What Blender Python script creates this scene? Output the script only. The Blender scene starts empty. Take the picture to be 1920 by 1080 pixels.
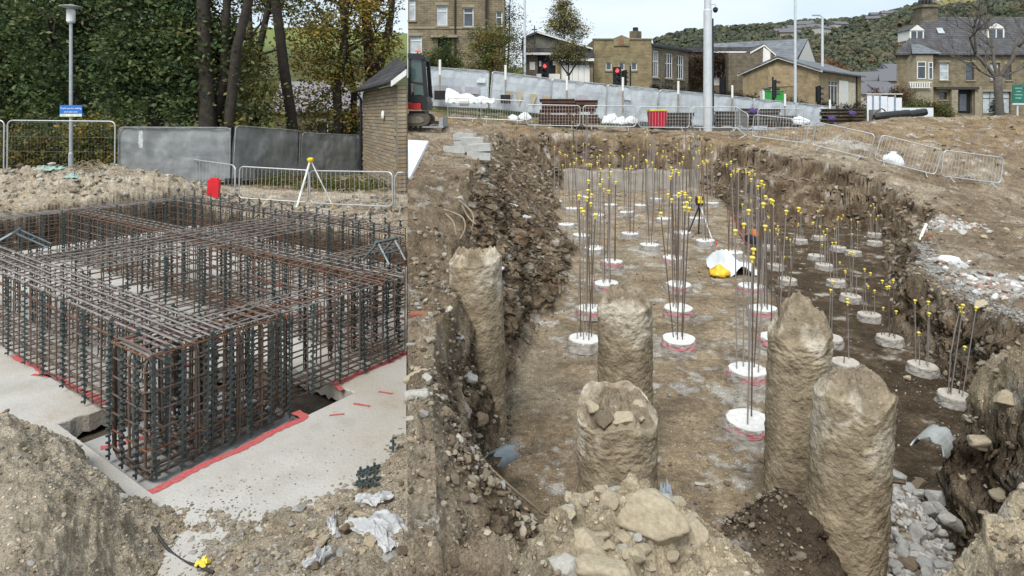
import bpy, bmesh, math, random
import numpy as np
from mathutils import Vector, Matrix
random.seed(7); RNG = np.random.default_rng(7)
S = bpy.context.scene
COL = S.collection
rad = math.radians
# ------------------------------------------------------------------ camera, sky, sun, exposure
FPX, HOR = 1150.0, 215.0            # focal length and horizon in photo pixels (1920 wide)
cam = bpy.data.cameras.new('camera'); camo = bpy.data.objects.new('camera', cam); COL.objects.link(camo)
camo.location = (0, 0, 0); camo.rotation_euler = (rad(90), 0, 0)
cam.sensor_fit = 'HORIZONTAL'; cam.sensor_width = 36.0; cam.lens = 36.0 * FPX / 1920.0
cam.shift_y = -(540.0 - HOR) / 1920.0
cam.clip_start = 0.05; cam.clip_end = 6000
S.camera = camo
SUN_EL, SUN_AZ = rad(52), rad(200)
W = bpy.data.worlds.new('World'); S.world = W; W.use_nodes = True
nt = W.node_tree; nt.nodes.clear()
def N(tree, t, **kw):
    n = tree.nodes.new(t)
    for k, v in kw.items(): setattr(n, k, v)
    return n
sky = N(nt, 'ShaderNodeTexSky', sky_type='NISHITA'); sky.sun_disc = False
sky.sun_elevation = SUN_EL; sky.sun_rotation = SUN_AZ; sky.dust_density = 3.0; sky.air_density = 1.0
tc = N(nt, 'ShaderNodeTexCoord')
mp = N(nt, 'ShaderNodeMapping'); mp.inputs['Scale'].default_value = (1.0, 1.0, 5.0)
nz = N(nt, 'ShaderNodeTexNoise'); nz.inputs['Scale'].default_value = 2.2; nz.inputs['Detail'].default_value = 5; nz.inputs['Roughness'].default_value = 0.55
cr = N(nt, 'ShaderNodeValToRGB')
cr.color_ramp.elements[0].position = 0.36; cr.color_ramp.elements[0].color = (3.9, 4.65, 5.25, 1)
cr.color_ramp.elements[1].position = 0.62; cr.color_ramp.elements[1].color = (5.0, 5.5, 5.9, 1)
mx = N(nt, 'ShaderNodeMixRGB'); mx.inputs[0].default_value = 0.9
bg = N(nt, 'ShaderNodeBackground'); bg.inputs['Strength'].default_value = 0.1
wo = N(nt, 'ShaderNodeOutputWorld')
L = nt.links.new
L(tc.outputs['Generated'], mp.inputs['Vector']); L(mp.outputs[0], nz.inputs['Vector']); L(nz.outputs['Fac'], cr.inputs[0])
L(sky.outputs[0], mx.inputs[1]); L(cr.outputs[0], mx.inputs[2]); L(mx.outputs[0], bg.inputs[0]); L(bg.outputs[0], wo.inputs[0])
sl = bpy.data.lights.new('sun', 'SUN'); sl.energy = 1.9; sl.angle = rad(25); sl.color = (1.0, 0.97, 0.93)
so = bpy.data.objects.new('sun', sl); COL.objects.link(so)
so.rotation_euler = (rad(90) - SUN_EL, 0, rad(180) - SUN_AZ)
so.location = (0, -10, 30)
vs = S.view_settings; vs.view_transform = 'Standard'; vs.look = 'None'; vs.exposure = 0.95; vs.gamma = 1.0; vs.use_curve_mapping = False
S.cycles.max_bounces = 5; S.cycles.diffuse_bounces = 3

# ------------------------------------------------------------------ helpers
def px(u, Y): return (u - 960.0) / FPX * Y
def pz(v, Y): return -(v - HOR) / FPX * Y
def P(u, v, Y): return Vector((px(u, Y), Y, pz(v, Y)))
SEAM = (764.0 - 960.0) / FPX         # the two sites meet on the plane X = SEAM * Y

def tag(o, label=None, cat=None, group=None, kind=None):
    if label: o['label'] = label
    if cat: o['category'] = cat
    if group: o['group'] = group
    if kind: o['kind'] = kind
    return o
def empty(name, loc, label, cat, group=None, rz=0.0):
    o = bpy.data.objects.new(name, None); COL.objects.link(o); o.location = loc; o.rotation_euler = (0, 0, rz)
    o.empty_display_size = 0.1
    return tag(o, label, cat, group)
def link(name, me, parent=None, loc=(0, 0, 0), rot=(0, 0, 0), scale=(1, 1, 1), world=False):
    """world: loc is a world position although the object gets a (non-rotated) parent"""
    o = bpy.data.objects.new(name, me); COL.objects.link(o)
    if parent is not None:
        o.parent = parent
        if world:
            p = parent; off = Vector((0, 0, 0))
            while p is not None: off += p.location; p = p.parent
            loc = Vector(loc) - off
    o.location = loc; o.rotation_euler = rot; o.scale = scale
    return o
def copy_tree(o, parent=None):
    c = o.copy(); COL.objects.link(c)
    if parent is not None: c.parent = parent
    for ch in list(o.children): copy_tree(ch, c)
    return c

# value noise
def _h(ix, iy, iz, seed):
    h = (ix.astype(np.int64) * 374761393 + iy.astype(np.int64) * 668265263 + iz.astype(np.int64) * 1440662683 + seed * 974711) & 0xFFFFFFFF
    h = ((h ^ (h >> 13)) * 1274126177) & 0xFFFFFFFF
    h = h ^ (h >> 16)
    return h.astype(np.float64) / 4294967295.0
def vnoise(x, y, z, seed=0):
    x, y, z = np.broadcast_arrays(np.asarray(x, float), np.asarray(y, float), np.asarray(z, float))
    fx, fy, fz = np.floor(x), np.floor(y), np.floor(z)
    ax, ay, az = x - fx, y - fy, z - fz
    ax = ax * ax * ax * (ax * (ax * 6 - 15) + 10); ay = ay * ay * ay * (ay * (ay * 6 - 15) + 10); az = az * az * az * (az * (az * 6 - 15) + 10)
    r = 0
    for i in (0, 1):
        for j in (0, 1):
            for k in (0, 1):
                w = (ax if i else 1 - ax) * (ay if j else 1 - ay) * (az if k else 1 - az)
                r = r + w * _h(fx + i, fy + j, fz + k, seed)
    return r * 2 - 1
def fbm(x, y, z=0.0, sc=1.0, octv=4, gain=0.5, seed=0):
    r, a, f = 0, 1.0, sc
    for i in range(octv):
        r = r + a * vnoise(np.asarray(x) * f + 17.3 * i, np.asarray(y) * f - 9.1 * i, np.asarray(z) * f + 3.7 * i, seed + i)
        a *= gain; f *= 2.03
    return r
def sstep(a, b, x):
    t = np.clip((np.asarray(x, float) - a) / (b - a), 0, 1); return t * t * (3 - 2 * t)

# ---- materials
MATS = {}
def mat(name, col, rough=0.8, metal=0.0, nscale=6.0, namt=0.25, bump=0.0, bscale=30.0, spec=0.3, col2=None, emit=None, estr=1.0, alpha=None, attr=False, trans=0.0):
    if name in MATS: return MATS[name]
    m = bpy.data.materials.new(name); m.use_nodes = True; t = m.node_tree; l = t.links.new
    b = t.nodes['Principled BSDF']; b.inputs['Roughness'].default_value = rough; b.inputs['Metallic'].default_value = metal
    b.inputs['Specular IOR Level'].default_value = spec
    c = N(t, 'ShaderNodeTexCoord')
    nzz = N(t, 'ShaderNodeTexNoise'); nzz.inputs['Scale'].default_value = nscale; nzz.inputs['Detail'].default_value = 6; nzz.inputs['Roughness'].default_value = 0.62
    l(c.outputs['Object'], nzz.inputs['Vector'])
    rp = N(t, 'ShaderNodeValToRGB'); c2 = col2 or tuple(x * (1 - namt) for x in col)
    c1 = col if col2 else tuple(min(1, x * (1 + namt)) for x in col)
    rp.color_ramp.elements[0].position = 0.34; rp.color_ramp.elements[0].color = (*c2, 1)
    rp.color_ramp.elements[1].position = 0.66; rp.color_ramp.elements[1].color = (*c1, 1)
    l(nzz.outputs['Fac'], rp.inputs[0]); out = rp.outputs[0]
    if attr:
        a = N(t, 'ShaderNodeAttribute'); a.attribute_name = 'Col'
        mu = N(t, 'ShaderNodeMixRGB', blend_type='MULTIPLY'); mu.inputs[0].default_value = 1
        l(a.outputs['Color'], mu.inputs[1]); l(out, mu.inputs[2]); out = mu.outputs[0]
    l(out, b.inputs['Base Color'])
    if bump > 0:
        n2 = N(t, 'ShaderNodeTexNoise'); n2.inputs['Scale'].default_value = bscale; n2.inputs['Detail'].default_value = 5
        l(c.outputs['Object'], n2.inputs['Vector'])
        bm = N(t, 'ShaderNodeBump'); bm.inputs['Strength'].default_value = 0.6; bm.inputs['Distance'].default_value = bump
        l(n2.outputs['Fac'], bm.inputs['Height']); l(bm.outputs[0], b.inputs['Normal'])
    if emit:
        b.inputs['Emission Color'].default_value = (*emit, 1); b.inputs['Emission Strength'].default_value = estr
    if alpha is not None: b.inputs['Alpha'].default_value = alpha
    if trans > 0:
        tr = N(t, 'ShaderNodeBsdfTranslucent'); ms = N(t, 'ShaderNodeMixShader'); ms.inputs[0].default_value = trans
        l(out, tr.inputs[0]); l(b.outputs[0], ms.inputs[1]); l(tr.outputs[0], ms.inputs[2])
        l(ms.outputs[0], t.nodes['Material Output'].inputs[0])
    MATS[name] = m; return m
def course_mat(name, c1, c2, mortar, bw, bh, msize=0.012, rough=0.9, plane='XZ', bump=0.01, squash=0.5):
    """coursed stone or slates too far off to pick apart; uses object coordinates (facade frame: x along, z up)"""
    if name in MATS: return MATS[name]
    m = bpy.data.materials.new(name); m.use_nodes = True; t = m.node_tree; l = t.links.new
    b = t.nodes['Principled BSDF']; b.inputs['Roughness'].default_value = rough; b.inputs['Specular IOR Level'].default_value = 0.2
    c = N(t, 'ShaderNodeTexCoord'); sx = N(t, 'ShaderNodeSeparateXYZ'); cx = N(t, 'ShaderNodeCombineXYZ'); l(c.outputs['Object'], sx.inputs[0])
    ad = N(t, 'ShaderNodeMath', operation='ADD'); l(sx.outputs['X'], ad.inputs[0]); l(sx.outputs['Y'], ad.inputs[1])
    l(ad.outputs[0], cx.inputs[0]); l(sx.outputs['Z'], cx.inputs[1])
    br = N(t, 'ShaderNodeTexBrick'); l(cx.outputs[0], br.inputs['Vector'])
    br.inputs['Color1'].default_value = (*c1, 1); br.inputs['Color2'].default_value = (*c2, 1); br.inputs['Mortar'].default_value = (*mortar, 1)
    br.inputs['Scale'].default_value = 1.0; br.inputs['Mortar Size'].default_value = msize; br.inputs['Brick Width'].default_value = bw; br.inputs['Row Height'].default_value = bh
    br.inputs['Bias'].default_value = 0.1
    nzz = N(t, 'ShaderNodeTexNoise'); nzz.inputs['Scale'].default_value = 1.3; nzz.inputs['Detail'].default_value = 7; nzz.inputs['Roughness'].default_value = 0.65; l(c.outputs['Object'], nzz.inputs['Vector'])
    rp = N(t, 'ShaderNodeValToRGB'); rp.color_ramp.elements[0].position = .3; rp.color_ramp.elements[0].color = (.55, .55, .55, 1); rp.color_ramp.elements[1].position = .7; rp.color_ramp.elements[1].color = (1.15, 1.12, 1.1, 1)
    l(nzz.outputs['Fac'], rp.inputs[0])
    mu = N(t, 'ShaderNodeMixRGB', blend_type='MULTIPLY'); mu.inputs[0].default_value = 1; l(br.outputs['Color'], mu.inputs[1]); l(rp.outputs[0], mu.inputs[2])
    l(mu.outputs[0], b.inputs['Base Color'])
    bm = N(t, 'ShaderNodeBump'); bm.inputs['Distance'].default_value = bump; bm.inputs['Strength'].default_value = .7; bm.invert = True
    l(br.outputs['Fac'], bm.inputs['Height']); l(bm.outputs[0], b.inputs['Normal'])
    MATS[name] = m; return m

# ---- mesh builder
class MB:
    def __init__(s): s.v = []; s.f = []; s.n = 0; s.c = []
    def add(s, v, f, col=None):
        v = np.asarray(v, float).reshape(-1, 3); s.v.append(v)
        s.f.extend([tuple(int(i) + s.n for i in q) for q in f]); s.n += len(v)
        if col is not None: s.c.append(np.tile(np.asarray(col, float), (len(v), 1)) if np.ndim(col) == 1 else np.asarray(col))
        return s
    def box(s, x0, x1, y0, y1, z0, z1, M=None):
        v = np.array([[x0, y0, z0], [x1, y0, z0], [x1, y1, z0], [x0, y1, z0], [x0, y0, z1], [x1, y0, z1], [x1, y1, z1], [x0, y1, z1]], float)
        if M is not None: v = np.array([M @ Vector(p) for p in v])
        return s.add(v, [(0, 3, 2, 1), (4, 5, 6, 7), (0, 1, 5, 4), (1, 2, 6, 5), (2, 3, 7, 6), (3, 0, 4, 7)])
    def tube(s, pts, r, n=6, closed=False, caps=True):
        pts = np.asarray([tuple(p) for p in pts], float); m = len(pts)
        rr = np.full(m, r) if np.isscalar(r) else np.asarray(r, float)
        if closed: tg = np.roll(pts, -1, 0) - np.roll(pts, 1, 0)
        else: tg = np.gradient(pts, axis=0)
        tg /= np.linalg.norm(tg, axis=1)[:, None] + 1e-12
        up = np.array([0, 0, 1.0]) if abs(tg[0][2]) < .9 else np.array([1.0, 0, 0])
        a = np.cross(tg[0], up); a /= np.linalg.norm(a); V = []
        ang = np.linspace(0, 2 * math.pi, n, endpoint=False)
        for i in range(m):
            a = a - tg[i] * np.dot(a, tg[i]); a /= np.linalg.norm(a) + 1e-12; b = np.cross(tg[i], a)
            V.append(pts[i] + rr[i] * (np.cos(ang)[:, None] * a + np.sin(ang)[:, None] * b))
        F = []
        for i in range(m if closed else m - 1):
            j = (i + 1) % m
            for k in range(n): F.append((i * n + k, i * n + (k + 1) % n, j * n + (k + 1) % n, j * n + k))
        if caps and not closed: F.append(tuple(range(n))[::-1]); F.append(tuple((m - 1) * n + k for k in range(n)))
        return s.add(np.concatenate(V), F)
    def cyl(s, p, r0, r1, h, n=12, M=None):
        return s.lathe([(r0, 0), (r1, h)], n, p)
    def lathe(s, prof, n=16, p=(0, 0, 0), cap=True):
        V = []; F = []; ang = np.linspace(0, 2 * math.pi, n, endpoint=False)
        for r, z in prof: V.append(np.stack([p[0] + r * np.cos(ang), p[1] + r * np.sin(ang), np.full(n, p[2] + z)], 1))
        for i in range(len(prof) - 1):
            for k in range(n): F.append((i * n + k, i * n + (k + 1) % n, (i + 1) * n + (k + 1) % n, (i + 1) * n + k))
        if cap: F.append(tuple(range(n))[::-1]); F.append(tuple((len(prof) - 1) * n + k for k in range(n)))
        return s.add(np.concatenate(V), F)
    def prism(s, poly, y0, y1, M=None):
        """poly in (x,z), extruded along y"""
        n = len(poly); v = [(x, y0, z) for x, z in poly] + [(x, y1, z) for x, z in poly]
        if M is not None: v = [M @ Vector(p) for p in v]
        f = [tuple(range(n)), tuple(range(2 * n - 1, n - 1, -1))] + [(i, i + n, (i + 1) % n + n, (i + 1) % n) for i in range(n)]
        return s.add([tuple(p) for p in v], f)
    def quad(s, a, b, c, d): return s.add([tuple(a), tuple(b), tuple(c), tuple(d)], [(0, 1, 2, 3)])
    def mesh(s, name, m, smooth=False, fix=True):
        me = bpy.data.meshes.new(name)
        v = np.concatenate(s.v); me.from_pydata([tuple(p) for p in v], [], s.f)
        if s.c:
            c = np.concatenate(s.c); at = me.color_attributes.new('Col', 'FLOAT_COLOR', 'POINT')
            at.data.foreach_set('color', np.concatenate([c, np.ones((len(c), 1))], 1).astype(np.float32).ravel())
        if fix:
            bm = bmesh.new(); bm.from_mesh(me); bmesh.ops.recalc_face_normals(bm, faces=bm.faces); bm.to_mesh(me); bm.free()
        if smooth: me.polygons.foreach_set('use_smooth', [True] * len(me.polygons))
        me.materials.append(m); return me
    def build(s, name, m, parent=None, loc=(0, 0, 0), rot=(0, 0, 0), smooth=False, world=False, scale=(1, 1, 1)):
        return link(name, s.mesh(name, m, smooth), parent, loc, rot, scale, world)
def grid_mesh(name, V, nr, nc, m, col=None, smooth=True):
    """V (nr*nc,3) in rows"""
    me = bpy.data.meshes.new(name); nv = nr * nc
    me.vertices.add(nv); me.vertices.foreach_set('co', V.astype(np.float32).ravel())
    i = np.arange(nr - 1)[:, None] * nc + np.arange(nc - 1)[None, :]
    q = np.stack([i, i + 1, i + nc + 1, i + nc], -1).reshape(-1, 4)
    nf = len(q); me.loops.add(nf * 4); me.loops.foreach_set('vertex_index', q.ravel().astype(np.int32))
    me.polygons.add(nf); me.polygons.foreach_set('loop_start', np.arange(nf, dtype=np.int32) * 4)
    me.polygons.foreach_set('use_smooth', np.full(nf, smooth))
    me.update(calc_edges=True)
    if col is not None:
        at = me.color_attributes.new('Col', 'FLOAT_COLOR', 'POINT')
        at.data.foreach_set('color', np.concatenate([col, np.ones((nv, 1))], 1).astype(np.float32).ravel())
    me.materials.append(m); return me
def poly_mesh(name, V, F, m, col=None, smooth=False):
    """V (n,3), F (k,3 or 4) numpy"""
    me = bpy.data.meshes.new(name); nv = len(V); k = F.shape[1]
    me.vertices.add(nv); me.vertices.foreach_set('co', V.astype(np.float32).ravel())
    nf = len(F); me.loops.add(nf * k); me.loops.foreach_set('vertex_index', F.ravel().astype(np.int32))
    me.polygons.add(nf); me.polygons.foreach_set('loop_start', np.arange(nf, dtype=np.int32) * k)
    me.polygons.foreach_set('use_smooth', np.full(nf, smooth))
    me.update(calc_edges=True)
    if col is not None:
        at = me.color_attributes.new('Col', 'FLOAT_COLOR', 'POINT')
        at.data.foreach_set('color', np.concatenate([col, np.ones((nv, 1))], 1).astype(np.float32).ravel())
    me.materials.append(m); return me
# ------------------------------------------------------------------ ground
class TPS:
    def __init__(s, pts, lam=0.02):
        p = np.array(pts, float); s.x = p[:, :2]; n = len(p)
        K = s._k(np.linalg.norm(s.x[:, None] - s.x[None], axis=2)) + lam * np.eye(n)
        Pm = np.concatenate([np.ones((n, 1)), s.x], 1)
        A = np.block([[K, Pm], [Pm.T, np.zeros((3, 3))]])
        s.w = np.linalg.solve(A, np.concatenate([p[:, 2], np.zeros(3)]))
    @staticmethod
    def _k(r): return -np.sqrt(r * r + .25 ** 2)
    def __call__(s, X, Y):
        sh = np.shape(X); x = np.stack([np.ravel(X), np.ravel(Y)], 1).astype(float); out = np.empty(len(x))
        for i in range(0, len(x), 60000):
            q = x[i:i + 60000]; K = s._k(np.linalg.norm(q[:, None] - s.x[None], axis=2))
            out[i:i + 60000] = K @ s.w[:len(s.x)] + s.w[-3] + q @ s.w[-2:]
        return out.reshape(sh)
def poly_dist(X, Y, poly, closed=True):
    """distance to polygon outline and inside mask"""
    X = np.asarray(X, float); Y = np.asarray(Y, float); d = np.full(X.shape, 1e9); ins = np.zeros(X.shape, bool); n = len(poly)
    for i in range(n if closed else n - 1):
        x0, y0 = poly[i]; x1, y1 = poly[(i + 1) % n]; dx, dy = x1 - x0, y1 - y0
        t = np.clip(((X - x0) * dx + (Y - y0) * dy) / (dx * dx + dy * dy), 0, 1)
        d = np.minimum(d, np.hypot(X - x0 - t * dx, Y - y0 - t * dy))
        if closed:
            c = ((y0 > Y) != (y1 > Y)); xx = x0 + (Y - y0) * dx / (dy if abs(dy) > 1e-9 else 1e-9); ins ^= c & (X < xx)
    return d, ins
def cp(u, v, Y): return (px(u, Y), Y, pz(v, Y))
# right-hand site: undisturbed ground
GR_PTS = [cp(764, 560, 4.9), cp(764, 420, 7.5), cp(764, 340, 10), cp(800, 300, 13), cp(780, 262, 19), cp(764, 700, 3.9), cp(850, 570, 5.3),
          cp(900, 252, 22), cp(1000, 250, 26.5), cp(1090, 248, 28), cp(1300, 252, 28), cp(1400, 264, 27), cp(1510, 281, 24.5), cp(1625, 309, 22.3),
          cp(1750, 342, 21.8), cp(1870, 358, 21.8), cp(1600, 236, 27), cp(1700, 222, 30), cp(1850, 218, 30), cp(1920, 222, 29), cp(1920, 290, 25), cp(2100, 222, 29), cp(2100, 300, 25),
          cp(1800, 430, 16), cp(1710, 425, 16.5), cp(1900, 500, 12), cp(1850, 560, 9.6), cp(1920, 600, 8), cp(1760, 490, 12), cp(1900, 390, 19), cp(2100, 430, 19), cp(2100, 600, 8), cp(2100, 500, 12),
          cp(1890, 655, 4.6), cp(1840, 690, 5), cp(1990, 690, 4.4), cp(1960, 640, 5.6),
          (0, 1.5, -1.65), (1.2, 1.5, -1.65), (2.5, 1.5, -1.6), (-.3, 2.2, -1.68), (-.5, 3.5, -1.67), (3.2, 3.0, -1.68), (-.4, 1.5, -1.68), (.6, 2.6, -1.72), (1.75, 2.4, -1.68), (2.2, 2.5, -1.66), (5, 3, -1.7),
          (-4.5, 31, .43), (0, 32.7, .0), (5, 34.7, -.5), (10, 36.6, -1.0), (15, 38.5, -1.25), (21.5, 41, -1.4), (30, 40, -1.0), (-3.5, 21.5, -.5), (-4, 24, -.5), (-3.0, 27, -.5), (0, 29.0, -.45), (4, 30.5, -.7), (8, 31.5, -.85), (14, 33, -1.0)]
GR = TPS(GR_PTS)
FOOT = [(-.05, 5.8), (-.1, 5.0), (0, 4.3), (.25, 3.9), (.7, 4.5), (1.2, 4.7), (1.8, 4.3), (2.0, 3.2), (2.3, 2.8), (2.7, 3.1), (3.05, 3.4), (3.3, 3.8), (3.42, 4.6), (3.6, 5.4), (4.6, 6.2), (5.6, 7.2), (6.25, 9), (7.1, 11.2), (8.2, 13.4), (10, 16.5), (11.5, 19), (11.8, 20.6), (10, 21), (8.4, 21.2), (7.95, 23), (7.9, 26), (2, 26.2), (1.6, 23.5), (1.6, 20), (1.5, 17), (1.5, 14.4), (1.0, 11.3), (.4, 9.1), (.05, 7.3)]
RIM = [(-.55, 5.6), (-.55, 4.9), (-.45, 3.6), (-.3, 2.3), (.05, 2.25), (.6, 2.8), (.88, 2.35), (1.0, 1.7), (1.5, 1.75), (1.82, 2.4), (2.5, 2.75), (3.75, 4.2), (3.97, 5.2), (5.0, 5.8), (6.1, 6.9), (6.7, 8.9), (7.45, 11.1), (8.6, 13.2), (11, 16), (12.6, 18.3), (12.4, 21.2), (10.5, 24.3), (9.2, 26), (8.7, 26.8), (8.2, 27.3), (1.6, 27.4), (-.4, 25.5), (-.9, 21), (-1.0, 17.5), (-.9, 14.5), (-.75, 11.2), (-.65, 9), (-.6, 7.3)]
STEP = [(2.9, 2.0), (3.3, 4.4), (3.9, 7.0), (4.5, 10.2), (5.05, 12.1), (6.05, 15.7), (7.4, 20.4), (7.9, 23), (8.2, 30)]
def step_side(X, Y):
    xs = np.interp(Y, [p[1] for p in STEP], [p[0] for p in STEP]); return np.asarray(X) - xs
def hoard_y(X): return 31.0 + (np.asarray(X) + 4.5) * .385
def zR(X, Y, detail=True, masks=False):
    X = np.asarray(X, float); Y = np.asarray(Y, float)
    g = GR(X, Y)
    zf = .57 - .1 * (np.clip(X, -9, 15.7) + 5) + .08 * np.clip(Y - hoard_y(X), 0, 30)
    wf = sstep(-.5, 2.5, Y - hoard_y(X)); g = g * (1 - wf) + zf * wf
    if detail:
        wx = .2 * fbm(X, Y, 1.7, .9, 2, .45, 11); wy = .2 * fbm(X, Y, 5.1, .9, 2, .45, 13)
        amp = np.clip((Y - 2.0) / 6, .25, 1.5)
        wx = wx * amp; wy = wy * amp
    else: wx = wy = 0.0
    Xw, Yw = X + wx, Y + wy
    dF, iF = poly_dist(Xw, Yw, FOOT); dR, iR = poly_dist(Xw, Yw, RIM)
    t = np.where(iF, 0.0, np.where(iR, dF / (dF + dR + 1e-9), 1.0))
    # terraces in the far right bank
    ter = sstep(6.5, 9.5, X) * sstep(15, 19, Y); tt = (np.floor(t * 3) + sstep(.25, .75, t * 3 - np.floor(t * 3))) / 3
    t2 = t * (1 - .75 * ter) + tt * .75 * ter
    sd = step_side(X, Y) + wx * .6
    low = sstep(-.12, .16, sd); fl = -3.2 - .65 * low
    zb = fl + (g - fl) * t2
    bank = np.where(iR & ~iF, 1.0, 0.0) * np.clip(np.minimum(dF, dR) * 6, 0, 1)
    # dark spoil between the near bank and the pile
    b1 = np.exp(-(((X - 1.72) / .38) ** 2 + ((Y - 3.75) / .55) ** 2)); zb = zb + b1 * .8 * (1 - t2)
    b2 = np.exp(-(((X - .05) / .5) ** 2 + ((Y - 3.4) / .6) ** 2)); zb = zb + b2 * .25
    hp = np.maximum(np.exp(-(((X - .5) / .42) ** 2 + ((Y - 2.42) / .33) ** 2)), np.exp(-(((X - 2.15) / .40) ** 2 + ((Y - 2.42) / .33) ** 2))); zb = zb + .13 * hp
    if detail:
        pl = np.where(iR, 0.0, 1.0) * (1 - wf)
        rough = .012 + .05 * pl + .03 * pl * (Y < 8) + .025 * bank
        nn = fbm(X, Y, zb * 1.2, 1.6, 5, .58, 21); rg = 1 - 2 * np.abs(fbm(X, Y, zb, 3.2, 4, .55, 31))
        zb = zb + (1 - .92 * bank) * (rough * (nn * .9 + rg * .55 * (pl + bank)) + (.006 + .012 * (pl + bank)) * fbm(X, Y, zb * 2, 17, 3, .6, 41) * np.clip(12 / (Y + 4), .3, 1.4))
        zb = zb + pl * .16 * fbm(X, Y, 0, .45, 3, .5, 51) * sstep(6, 14, Y) * (1 - sstep(26, 31, Y) * .7)
    if masks: return zb, t, low, bank, iR, wf
    return zb
# left-hand site
AX = np.array([.575, .818]); BX = np.array([.818, -.575])     # beam directions in plan
def st(X, Y): return X * AX[0] + Y * AX[1], X * BX[0] + Y * BX[1]
def xy(s, t): return s * AX[0] + t * BX[0], s * AX[1] + t * BX[1]
GL_PTS = [cp(0, 775, 4.8), cp(60, 810, 4.6), cp(120, 868, 4.5), cp(170, 905, 4.35), cp(185, 930, 4.2), cp(100, 930, 3.9), cp(0, 900, 4.0), cp(-200, 800, 4.4), cp(150, 1010, 3.75), cp(0, 1050, 3.2), (-4, 2.6, -2.3), (-2.75, 3.2, -2.6),
          (-2.42, 4.15, -3.0), (-2.3, 3.7, -3.0), (-2.1, 3.2, -2.97), (-2.1, 4.4, -3.0), (-1.9, 3.9, -2.97), (-1.3, 4.2, -2.95), (-1.0, 4.9, -2.97), (-.95, 5.5, -3.0), (-1.6, 3.0, -2.9), (-.8, 3.4, -2.85), (-.6, 2.5, -2.8), (-1.4, 5.0, -3.02), (-1.35, 6.0, -3.05), (-1.6, 2, -2.8), (-3, 1.5, -2.3),
          (-3.2, 5, -3.06), (-4.4, 5.6, -3.06), (-5.4, 5.9, -3.06), (-6.5, 6.6, -3.06), (-8.5, 7.5, -3.06),
          cp(0, 402, 13.4), cp(0, 345, 15.6), cp(0, 322, 16.5), cp(100, 316, 17), cp(250, 317, 17), cp(330, 345, 17), cp(400, 383, 17), cp(450, 384, 18), cp(740, 398, 16.5), cp(560, 392, 17), cp(100, 388, 14.3), cp(250, 384, 15.2), cp(-200, 330, 16.5),
          cp(430, 330, 26), cp(640, 325, 27), cp(0, 345, 19.6), cp(215, 345, 19.6), (-8, 14.8, -2.5), (-6, 13.8, -2.52), (-4, 12.5, -2.55), (-2.3, 12, -2.55), (-12.5, 13.5, -2.3), cp(745, 363, 20), cp(-300, 345, 19.6), (-5, 35, -2.8), (-15, 35, -2.7), (-25, 35, -2.7), (-15, 24, -2.5)]
GL = TPS(GL_PTS)
SLAB = [(.9, -16.6), (8.7, -16.6), (8.7, -3.0), (.9, -3.0)]
def zL(X, Y, detail=True, masks=False):
    X = np.asarray(X, float); Y = np.asarray(Y, float)
    g = GL(X, Y); far = sstep(28, 36, Y); g = g * (1 - far) - 2.75 * far
    s, t = st(X, Y)
    if detail:
        n1 = fbm(X, Y, 0, 1.2, 4, .55, 61)
        s = s + .12 * n1; t = t + .12 * fbm(X, Y, 3, 1.2, 4, .55, 62)
    # dig the foundation: level under the slab, soil elsewhere
    ds = np.minimum(8.75 - s, t + 16.7)                     # distance inside the far and left edges
    inner = sstep(-.25, .12, ds)
    fr = (s < 2.25) | (t > -4.85)
    z0 = np.where(fr, np.minimum(g, np.where((s < 2.6) | (t > -5), g, -3.3)), -3.3)
    # far behind the slab corner on the near side the ground itself runs under the slab
    nearfix = sstep(2.25, 2.0, s) if False else 1.0
    z = g * (1 - inner) + z0 * inner
    bank = inner * (1 - inner) * 4
    heap = np.exp(-(((Y - 16.6) / 2.2) ** 2)) * sstep(-5.5, -7.5, X)
    fb = sstep(-3.0, -2.85, g) * (Y < 6)                    # front-left spoil bank
    slabz = (Y > 4.2) & (Y < 9) & (g < -2.99)
    if detail:
        r = .018 + .05 * heap * 2 + .05 * bank + .03 * fb
        z = z + r * (fbm(X, Y, z, 2.2, 5, .6, 71) + .6 * (1 - 2 * np.abs(fbm(X, Y, z, 4.5, 3, .55, 72)))) * np.where(z < -3.2, 0, 1)
        z = z + .009 * fbm(X, Y, z * 2, 19, 3, .6, 73) * np.where(z < -3.2, 0, 1)
    if masks: return z, bank, heap, fb, inner, far
    return z
def gz(X, Y):
    X = np.atleast_1d(np.asarray(X, float)); Y = np.atleast_1d(np.asarray(Y, float))
    return np.where(X < SEAM * Y, zL(X, Y), zR(X, Y))
def g1(x, y): return float(gz(x, y)[0])
def g1s(x, y):
    X = np.array([float(x)]); Y = np.array([float(y)])
    return float((zL if x < SEAM * y else zR)(X, Y, False)[0])

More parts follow.
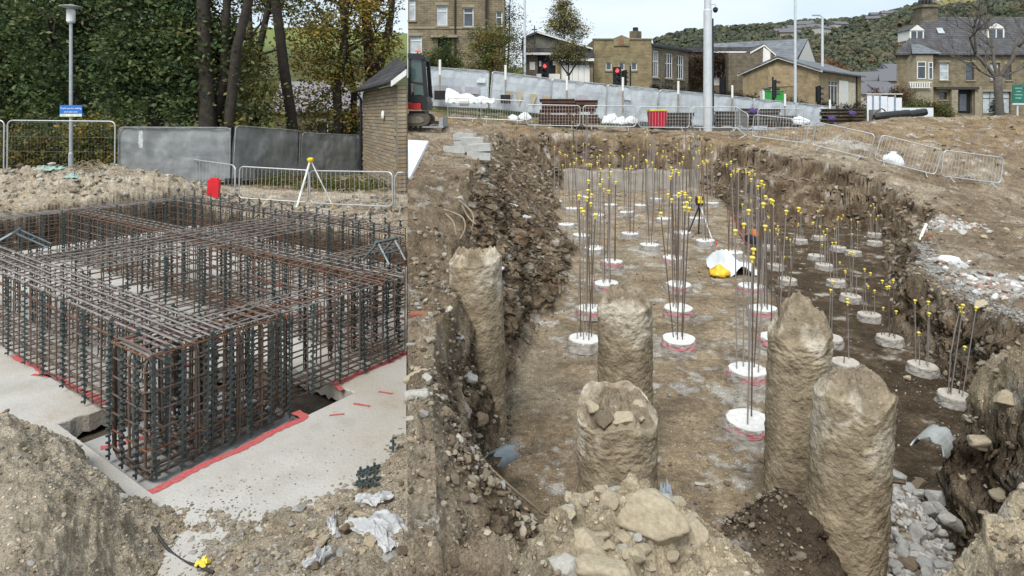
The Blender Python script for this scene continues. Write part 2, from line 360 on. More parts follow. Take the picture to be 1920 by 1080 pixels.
def ground_mat():
    m = bpy.data.materials.new('soil'); m.use_nodes = True; t = m.node_tree; l = t.links.new
    b = t.nodes['Principled BSDF']; b.inputs['Roughness'].default_value = .95; b.inputs['Specular IOR Level'].default_value = .12
    c = N(t, 'ShaderNodeTexCoord'); a = N(t, 'ShaderNodeAttribute'); a.attribute_name = 'Col'
    def noise(sc, det=6, ro=.6):
        n = N(t, 'ShaderNodeTexNoise'); n.inputs['Scale'].default_value = sc; n.inputs['Detail'].default_value = det; n.inputs['Roughness'].default_value = ro; l(c.outputs['Object'], n.inputs['Vector']); return n
    def ramp(src, p0, c0, p1, c1):
        r = N(t, 'ShaderNodeValToRGB'); r.color_ramp.elements[0].position = p0; r.color_ramp.elements[0].color = (*c0, 1); r.color_ramp.elements[1].position = p1; r.color_ramp.elements[1].color = (*c1, 1); l(src, r.inputs[0]); return r.outputs[0]
    def mix(A, B, f=1.0, mode='MULTIPLY'):
        k = N(t, 'ShaderNodeMixRGB', blend_type=mode)
        if isinstance(f, float): k.inputs[0].default_value = f
        else: l(f, k.inputs[0])
        for i, s_ in ((1, A), (2, B)):
            if isinstance(s_, tuple): k.inputs[i].default_value = (*s_, 1)
            else: l(s_, k.inputs[i])
        return k.outputs[0]
    o = mix(a.outputs['Color'], ramp(noise(2.1).outputs['Fac'], .32, (.62, .6, .57), .68, (1.3, 1.3, 1.28)))
    o = mix(o, ramp(noise(14, 5, .7).outputs['Fac'], .3, (.6, .58, .56), .72, (1.38, 1.36, 1.32)))
    o = mix(o, ramp(noise(75, 3, .7).outputs['Fac'], .3, (.62, .6, .58), .72, (1.35, 1.34, 1.32)))
    vo = N(t, 'ShaderNodeTexVoronoi'); vo.inputs['Scale'].default_value = 34; l(c.outputs['Object'], vo.inputs['Vector'])   # pebbles pressed into the soil
    sz = N(t, 'ShaderNodeSeparateColor'); l(vo.outputs['Color'], sz.inputs[0])
    pk = ramp(sz.outputs[0], .76, (0, 0, 0), .8, (1, 1, 1)); pd = ramp(vo.outputs['Distance'], .3, (1, 1, 1), .42, (0, 0, 0))
    pm = mix(pk, pd); k = N(t, 'ShaderNodeRGBToBW'); l(pm, k.inputs[0])
    o = mix(o, mix(o, (1.75, 1.72, 1.68)), k.outputs[0], 'MIX')
    l(o, b.inputs['Base Color'])
    n2 = noise(9, 8, .72); n3 = noise(60, 4, .7)
    ad = N(t, 'ShaderNodeMath', operation='MULTIPLY_ADD'); ad.inputs[1].default_value = .3; l(n3.outputs['Fac'], ad.inputs[0]); l(n2.outputs['Fac'], ad.inputs[2])
    ad2 = N(t, 'ShaderNodeMath', operation='MULTIPLY_ADD'); ad2.inputs[1].default_value = .3; l(k.outputs[0], ad2.inputs[0]); l(ad.outputs[0], ad2.inputs[2])
    bm = N(t, 'ShaderNodeBump'); bm.inputs['Strength'].default_value = 1.0; bm.inputs['Distance'].default_value = .09; l(ad2.outputs[0], bm.inputs['Height']); l(bm.outputs[0], b.inputs['Normal'])
    return m
SOIL = ground_mat()
def lerp(a, b, w): return a * (1 - w[:, None]) + np.asarray(b)[None] * w[:, None] if np.ndim(b) == 1 else a * (1 - w[:, None]) + b * w[:, None]
# trimmed piles: (u, v) of the head in the photo -> plan position; upper floor heads at z -3.06, lower at -3.72
UP = [(1096, 634), (1273, 634), (1402, 692), (1404, 786), (1107, 577), (1272, 576), (1137, 530), (1272, 532), (1408, 535), (1430, 577), (1147, 489), (1262, 482), (1115, 464), (1218, 458), (1323, 450), (1374, 472), (1090, 440), (1181, 437), (1280, 435), (1062, 420), (1245, 409), (1175, 397), (1120, 402), (1305, 408), (1145, 383), (1230, 372), (1042, 377), (1072, 390), (1335, 380), (1200, 384), (1290, 380), (1455, 632), (1100, 368), (1270, 366)]
LOW = [(1557, 632), (1585, 677), (1668, 630), (1730, 683), (1630, 588), (1595, 553), (1568, 525), (1545, 495), (1535, 442), (1572, 462), (1640, 452), (1640, 437), (1600, 470), (1440, 460), (1453, 495), (1476, 522), (1530, 478), (1500, 448), (1790, 738)]
PILES = []
for (u, v) in UP:
    Y = 3.06 * FPX / (v - HOR); PILES.append((px(u, Y), Y, -3.06, 0))
for (u, v) in LOW:
    Y = 3.72 * FPX / (v - HOR); PILES.append((px(u, Y), Y, -3.72, 1))
def terrain(name, u0, u1, nu, Y0, Y1, nY, right):
    U = np.linspace(u0, u1, nu); Yv = np.geomspace(Y0, Y1, nY); YY, UU = np.meshgrid(Yv, U, indexing='ij'); XX = (UU - 960) / FPX * YY
    X, Y = XX.ravel(), YY.ravel(); one = np.ones(len(X))
    if right:
        z, t, low, bank, iR, wf = zR(X, Y, True, True)
        c = np.tile([.205, .16, .112], (len(X), 1))                      # plateau soil
        n = fbm(X, Y, z, .8, 4, .6, 81); n2 = fbm(X, Y, z, 3.2, 4, .6, 82)
        c = lerp(c, [.31, .265, .205], sstep(-.15, .45, n) * .85)           # paler dry crust
        c = lerp(c, [.25, .18, .10], sstep(24, 26, Y) * sstep(30.5, 28.5, Y) * sstep(.3, -.2, n2) * .8)   # sandy track
        c = lerp(c, [.11, .12, .045], sstep(28.5, 30.5, Y) * sstep(-.2, .35, n + .3) * (X < 3) * .9)        # weeds by the fence
        floor = 1 - sstep(.02, .16, t)
        fc = np.tile([.295, .235, .16], (len(X), 1))
        fc = lerp(fc, [.21, .165, .115], sstep(0, .5, n2) * .7)
        fc = lerp(fc, [.32, .275, .21], sstep(.05, .6, fbm(X, Y, 2, 1.1, 4, .6, 83)) * .55)
        dust = np.zeros(len(X))
        for (a, b_, zz, lw) in PILES:
            dd = np.hypot(X - a, Y - b_); dust = np.maximum(dust, np.exp(-(dd / .42) ** 2) * (0.35 if lw else 1))
        nd = fbm(X, Y, 7, 2.0, 3, .6, 84) * .6 + fbm(X, Y, 9, 7.5, 4, .7, 87) * .55
        grey = sstep(.12, .55, dust * .75 + nd * .42 - .12) + sstep(.45, .75, nd) * .5
        fc = lerp(fc, [.44, .43, .41], np.clip(grey, 0, 1) * .85)
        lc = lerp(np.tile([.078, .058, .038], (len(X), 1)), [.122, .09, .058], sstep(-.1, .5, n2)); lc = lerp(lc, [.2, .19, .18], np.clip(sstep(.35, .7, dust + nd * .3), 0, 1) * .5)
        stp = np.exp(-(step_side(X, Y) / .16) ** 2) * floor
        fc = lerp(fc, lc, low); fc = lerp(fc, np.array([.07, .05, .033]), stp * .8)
        bc = lerp(np.tile([.115, .087, .06], (len(X), 1)), [.195, .15, .102], sstep(-.2, .45, n2)); bc = lerp(bc, [.28, .225, .16], sstep(.3, .7, fbm(X, Y, z, 2.2, 3, .5, 85)) * .7)
        bc = lerp(bc, [.24, .10, .045], sstep(.55, .8, fbm(X, Y, z, 1.7, 3, .5, 86)) * .15)
        c = lerp(c, bc, np.clip(bank, 0, 1) * sstep(1.0, .82, t))
        c = lerp(c, fc, floor * sstep(.9, .3, bank))
        hp = np.maximum(np.exp(-(((X - .5) / .42) ** 2 + ((Y - 2.42) / .36) ** 2)), np.exp(-(((X - 2.15) / .43) ** 2 + ((Y - 2.45) / .4) ** 2))); c = lerp(c, [.50, .43, .315], sstep(.12, .42, hp)); c = lerp(c, [.44, .37, .26], sstep(.2, .55, np.exp(-(((X - 3.7) / .4) ** 2 + ((Y - 4.8) / .6) ** 2)) + n2 * .25) * (t > .8))
        sp = np.exp(-(((X - 1.72) / .45) ** 2 + ((Y - 3.75) / .6) ** 2)); c = lerp(c, [.13, .10, .075], np.clip(sp * 1.2, 0, 1))
        for (u, v, yy, rr) in ((1780, 412, 16.6, .7), (1890, 535, 10.3, .8), (1776, 493, 12, .35), (1590, 260, 25, 1.0)):   # mortar and plaster tips
            xx = px(u, yy); c = lerp(c, [.42, .41, .39], sstep(.1, .5, np.exp(-(((X - xx) / rr) ** 2 + ((Y - yy) / rr) ** 2)) * .9 + n2 * .35 - .1) * .8)
        c = lerp(c, [.07, .09, .035], sstep(1, 3, Y - hoard_y(X)) * sstep(2, .5, np.abs(n)))
    else:
        z, bank, heap, fb, inner, far = zL(X, Y, True, True)
        n = fbm(X, Y, z, .9, 4, .6, 91); n2 = fbm(X, Y, z, 3.5, 4, .6, 92)
        c = lerp(np.tile([.43, .375, .295], (len(X), 1)), [.34, .285, .21], sstep(-.1, .5, n))
        c = lerp(c, [.44, .41, .36], sstep(.1, .6, fbm(X, Y, 1, 2, 5, .62, 93)) * .7)
        c = lerp(c, [.42, .37, .295], fb * .8)
        c = lerp(c, [.38, .335, .27], np.clip(heap * 1.3, 0, 1) * sstep(-.3, .3, n2))
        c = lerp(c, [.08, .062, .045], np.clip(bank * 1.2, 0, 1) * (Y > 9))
        c = lerp(c, [.16, .15, .06], sstep(21, 23.5, Y) * sstep(-.3, .3, n2))
        c = lerp(c, [.17, .10, .05], sstep(19.5, 21, Y) * sstep(25, 22, Y) * sstep(-.1, .4, fbm(X, Y, 4, 2.5, 4, .6, 94)) * .8)
        c = lerp(c, [.06, .075, .03], sstep(24, 28, Y))
        c = lerp(c, [.1, .085, .07], np.clip(inner, 0, 1) * (z < -3.12))
    bk = np.clip(bank, 0, 1) * np.clip(np.abs(X - SEAM * Y) * 4, 0, 1) * np.clip((30 - Y) * .5, 0, 1); am = (.15 if right else .10) * np.interp(Y, [3, 5, 7, 12, 16, 22], [.35, .45, .8, .9, .6, .55]) * bk
    h1 = fbm(X, Y, z * 1.2, 2.2, 5, .66, 161); h2 = fbm(X, Y, z * 1.2, 2.2, 5, .66, 171); r1 = fbm(X, Y, z * 1.6, 7, 4, .6, 181); lay = fbm(X * .3, Y * .3, z, 4.0, 3, .6, 191)
    h3 = fbm(X, Y, z, 16, 3, .65, 195); dx = am * (h1 * .7 + .4 * r1 + .4 * lay + .3 * h3); dy = am * (h2 * .7 + .4 * r1 - .4 * lay - .3 * h3)
    c = c * 1.22; c = c * .92 + c.mean(axis=1)[:, None] * .08
    V = np.stack([X + dx, Y + dy, z], 1)
    hol = sstep(.1, .75, -(r1 * .5 + h1)) * bk; c = lerp(c, c * .72, hol) if False else c
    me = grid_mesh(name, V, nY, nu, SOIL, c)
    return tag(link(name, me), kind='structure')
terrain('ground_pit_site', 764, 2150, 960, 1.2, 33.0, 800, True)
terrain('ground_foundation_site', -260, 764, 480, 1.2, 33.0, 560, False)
terrain('ground_right_margin', 2150, 6500, 110, 1.2, 33.0, 240, True)
terrain('ground_left_margin', -3600, -260, 90, 1.2, 33.0, 200, False)
# far ground runs on to the hills and the horizon
def hillR(u):
    return np.interp(u, [764, 1100, 1240, 1290, 1340, 1420, 1500, 1560, 1620, 1680, 1720, 1800, 1870, 1920, 2100, 2600], [155, 128, 97, 87, 79, 72, 66, 60, 48, 32, 22, 12, 2, -8, -30, -30])
def hillL(u): return np.interp(u, [-2200, -200, 300, 480, 600, 764], [60, 45, 60, 66, 64, 75])
def zfarR(X, Y):
    u = 960 + FPX * X / np.maximum(Y, 1)
    h = (HOR - hillR(u)) / FPX * 700
    zf = zR(X, Y, False)
    hh = -2 + (h + 2) * sstep(130, 700, Y) ** .85
    w = sstep(75, 140, Y); return zf * (1 - w) + hh * w + w * sstep(200, 400, Y) * 5 * fbm(X, Y, 0, .012, 3, .5, 15)
def zfarL(X, Y):
    u = 960 + FPX * X / np.maximum(Y, 1)
    h = (HOR - hillL(u)) / FPX * 700
    return -2.75 + (h + 2.75) * sstep(70, 700, Y)
def far_ground(name, u0, u1, nu, f, right):
    U = np.linspace(u0, u1, nu); Yv = np.concatenate([np.linspace(32.9, 60, 40), np.geomspace(61, 760, 90), [1500.]]); YY, UU = np.meshgrid(Yv, U, indexing='ij'); XX = (UU - 960) / FPX * YY
    X, Y = XX.ravel(), YY.ravel(); z = f(X, Y); z[Y > 1000] = -60
    n = fbm(X, Y, 0, .02, 4, .6, 95)
    c = lerp(np.tile([.06, .075, .032], (len(X), 1)), [.085, .095, .04], sstep(-.2, .4, n))
    u = 960 + FPX * X / Y
    if right:
        field = sstep(1700, 1780, u) * sstep(430, 520, Y) * sstep(690, 640, Y); c = lerp(c, [.24, .22, .09], field * .9)
        c = lerp(c, [.1, .1, .1], sstep(36, 38, Y) * sstep(60, 55, Y))
    else:
        c = lerp(c, [.16, .2, .07], sstep(300, 420, Y))
    return tag(link(name, grid_mesh(name, np.stack([X, Y, z], 1), len(Yv), nu, SOIL, c)), kind='structure')
far_ground('far_ground_and_hillside', 764, 3300, 230, zfarR, True)
far_ground('far_ground_and_field', -2200, 764, 120, zfarL, False)
# near ground behind and beside the viewpoint, and the cut face along the boundary of the two sites
mb = MB(); ys = np.concatenate([np.geomspace(1.2, 33, 260), np.geomspace(34, 700, 60)]); V = []; 
for y in ys:
    x = SEAM * y; a = float((zL(np.array([x]), np.array([y])) if y < 33 else zfarL(np.array([x]), np.array([y])))[0]); b = float((zR(np.array([x]), np.array([y])) if y < 33 else zfarR(np.array([x]), np.array([y])))[0]); V += [(x, y, a), (x, y, b)]
mb.add(V, [(2 * i, 2 * i + 1, 2 * i + 3, 2 * i + 2) for i in range(len(ys) - 1)], col=[.12, .09, .06])
tag(mb.build('earth_cut_face', SOIL), kind='structure')
mb = MB(); 
for (x0, x1, z) in ((-30, SEAM * 1.2, -2.6), (SEAM * 1.2, 30, -1.66)):
    mb.add([(x0, -40, z), (x1, -40, z), (x1, 1.2, z), (x0, 1.2, z)], [(0, 1, 2, 3)], col=[.16, .12, .08])
tag(mb.build('ground_behind_viewpoint', SOIL), kind='structure')
# ------------------------------------------------------------------ left site: slab and foundation pocket
def screed():
    m = mat('cement_screed', (.475, .46, .43), .93, nscale=2.2, col2=(.37, .35, .31), bump=.012, bscale=38, spec=.15); t = m.node_tree; l = t.links.new; b = t.nodes['Principled BSDF']; src = b.inputs['Base Color'].links[0].from_socket; tcx = [n for n in t.nodes if n.type == 'TEX_COORD'][0]
    for sc_, p0, p1, colr, f in ((1.1, .52, .72, (.30, .245, .17), .75), (46, .58, .66, (.27, .24, .2), .8), (90, .36, .3, (.62, .6, .57), .7), (7, .6, .75, (.34, .3, .24), .6)):
        n = N(t, 'ShaderNodeTexNoise'); n.inputs['Scale'].default_value = sc_; n.inputs['Detail'].default_value = 5; n.inputs['Roughness'].default_value = .68; l(tcx.outputs['Object'], n.inputs['Vector'])
        mr = N(t, 'ShaderNodeMapRange'); mr.inputs['From Min'].default_value = p0; mr.inputs['From Max'].default_value = p1; mr.inputs['To Max'].default_value = f; l(n.outputs['Fac'], mr.inputs['Value'])
        mi = N(t, 'ShaderNodeMixRGB'); l(mr.outputs[0], mi.inputs[0]); l(src, mi.inputs[1]); mi.inputs[2].default_value = (*colr, 1); src = mi.outputs[0]
    l(src, b.inputs['Base Color']); return m
CONC = screed()
BLIND = mat('grey_blinding', (.34, .335, .325), .9, nscale=4.0, namt=.14, bump=.003, bscale=30)
REDP = mat('red_spray_paint', (.50, .05, .065), .9, nscale=38, col2=(.36, .16, .14), spec=.1)
PK = (2.33, 4.46, -7.04, -5.19)          # pocket: s0, s1, t0, t1
def seam_clip(me, left=True):
    bm = bmesh.new(); bm.from_mesh(me)
    n = Vector((1, -SEAM, 0)).normalized()
    co = Vector((-.012 if left else .012, 0, 0))
    r = bmesh.ops.bisect_plane(bm, geom=bm.verts[:] + bm.edges[:] + bm.faces[:], plane_co=co, plane_no=n if left else -n, clear_outer=True)
    ed = [e for e in r['geom_cut'] if isinstance(e, bmesh.types.BMEdge)]
    if ed:
        try: bmesh.ops.holes_fill(bm, edges=ed, sides=0)
        except Exception: pass
    bm.to_mesh(me); bm.free(); return me
mb = MB()
ss = [.9, PK[0], PK[1], 8.7]; ts = [-16.6, PK[2], PK[3], -3.2]
rj = random.Random(3)
def edge(n): return [0] + [rj.uniform(-.012, .012) for _ in range(n - 2)] + [0]
for i in range(3):
    for j in range(3):
        if i == 1 and j == 1: continue
        q = [(*xy(ss[i], ts[j]), -3.0), (*xy(ss[i], ts[j + 1]), -3.0), (*xy(ss[i + 1], ts[j + 1]), -3.0), (*xy(ss[i + 1], ts[j]), -3.0)]
        mb.add(q, [(0, 1, 2, 3)])
# ragged cast edge of the pocket: crumbled nosing
for (a, b) in (((PK[0], PK[2]), (PK[1], PK[2])), ((PK[1], PK[2]), (PK[1], PK[3])), ((PK[1], PK[3]), (PK[0], PK[3])), ((PK[0], PK[3]), (PK[0], PK[2]))):
    n = 40; cx, cy = (PK[0] + PK[1]) / 2, (PK[2] + PK[3]) / 2; V = []
    for k in range(n + 1):
        f = k / n; s_ = a[0] + (b[0] - a[0]) * f; t_ = a[1] + (b[1] - a[1]) * f; w = rj.uniform(0, .022); d = .17 + rj.uniform(-.02, .05)
        s2 = s_ + (w if s_ < cx else -w) * (abs(b[0] - a[0]) < .1); t2 = t_ + (w if t_ < cy else -w) * (abs(b[1] - a[1]) < .1)
        V += [(*xy(s_, t_), -3.0), (*xy(s2, t2), -3.012), (*xy(s2 + .006, t2), -3.0 - d)]
    mb.add(V, [q for k in range(n) for q in ((3 * k, 3 * k + 1, 3 * k + 4, 3 * k + 3), (3 * k + 1, 3 * k + 2, 3 * k + 5, 3 * k + 4))])
me = mb.mesh('concrete_slab', CONC); seam_clip(me)
slab = tag(link('concrete_slab', me), kind='structure')
def quad_st(mb, s0, s1, t0, t1, z):
    mb.add([(*xy(s0, t0), z), (*xy(s0, t1), z), (*xy(s1, t1), z), (*xy(s1, t0), z)], [(0, 1, 2, 3)])
mb = MB(); c8 = [xy(*p) for p in ((2.36, -6.75), (2.36, -5.0), (3.9, -5.05), (4.0, -6.7))]
mb.add([(*p, -3.15) for p in c8] + [(*p, -3.26) for p in c8], [(0, 1, 2, 3), (0, 4, 5, 1), (1, 5, 6, 2), (2, 6, 7, 3), (3, 7, 4, 0)])
tag(mb.build('blinding_pad', BLIND), kind='structure')
mb = MB(); quad_st(mb, 2.0, 4.8, -7.4, -5.0, -3.235); tag(mb.build('pocket_bottom', mat('wet_soil', (.075, .058, .043), .9, nscale=9, bump=.03, bscale=14)), kind='structure')
def paint(mb, pts, w, z, seed):
    r = random.Random(seed); pts = [np.array(p) for p in pts]; V = []; tot = []
    for a, b in zip(pts, pts[1:]):
        n = max(2, int(np.linalg.norm(b - a) / .04))
        for k in range(n): tot.append(a + (b - a) * k / n)
    tot.append(pts[-1])
    for i, p in enumerate(tot):
        d = tot[min(i + 1, len(tot) - 1)] - tot[max(i - 1, 0)]; d = d / (np.linalg.norm(d) + 1e-9); nn = np.array([-d[1], d[0]])
        wl, wr = w * (.5 + r.uniform(-.13, .13)), w * (.5 + r.uniform(-.13, .13)); p = p + nn * .012 * math.sin(i * .35 + seed)
        a, b = p + nn * wl, p - nn * wr
        V += [(*xy(*a), z), (*xy(*b), z)]
    mb.add(V, [(2 * i, 2 * i + 1, 2 * i + 3, 2 * i + 2) for i in range(len(tot) - 1)])
LINES = [([(2.68, -9.45), (2.78, -7.1)], .075, -2.996), ([(2.33, -5.16), (3.78, -5.17), (3.8, -5.35)], .085, -2.996), ([(4.5, -5.53), (6.4, -5.5)], .085, -2.996), ([(4.4, -5.35), (4.5, -5.62)], .06, -2.996),
         ([(3.95, -5.0), (4.05, -4.9)], .03, -2.996), ([(4.25, -5.0), (4.32, -4.82)], .03, -2.996), ([(4.6, -5.0), (4.66, -4.84)], .03, -2.996), ([(5.0, -4.95), (5.04, -4.8)], .025, -2.996),
         ([(4.0, -9.9), (3.9, -8.3), (3.75, -7.4)], .09, -2.996), ([(3.75, -8.9), (4.6, -7.6)], .08, -2.996), ([(4.7, -8.55), (6.6, -8.4)], .08, -2.996), ([(6.5, -10.4), (6.6, -8.2)], .1, -2.996), ([(2.5, -6.5), (2.9, -6.35)], .08, -3.146), ([(3.85, -5.5), (3.92, -5.2)], .07, -3.146), ([(5.5, -8.0), (6.1, -7.6)], .09, -2.996), ([(2.62, -8.6), (2.72, -8.3)], .05, -2.996), ([(2.8, -8.2), (2.9, -8.0)], .05, -2.996)]
for i, (pts, w, z) in enumerate(LINES):
    mb = MB(); paint(mb, pts, w, z, i); me = mb.mesh('red_paint_line', REDP); seam_clip(me); link('red_paint_line', me, slab)

# ------------------------------------------------------------------ rebar cages
STEEL = mat('rebar_steel', (.15, .125, .108), .62, metal=.25, nscale=11, col2=(.13, .08, .055), bump=.0015, bscale=220, spec=.4)
STEELG = mat('rebar_grey', (.31, .295, .28), .55, metal=.35, nscale=9, col2=(.19, .16, .14), bump=.0015, bscale=220, spec=.4)
RUST = mat('rebar_rust', (.20, .085, .038), .8, metal=.1, nscale=14, col2=(.10, .055, .035), bump=.001, bscale=150)
PLAS = mat('spacer_plastic', (.06, .078, .076), .55, nscale=10, namt=.3, spec=.4)
def ring(w, h, r, n=4):
    """rounded rectangle outline centred in x, from z=0 to h"""
    p = []
    for cx, cz, a0 in ((w / 2 - r, h - r, 0), (-w / 2 + r, h - r, 90), (-w / 2 + r, r, 180), (w / 2 - r, r, 270)):
        for k in range(n + 1):
            a = rad(a0 + 90 * k / n); p.append((cx + r * math.cos(a), 0, cz + r * math.sin(a)))
    return p
def strip_mesh(h, m):
    mb = MB(); mb.box(-.008, .008, -.006, .006, 0, h); z = .02; k = 0
    while z < h - .03:
        o = .004 if k % 2 else -.004
        mb.box(-.030 + o, -.008, -.008, .008, z, z + .018); mb.box(.008, .028 + o, -.008, .008, z + .028, z + .046); mb.box(-.008, .008, -.028, -.006, z + .014, z + .03); z += .06; k += 1
    return mb.mesh('spacer_strip', m)
STRIP = {}
def strip(h):
    k = round(h, 2)
    if k not in STRIP: STRIP[k] = strip_mesh(h, PLAS)
    return STRIP[k]
ANG = {'a': math.atan2(AX[1], AX[0]), 'b': math.atan2(BX[1], BX[0])}
def seam_t(s): return -(AX[0] - SEAM * AX[1]) * s / (BX[0] - SEAM * BX[1])
def inside(x, y, m=.03): return x < SEAM * y - m
def cage(label, axis, c, lo, hi, w, z0, z1, sp, nl=5, sides=(1, -1), strip_every=2, strip_z=None, dbl=False, rng=1, top_extra=0):
    """beam cage along 'a' (s axis) or 'b' (t axis); c = centre on the other axis"""
    r = random.Random(rng); ang = ANG[axis]; ctr = (xy(lo, c) if axis == 'a' else xy(c, lo))
    root = empty('rebar_cage', (*ctr, z0), label, 'rebar cage', 'tied reinforcement cages of the foundation')
    def at(l, off): return xy(l, c + off) if axis == 'a' else xy(c + off, l)
    n = int((hi - lo) / sp) + 1; h = z1 - z0
    mb = MB(); mb.tube(ring(w, h, .045, 3), .0085, 5, closed=True); rm = mb.mesh('stirrup', STEEL)
    rot = (0, 0, ang + math.pi / 2)
    for i in range(n):
        l = lo + i * sp + r.uniform(-.012, .012); x, y = at(l, 0)
        if not (inside(*at(l, w / 2)) and inside(*at(l, -w / 2))): continue
        link('stirrup', rm, root, (x, y, z0 + r.uniform(-.008, .008)), (r.uniform(-.015, .015), 0, rot[2] + r.uniform(-.012, .012)), world=True)
    # longitudinal bars: top, bottom and side layers
    offs = np.linspace(-w / 2 + .03, w / 2 - .03, nl)
    pos = [(o, h - .014, STEELG) for o in offs] + [(o, .014, STEEL) for o in offs] + [(sgn * (w / 2 - .012), h * f, STEEL) for sgn in (1, -1) for f in (.2, .36, .52, .68, .84)]
    if dbl: pos += [(o + .045, h + .012, STEELG) for o in offs[:-1]]
    for o, z, m in pos:
        a = lo - .05 + r.uniform(-.05, .03); b = hi + .05 + r.uniform(-.05, .05)
        while b > a + .2 and not inside(*at(b, o)): b -= .05
        while b > a + .2 and not inside(*at(a, o)): a += .05
        p0, p1 = at(a, o + r.uniform(-.012, .012)), at(b, o + r.uniform(-.012, .012)); zz = z0 + z + r.uniform(-.006, .006)
        k = 6; pts = [((p0[0] + (p1[0] - p0[0]) * q / k - ctr[0]), (p0[1] + (p1[1] - p0[1]) * q / k - ctr[1]), zz - z0 + r.uniform(-.006, .006)) for q in range(k + 1)]
        mb = MB(); mb.tube(pts, r.choice([.009, .01, .0115]), 5); link('longitudinal_bar', mb.mesh('longitudinal_bar', RUST if r.random() < .08 else m), root)
    sm = strip((strip_z or h + .02))
    for sgn in sides:
        for i in range(0, n, strip_every):
            l = lo + i * sp + sp * .3; x, y = at(l, sgn * (w / 2 + .02))
            if not inside(x, y, .06): continue
            link('spacer_strip', sm, root, (x, y, z0 - .02 + r.uniform(-.02, .03)), (r.uniform(-.02, .02), r.uniform(-.02, .02), ang + (0 if sgn < 0 else math.pi) + (math.pi / 2 if axis == 'b' else 0) + r.uniform(-.3, .3)), world=True)
    return root
ZB, ZT = -2.95, -2.0
cage('long front rebar cage running left behind the projecting end cage', 'b', 2.93, -12.4, -5.5, .56, ZB, ZT, .19, 5, (-1, 1), 3, rng=1, dbl=True)
cage('rebar cage along the middle of the slab between two open bays', 'b', 5.32, -14.8, -5.5, .58, ZB, ZT, .2, 5, (-1, 1), 3, rng=2)
cage('farthest rebar cage in front of the dark earth face', 'b', 7.6, -15.3, -7.2, .62, ZB, ZT - .02, .2, 5, (-1, 1), 2, 1.08, rng=3)
cage('right-hand rebar cage running away beside the thick red line', 'a', -5.75, 2.95, 6.2, .56, ZB, ZT, .18, 5, (1, -1), 2, rng=4)
cage('broad rebar cage crossing the slab behind the folded trestle', 'a', -9.9, 3.25, 8.0, 1.75, ZB, ZT + .01, .24, 8, (1, -1), 2, rng=5)
cage('far left rebar cage below the pale rubble heap', 'a', -15.1, 2.9, 8.0, .6, ZB, ZT, .17, 5, (1, -1), 2, rng=6)
cage('short far right rebar cage linking middle and farthest cages', 'a', -7.0, 5.65, 7.3, .5, ZB, ZT, .17, 5, (1,), 2, rng=8)
# projecting end cage with heavy hairpin bars
s0, s1, t0, t1, zb, zt = 2.46, 3.82, -6.17, -5.47, -3.10, -2.02
root = empty('rebar_end_cage', (*xy(s0, t0), zb), 'short projecting rebar cage of heavy rounded hairpin bars in the slab pocket', 'rebar cage')
w, h = t1 - t0, zt - zb; r = random.Random(12)
mb = MB(); mb.tube(ring(w, h, .10, 4), .0135, 7, closed=True); big = mb.mesh('hairpin_bar', STEEL)
mb = MB(); mb.tube(ring(w - .05, h - .03, .09, 4), .0135, 7, closed=True); big2 = mb.mesh('hairpin_bar', STEELG)
for i in range(11):
    s = s0 + .05 + i * (s1 - s0 - .1) / 10
    for d, m_ in (((-.016, big), (.016, big2)) if i % 3 == 0 else ((0, big2 if i % 2 else big),)):
        x, y = xy(s + d, (t0 + t1) / 2); link('hairpin_bar', m_, root, (x, y, zb + r.uniform(-.01, .01)), (r.uniform(-.02, .02), 0, ANG['a'] + math.pi / 2 + r.uniform(-.03, .03)), world=True)
mb = MB(); mb.tube(ring(s1 - s0, h - .05, .09, 4), .012, 7, closed=True); lg = mb.mesh('side_hairpin', STEEL)
for i in range(5):
    t = t0 + .05 + i * (w - .1) / 4; x, y = xy((s0 + s1) / 2, t)
    link('side_hairpin', lg, root, (x, y, zb + .02), (0, 0, ANG['a'] + r.uniform(-.01, .01)), world=True)
for f in (.1, .25, .4, .55, .7, .85, .97):
    p = [(px_, py_) for px_, _, py_ in ring(s1 - s0 + .02, w + .02, .05, 3)]; pts = []
    for a, b in p:
        x, y = xy((s0 + s1) / 2 + a, t0 + b - .01); pts.append((x - root.location.x, y - root.location.y, h * f + r.uniform(-.012, .012)))
    mb = MB(); mb.tube(pts, .0085, 5, closed=True); link('tie_ring', mb.mesh('tie_ring', RUST if f in (.97, .25) else STEEL), root)
sm = strip(1.06)
for (s, t, ro) in [(s0 - .03, t0 + .03 + k * .13, 1.57) for k in range(0, 6, 2)] + [(s0 + .05 + k * .215, t1 + .035, 0) for k in range(7)] + [(s0 + .1 + k * .26, t0 - .035, 0) for k in range(5)]:
    x, y = xy(s, t); link('spacer_strip', sm, root, (x, y, zb + r.uniform(-.01, .03)), (r.uniform(-.03, .03), r.uniform(-.03, .03), ANG['a'] + math.pi + ro + r.uniform(-.2, .2)), world=True)
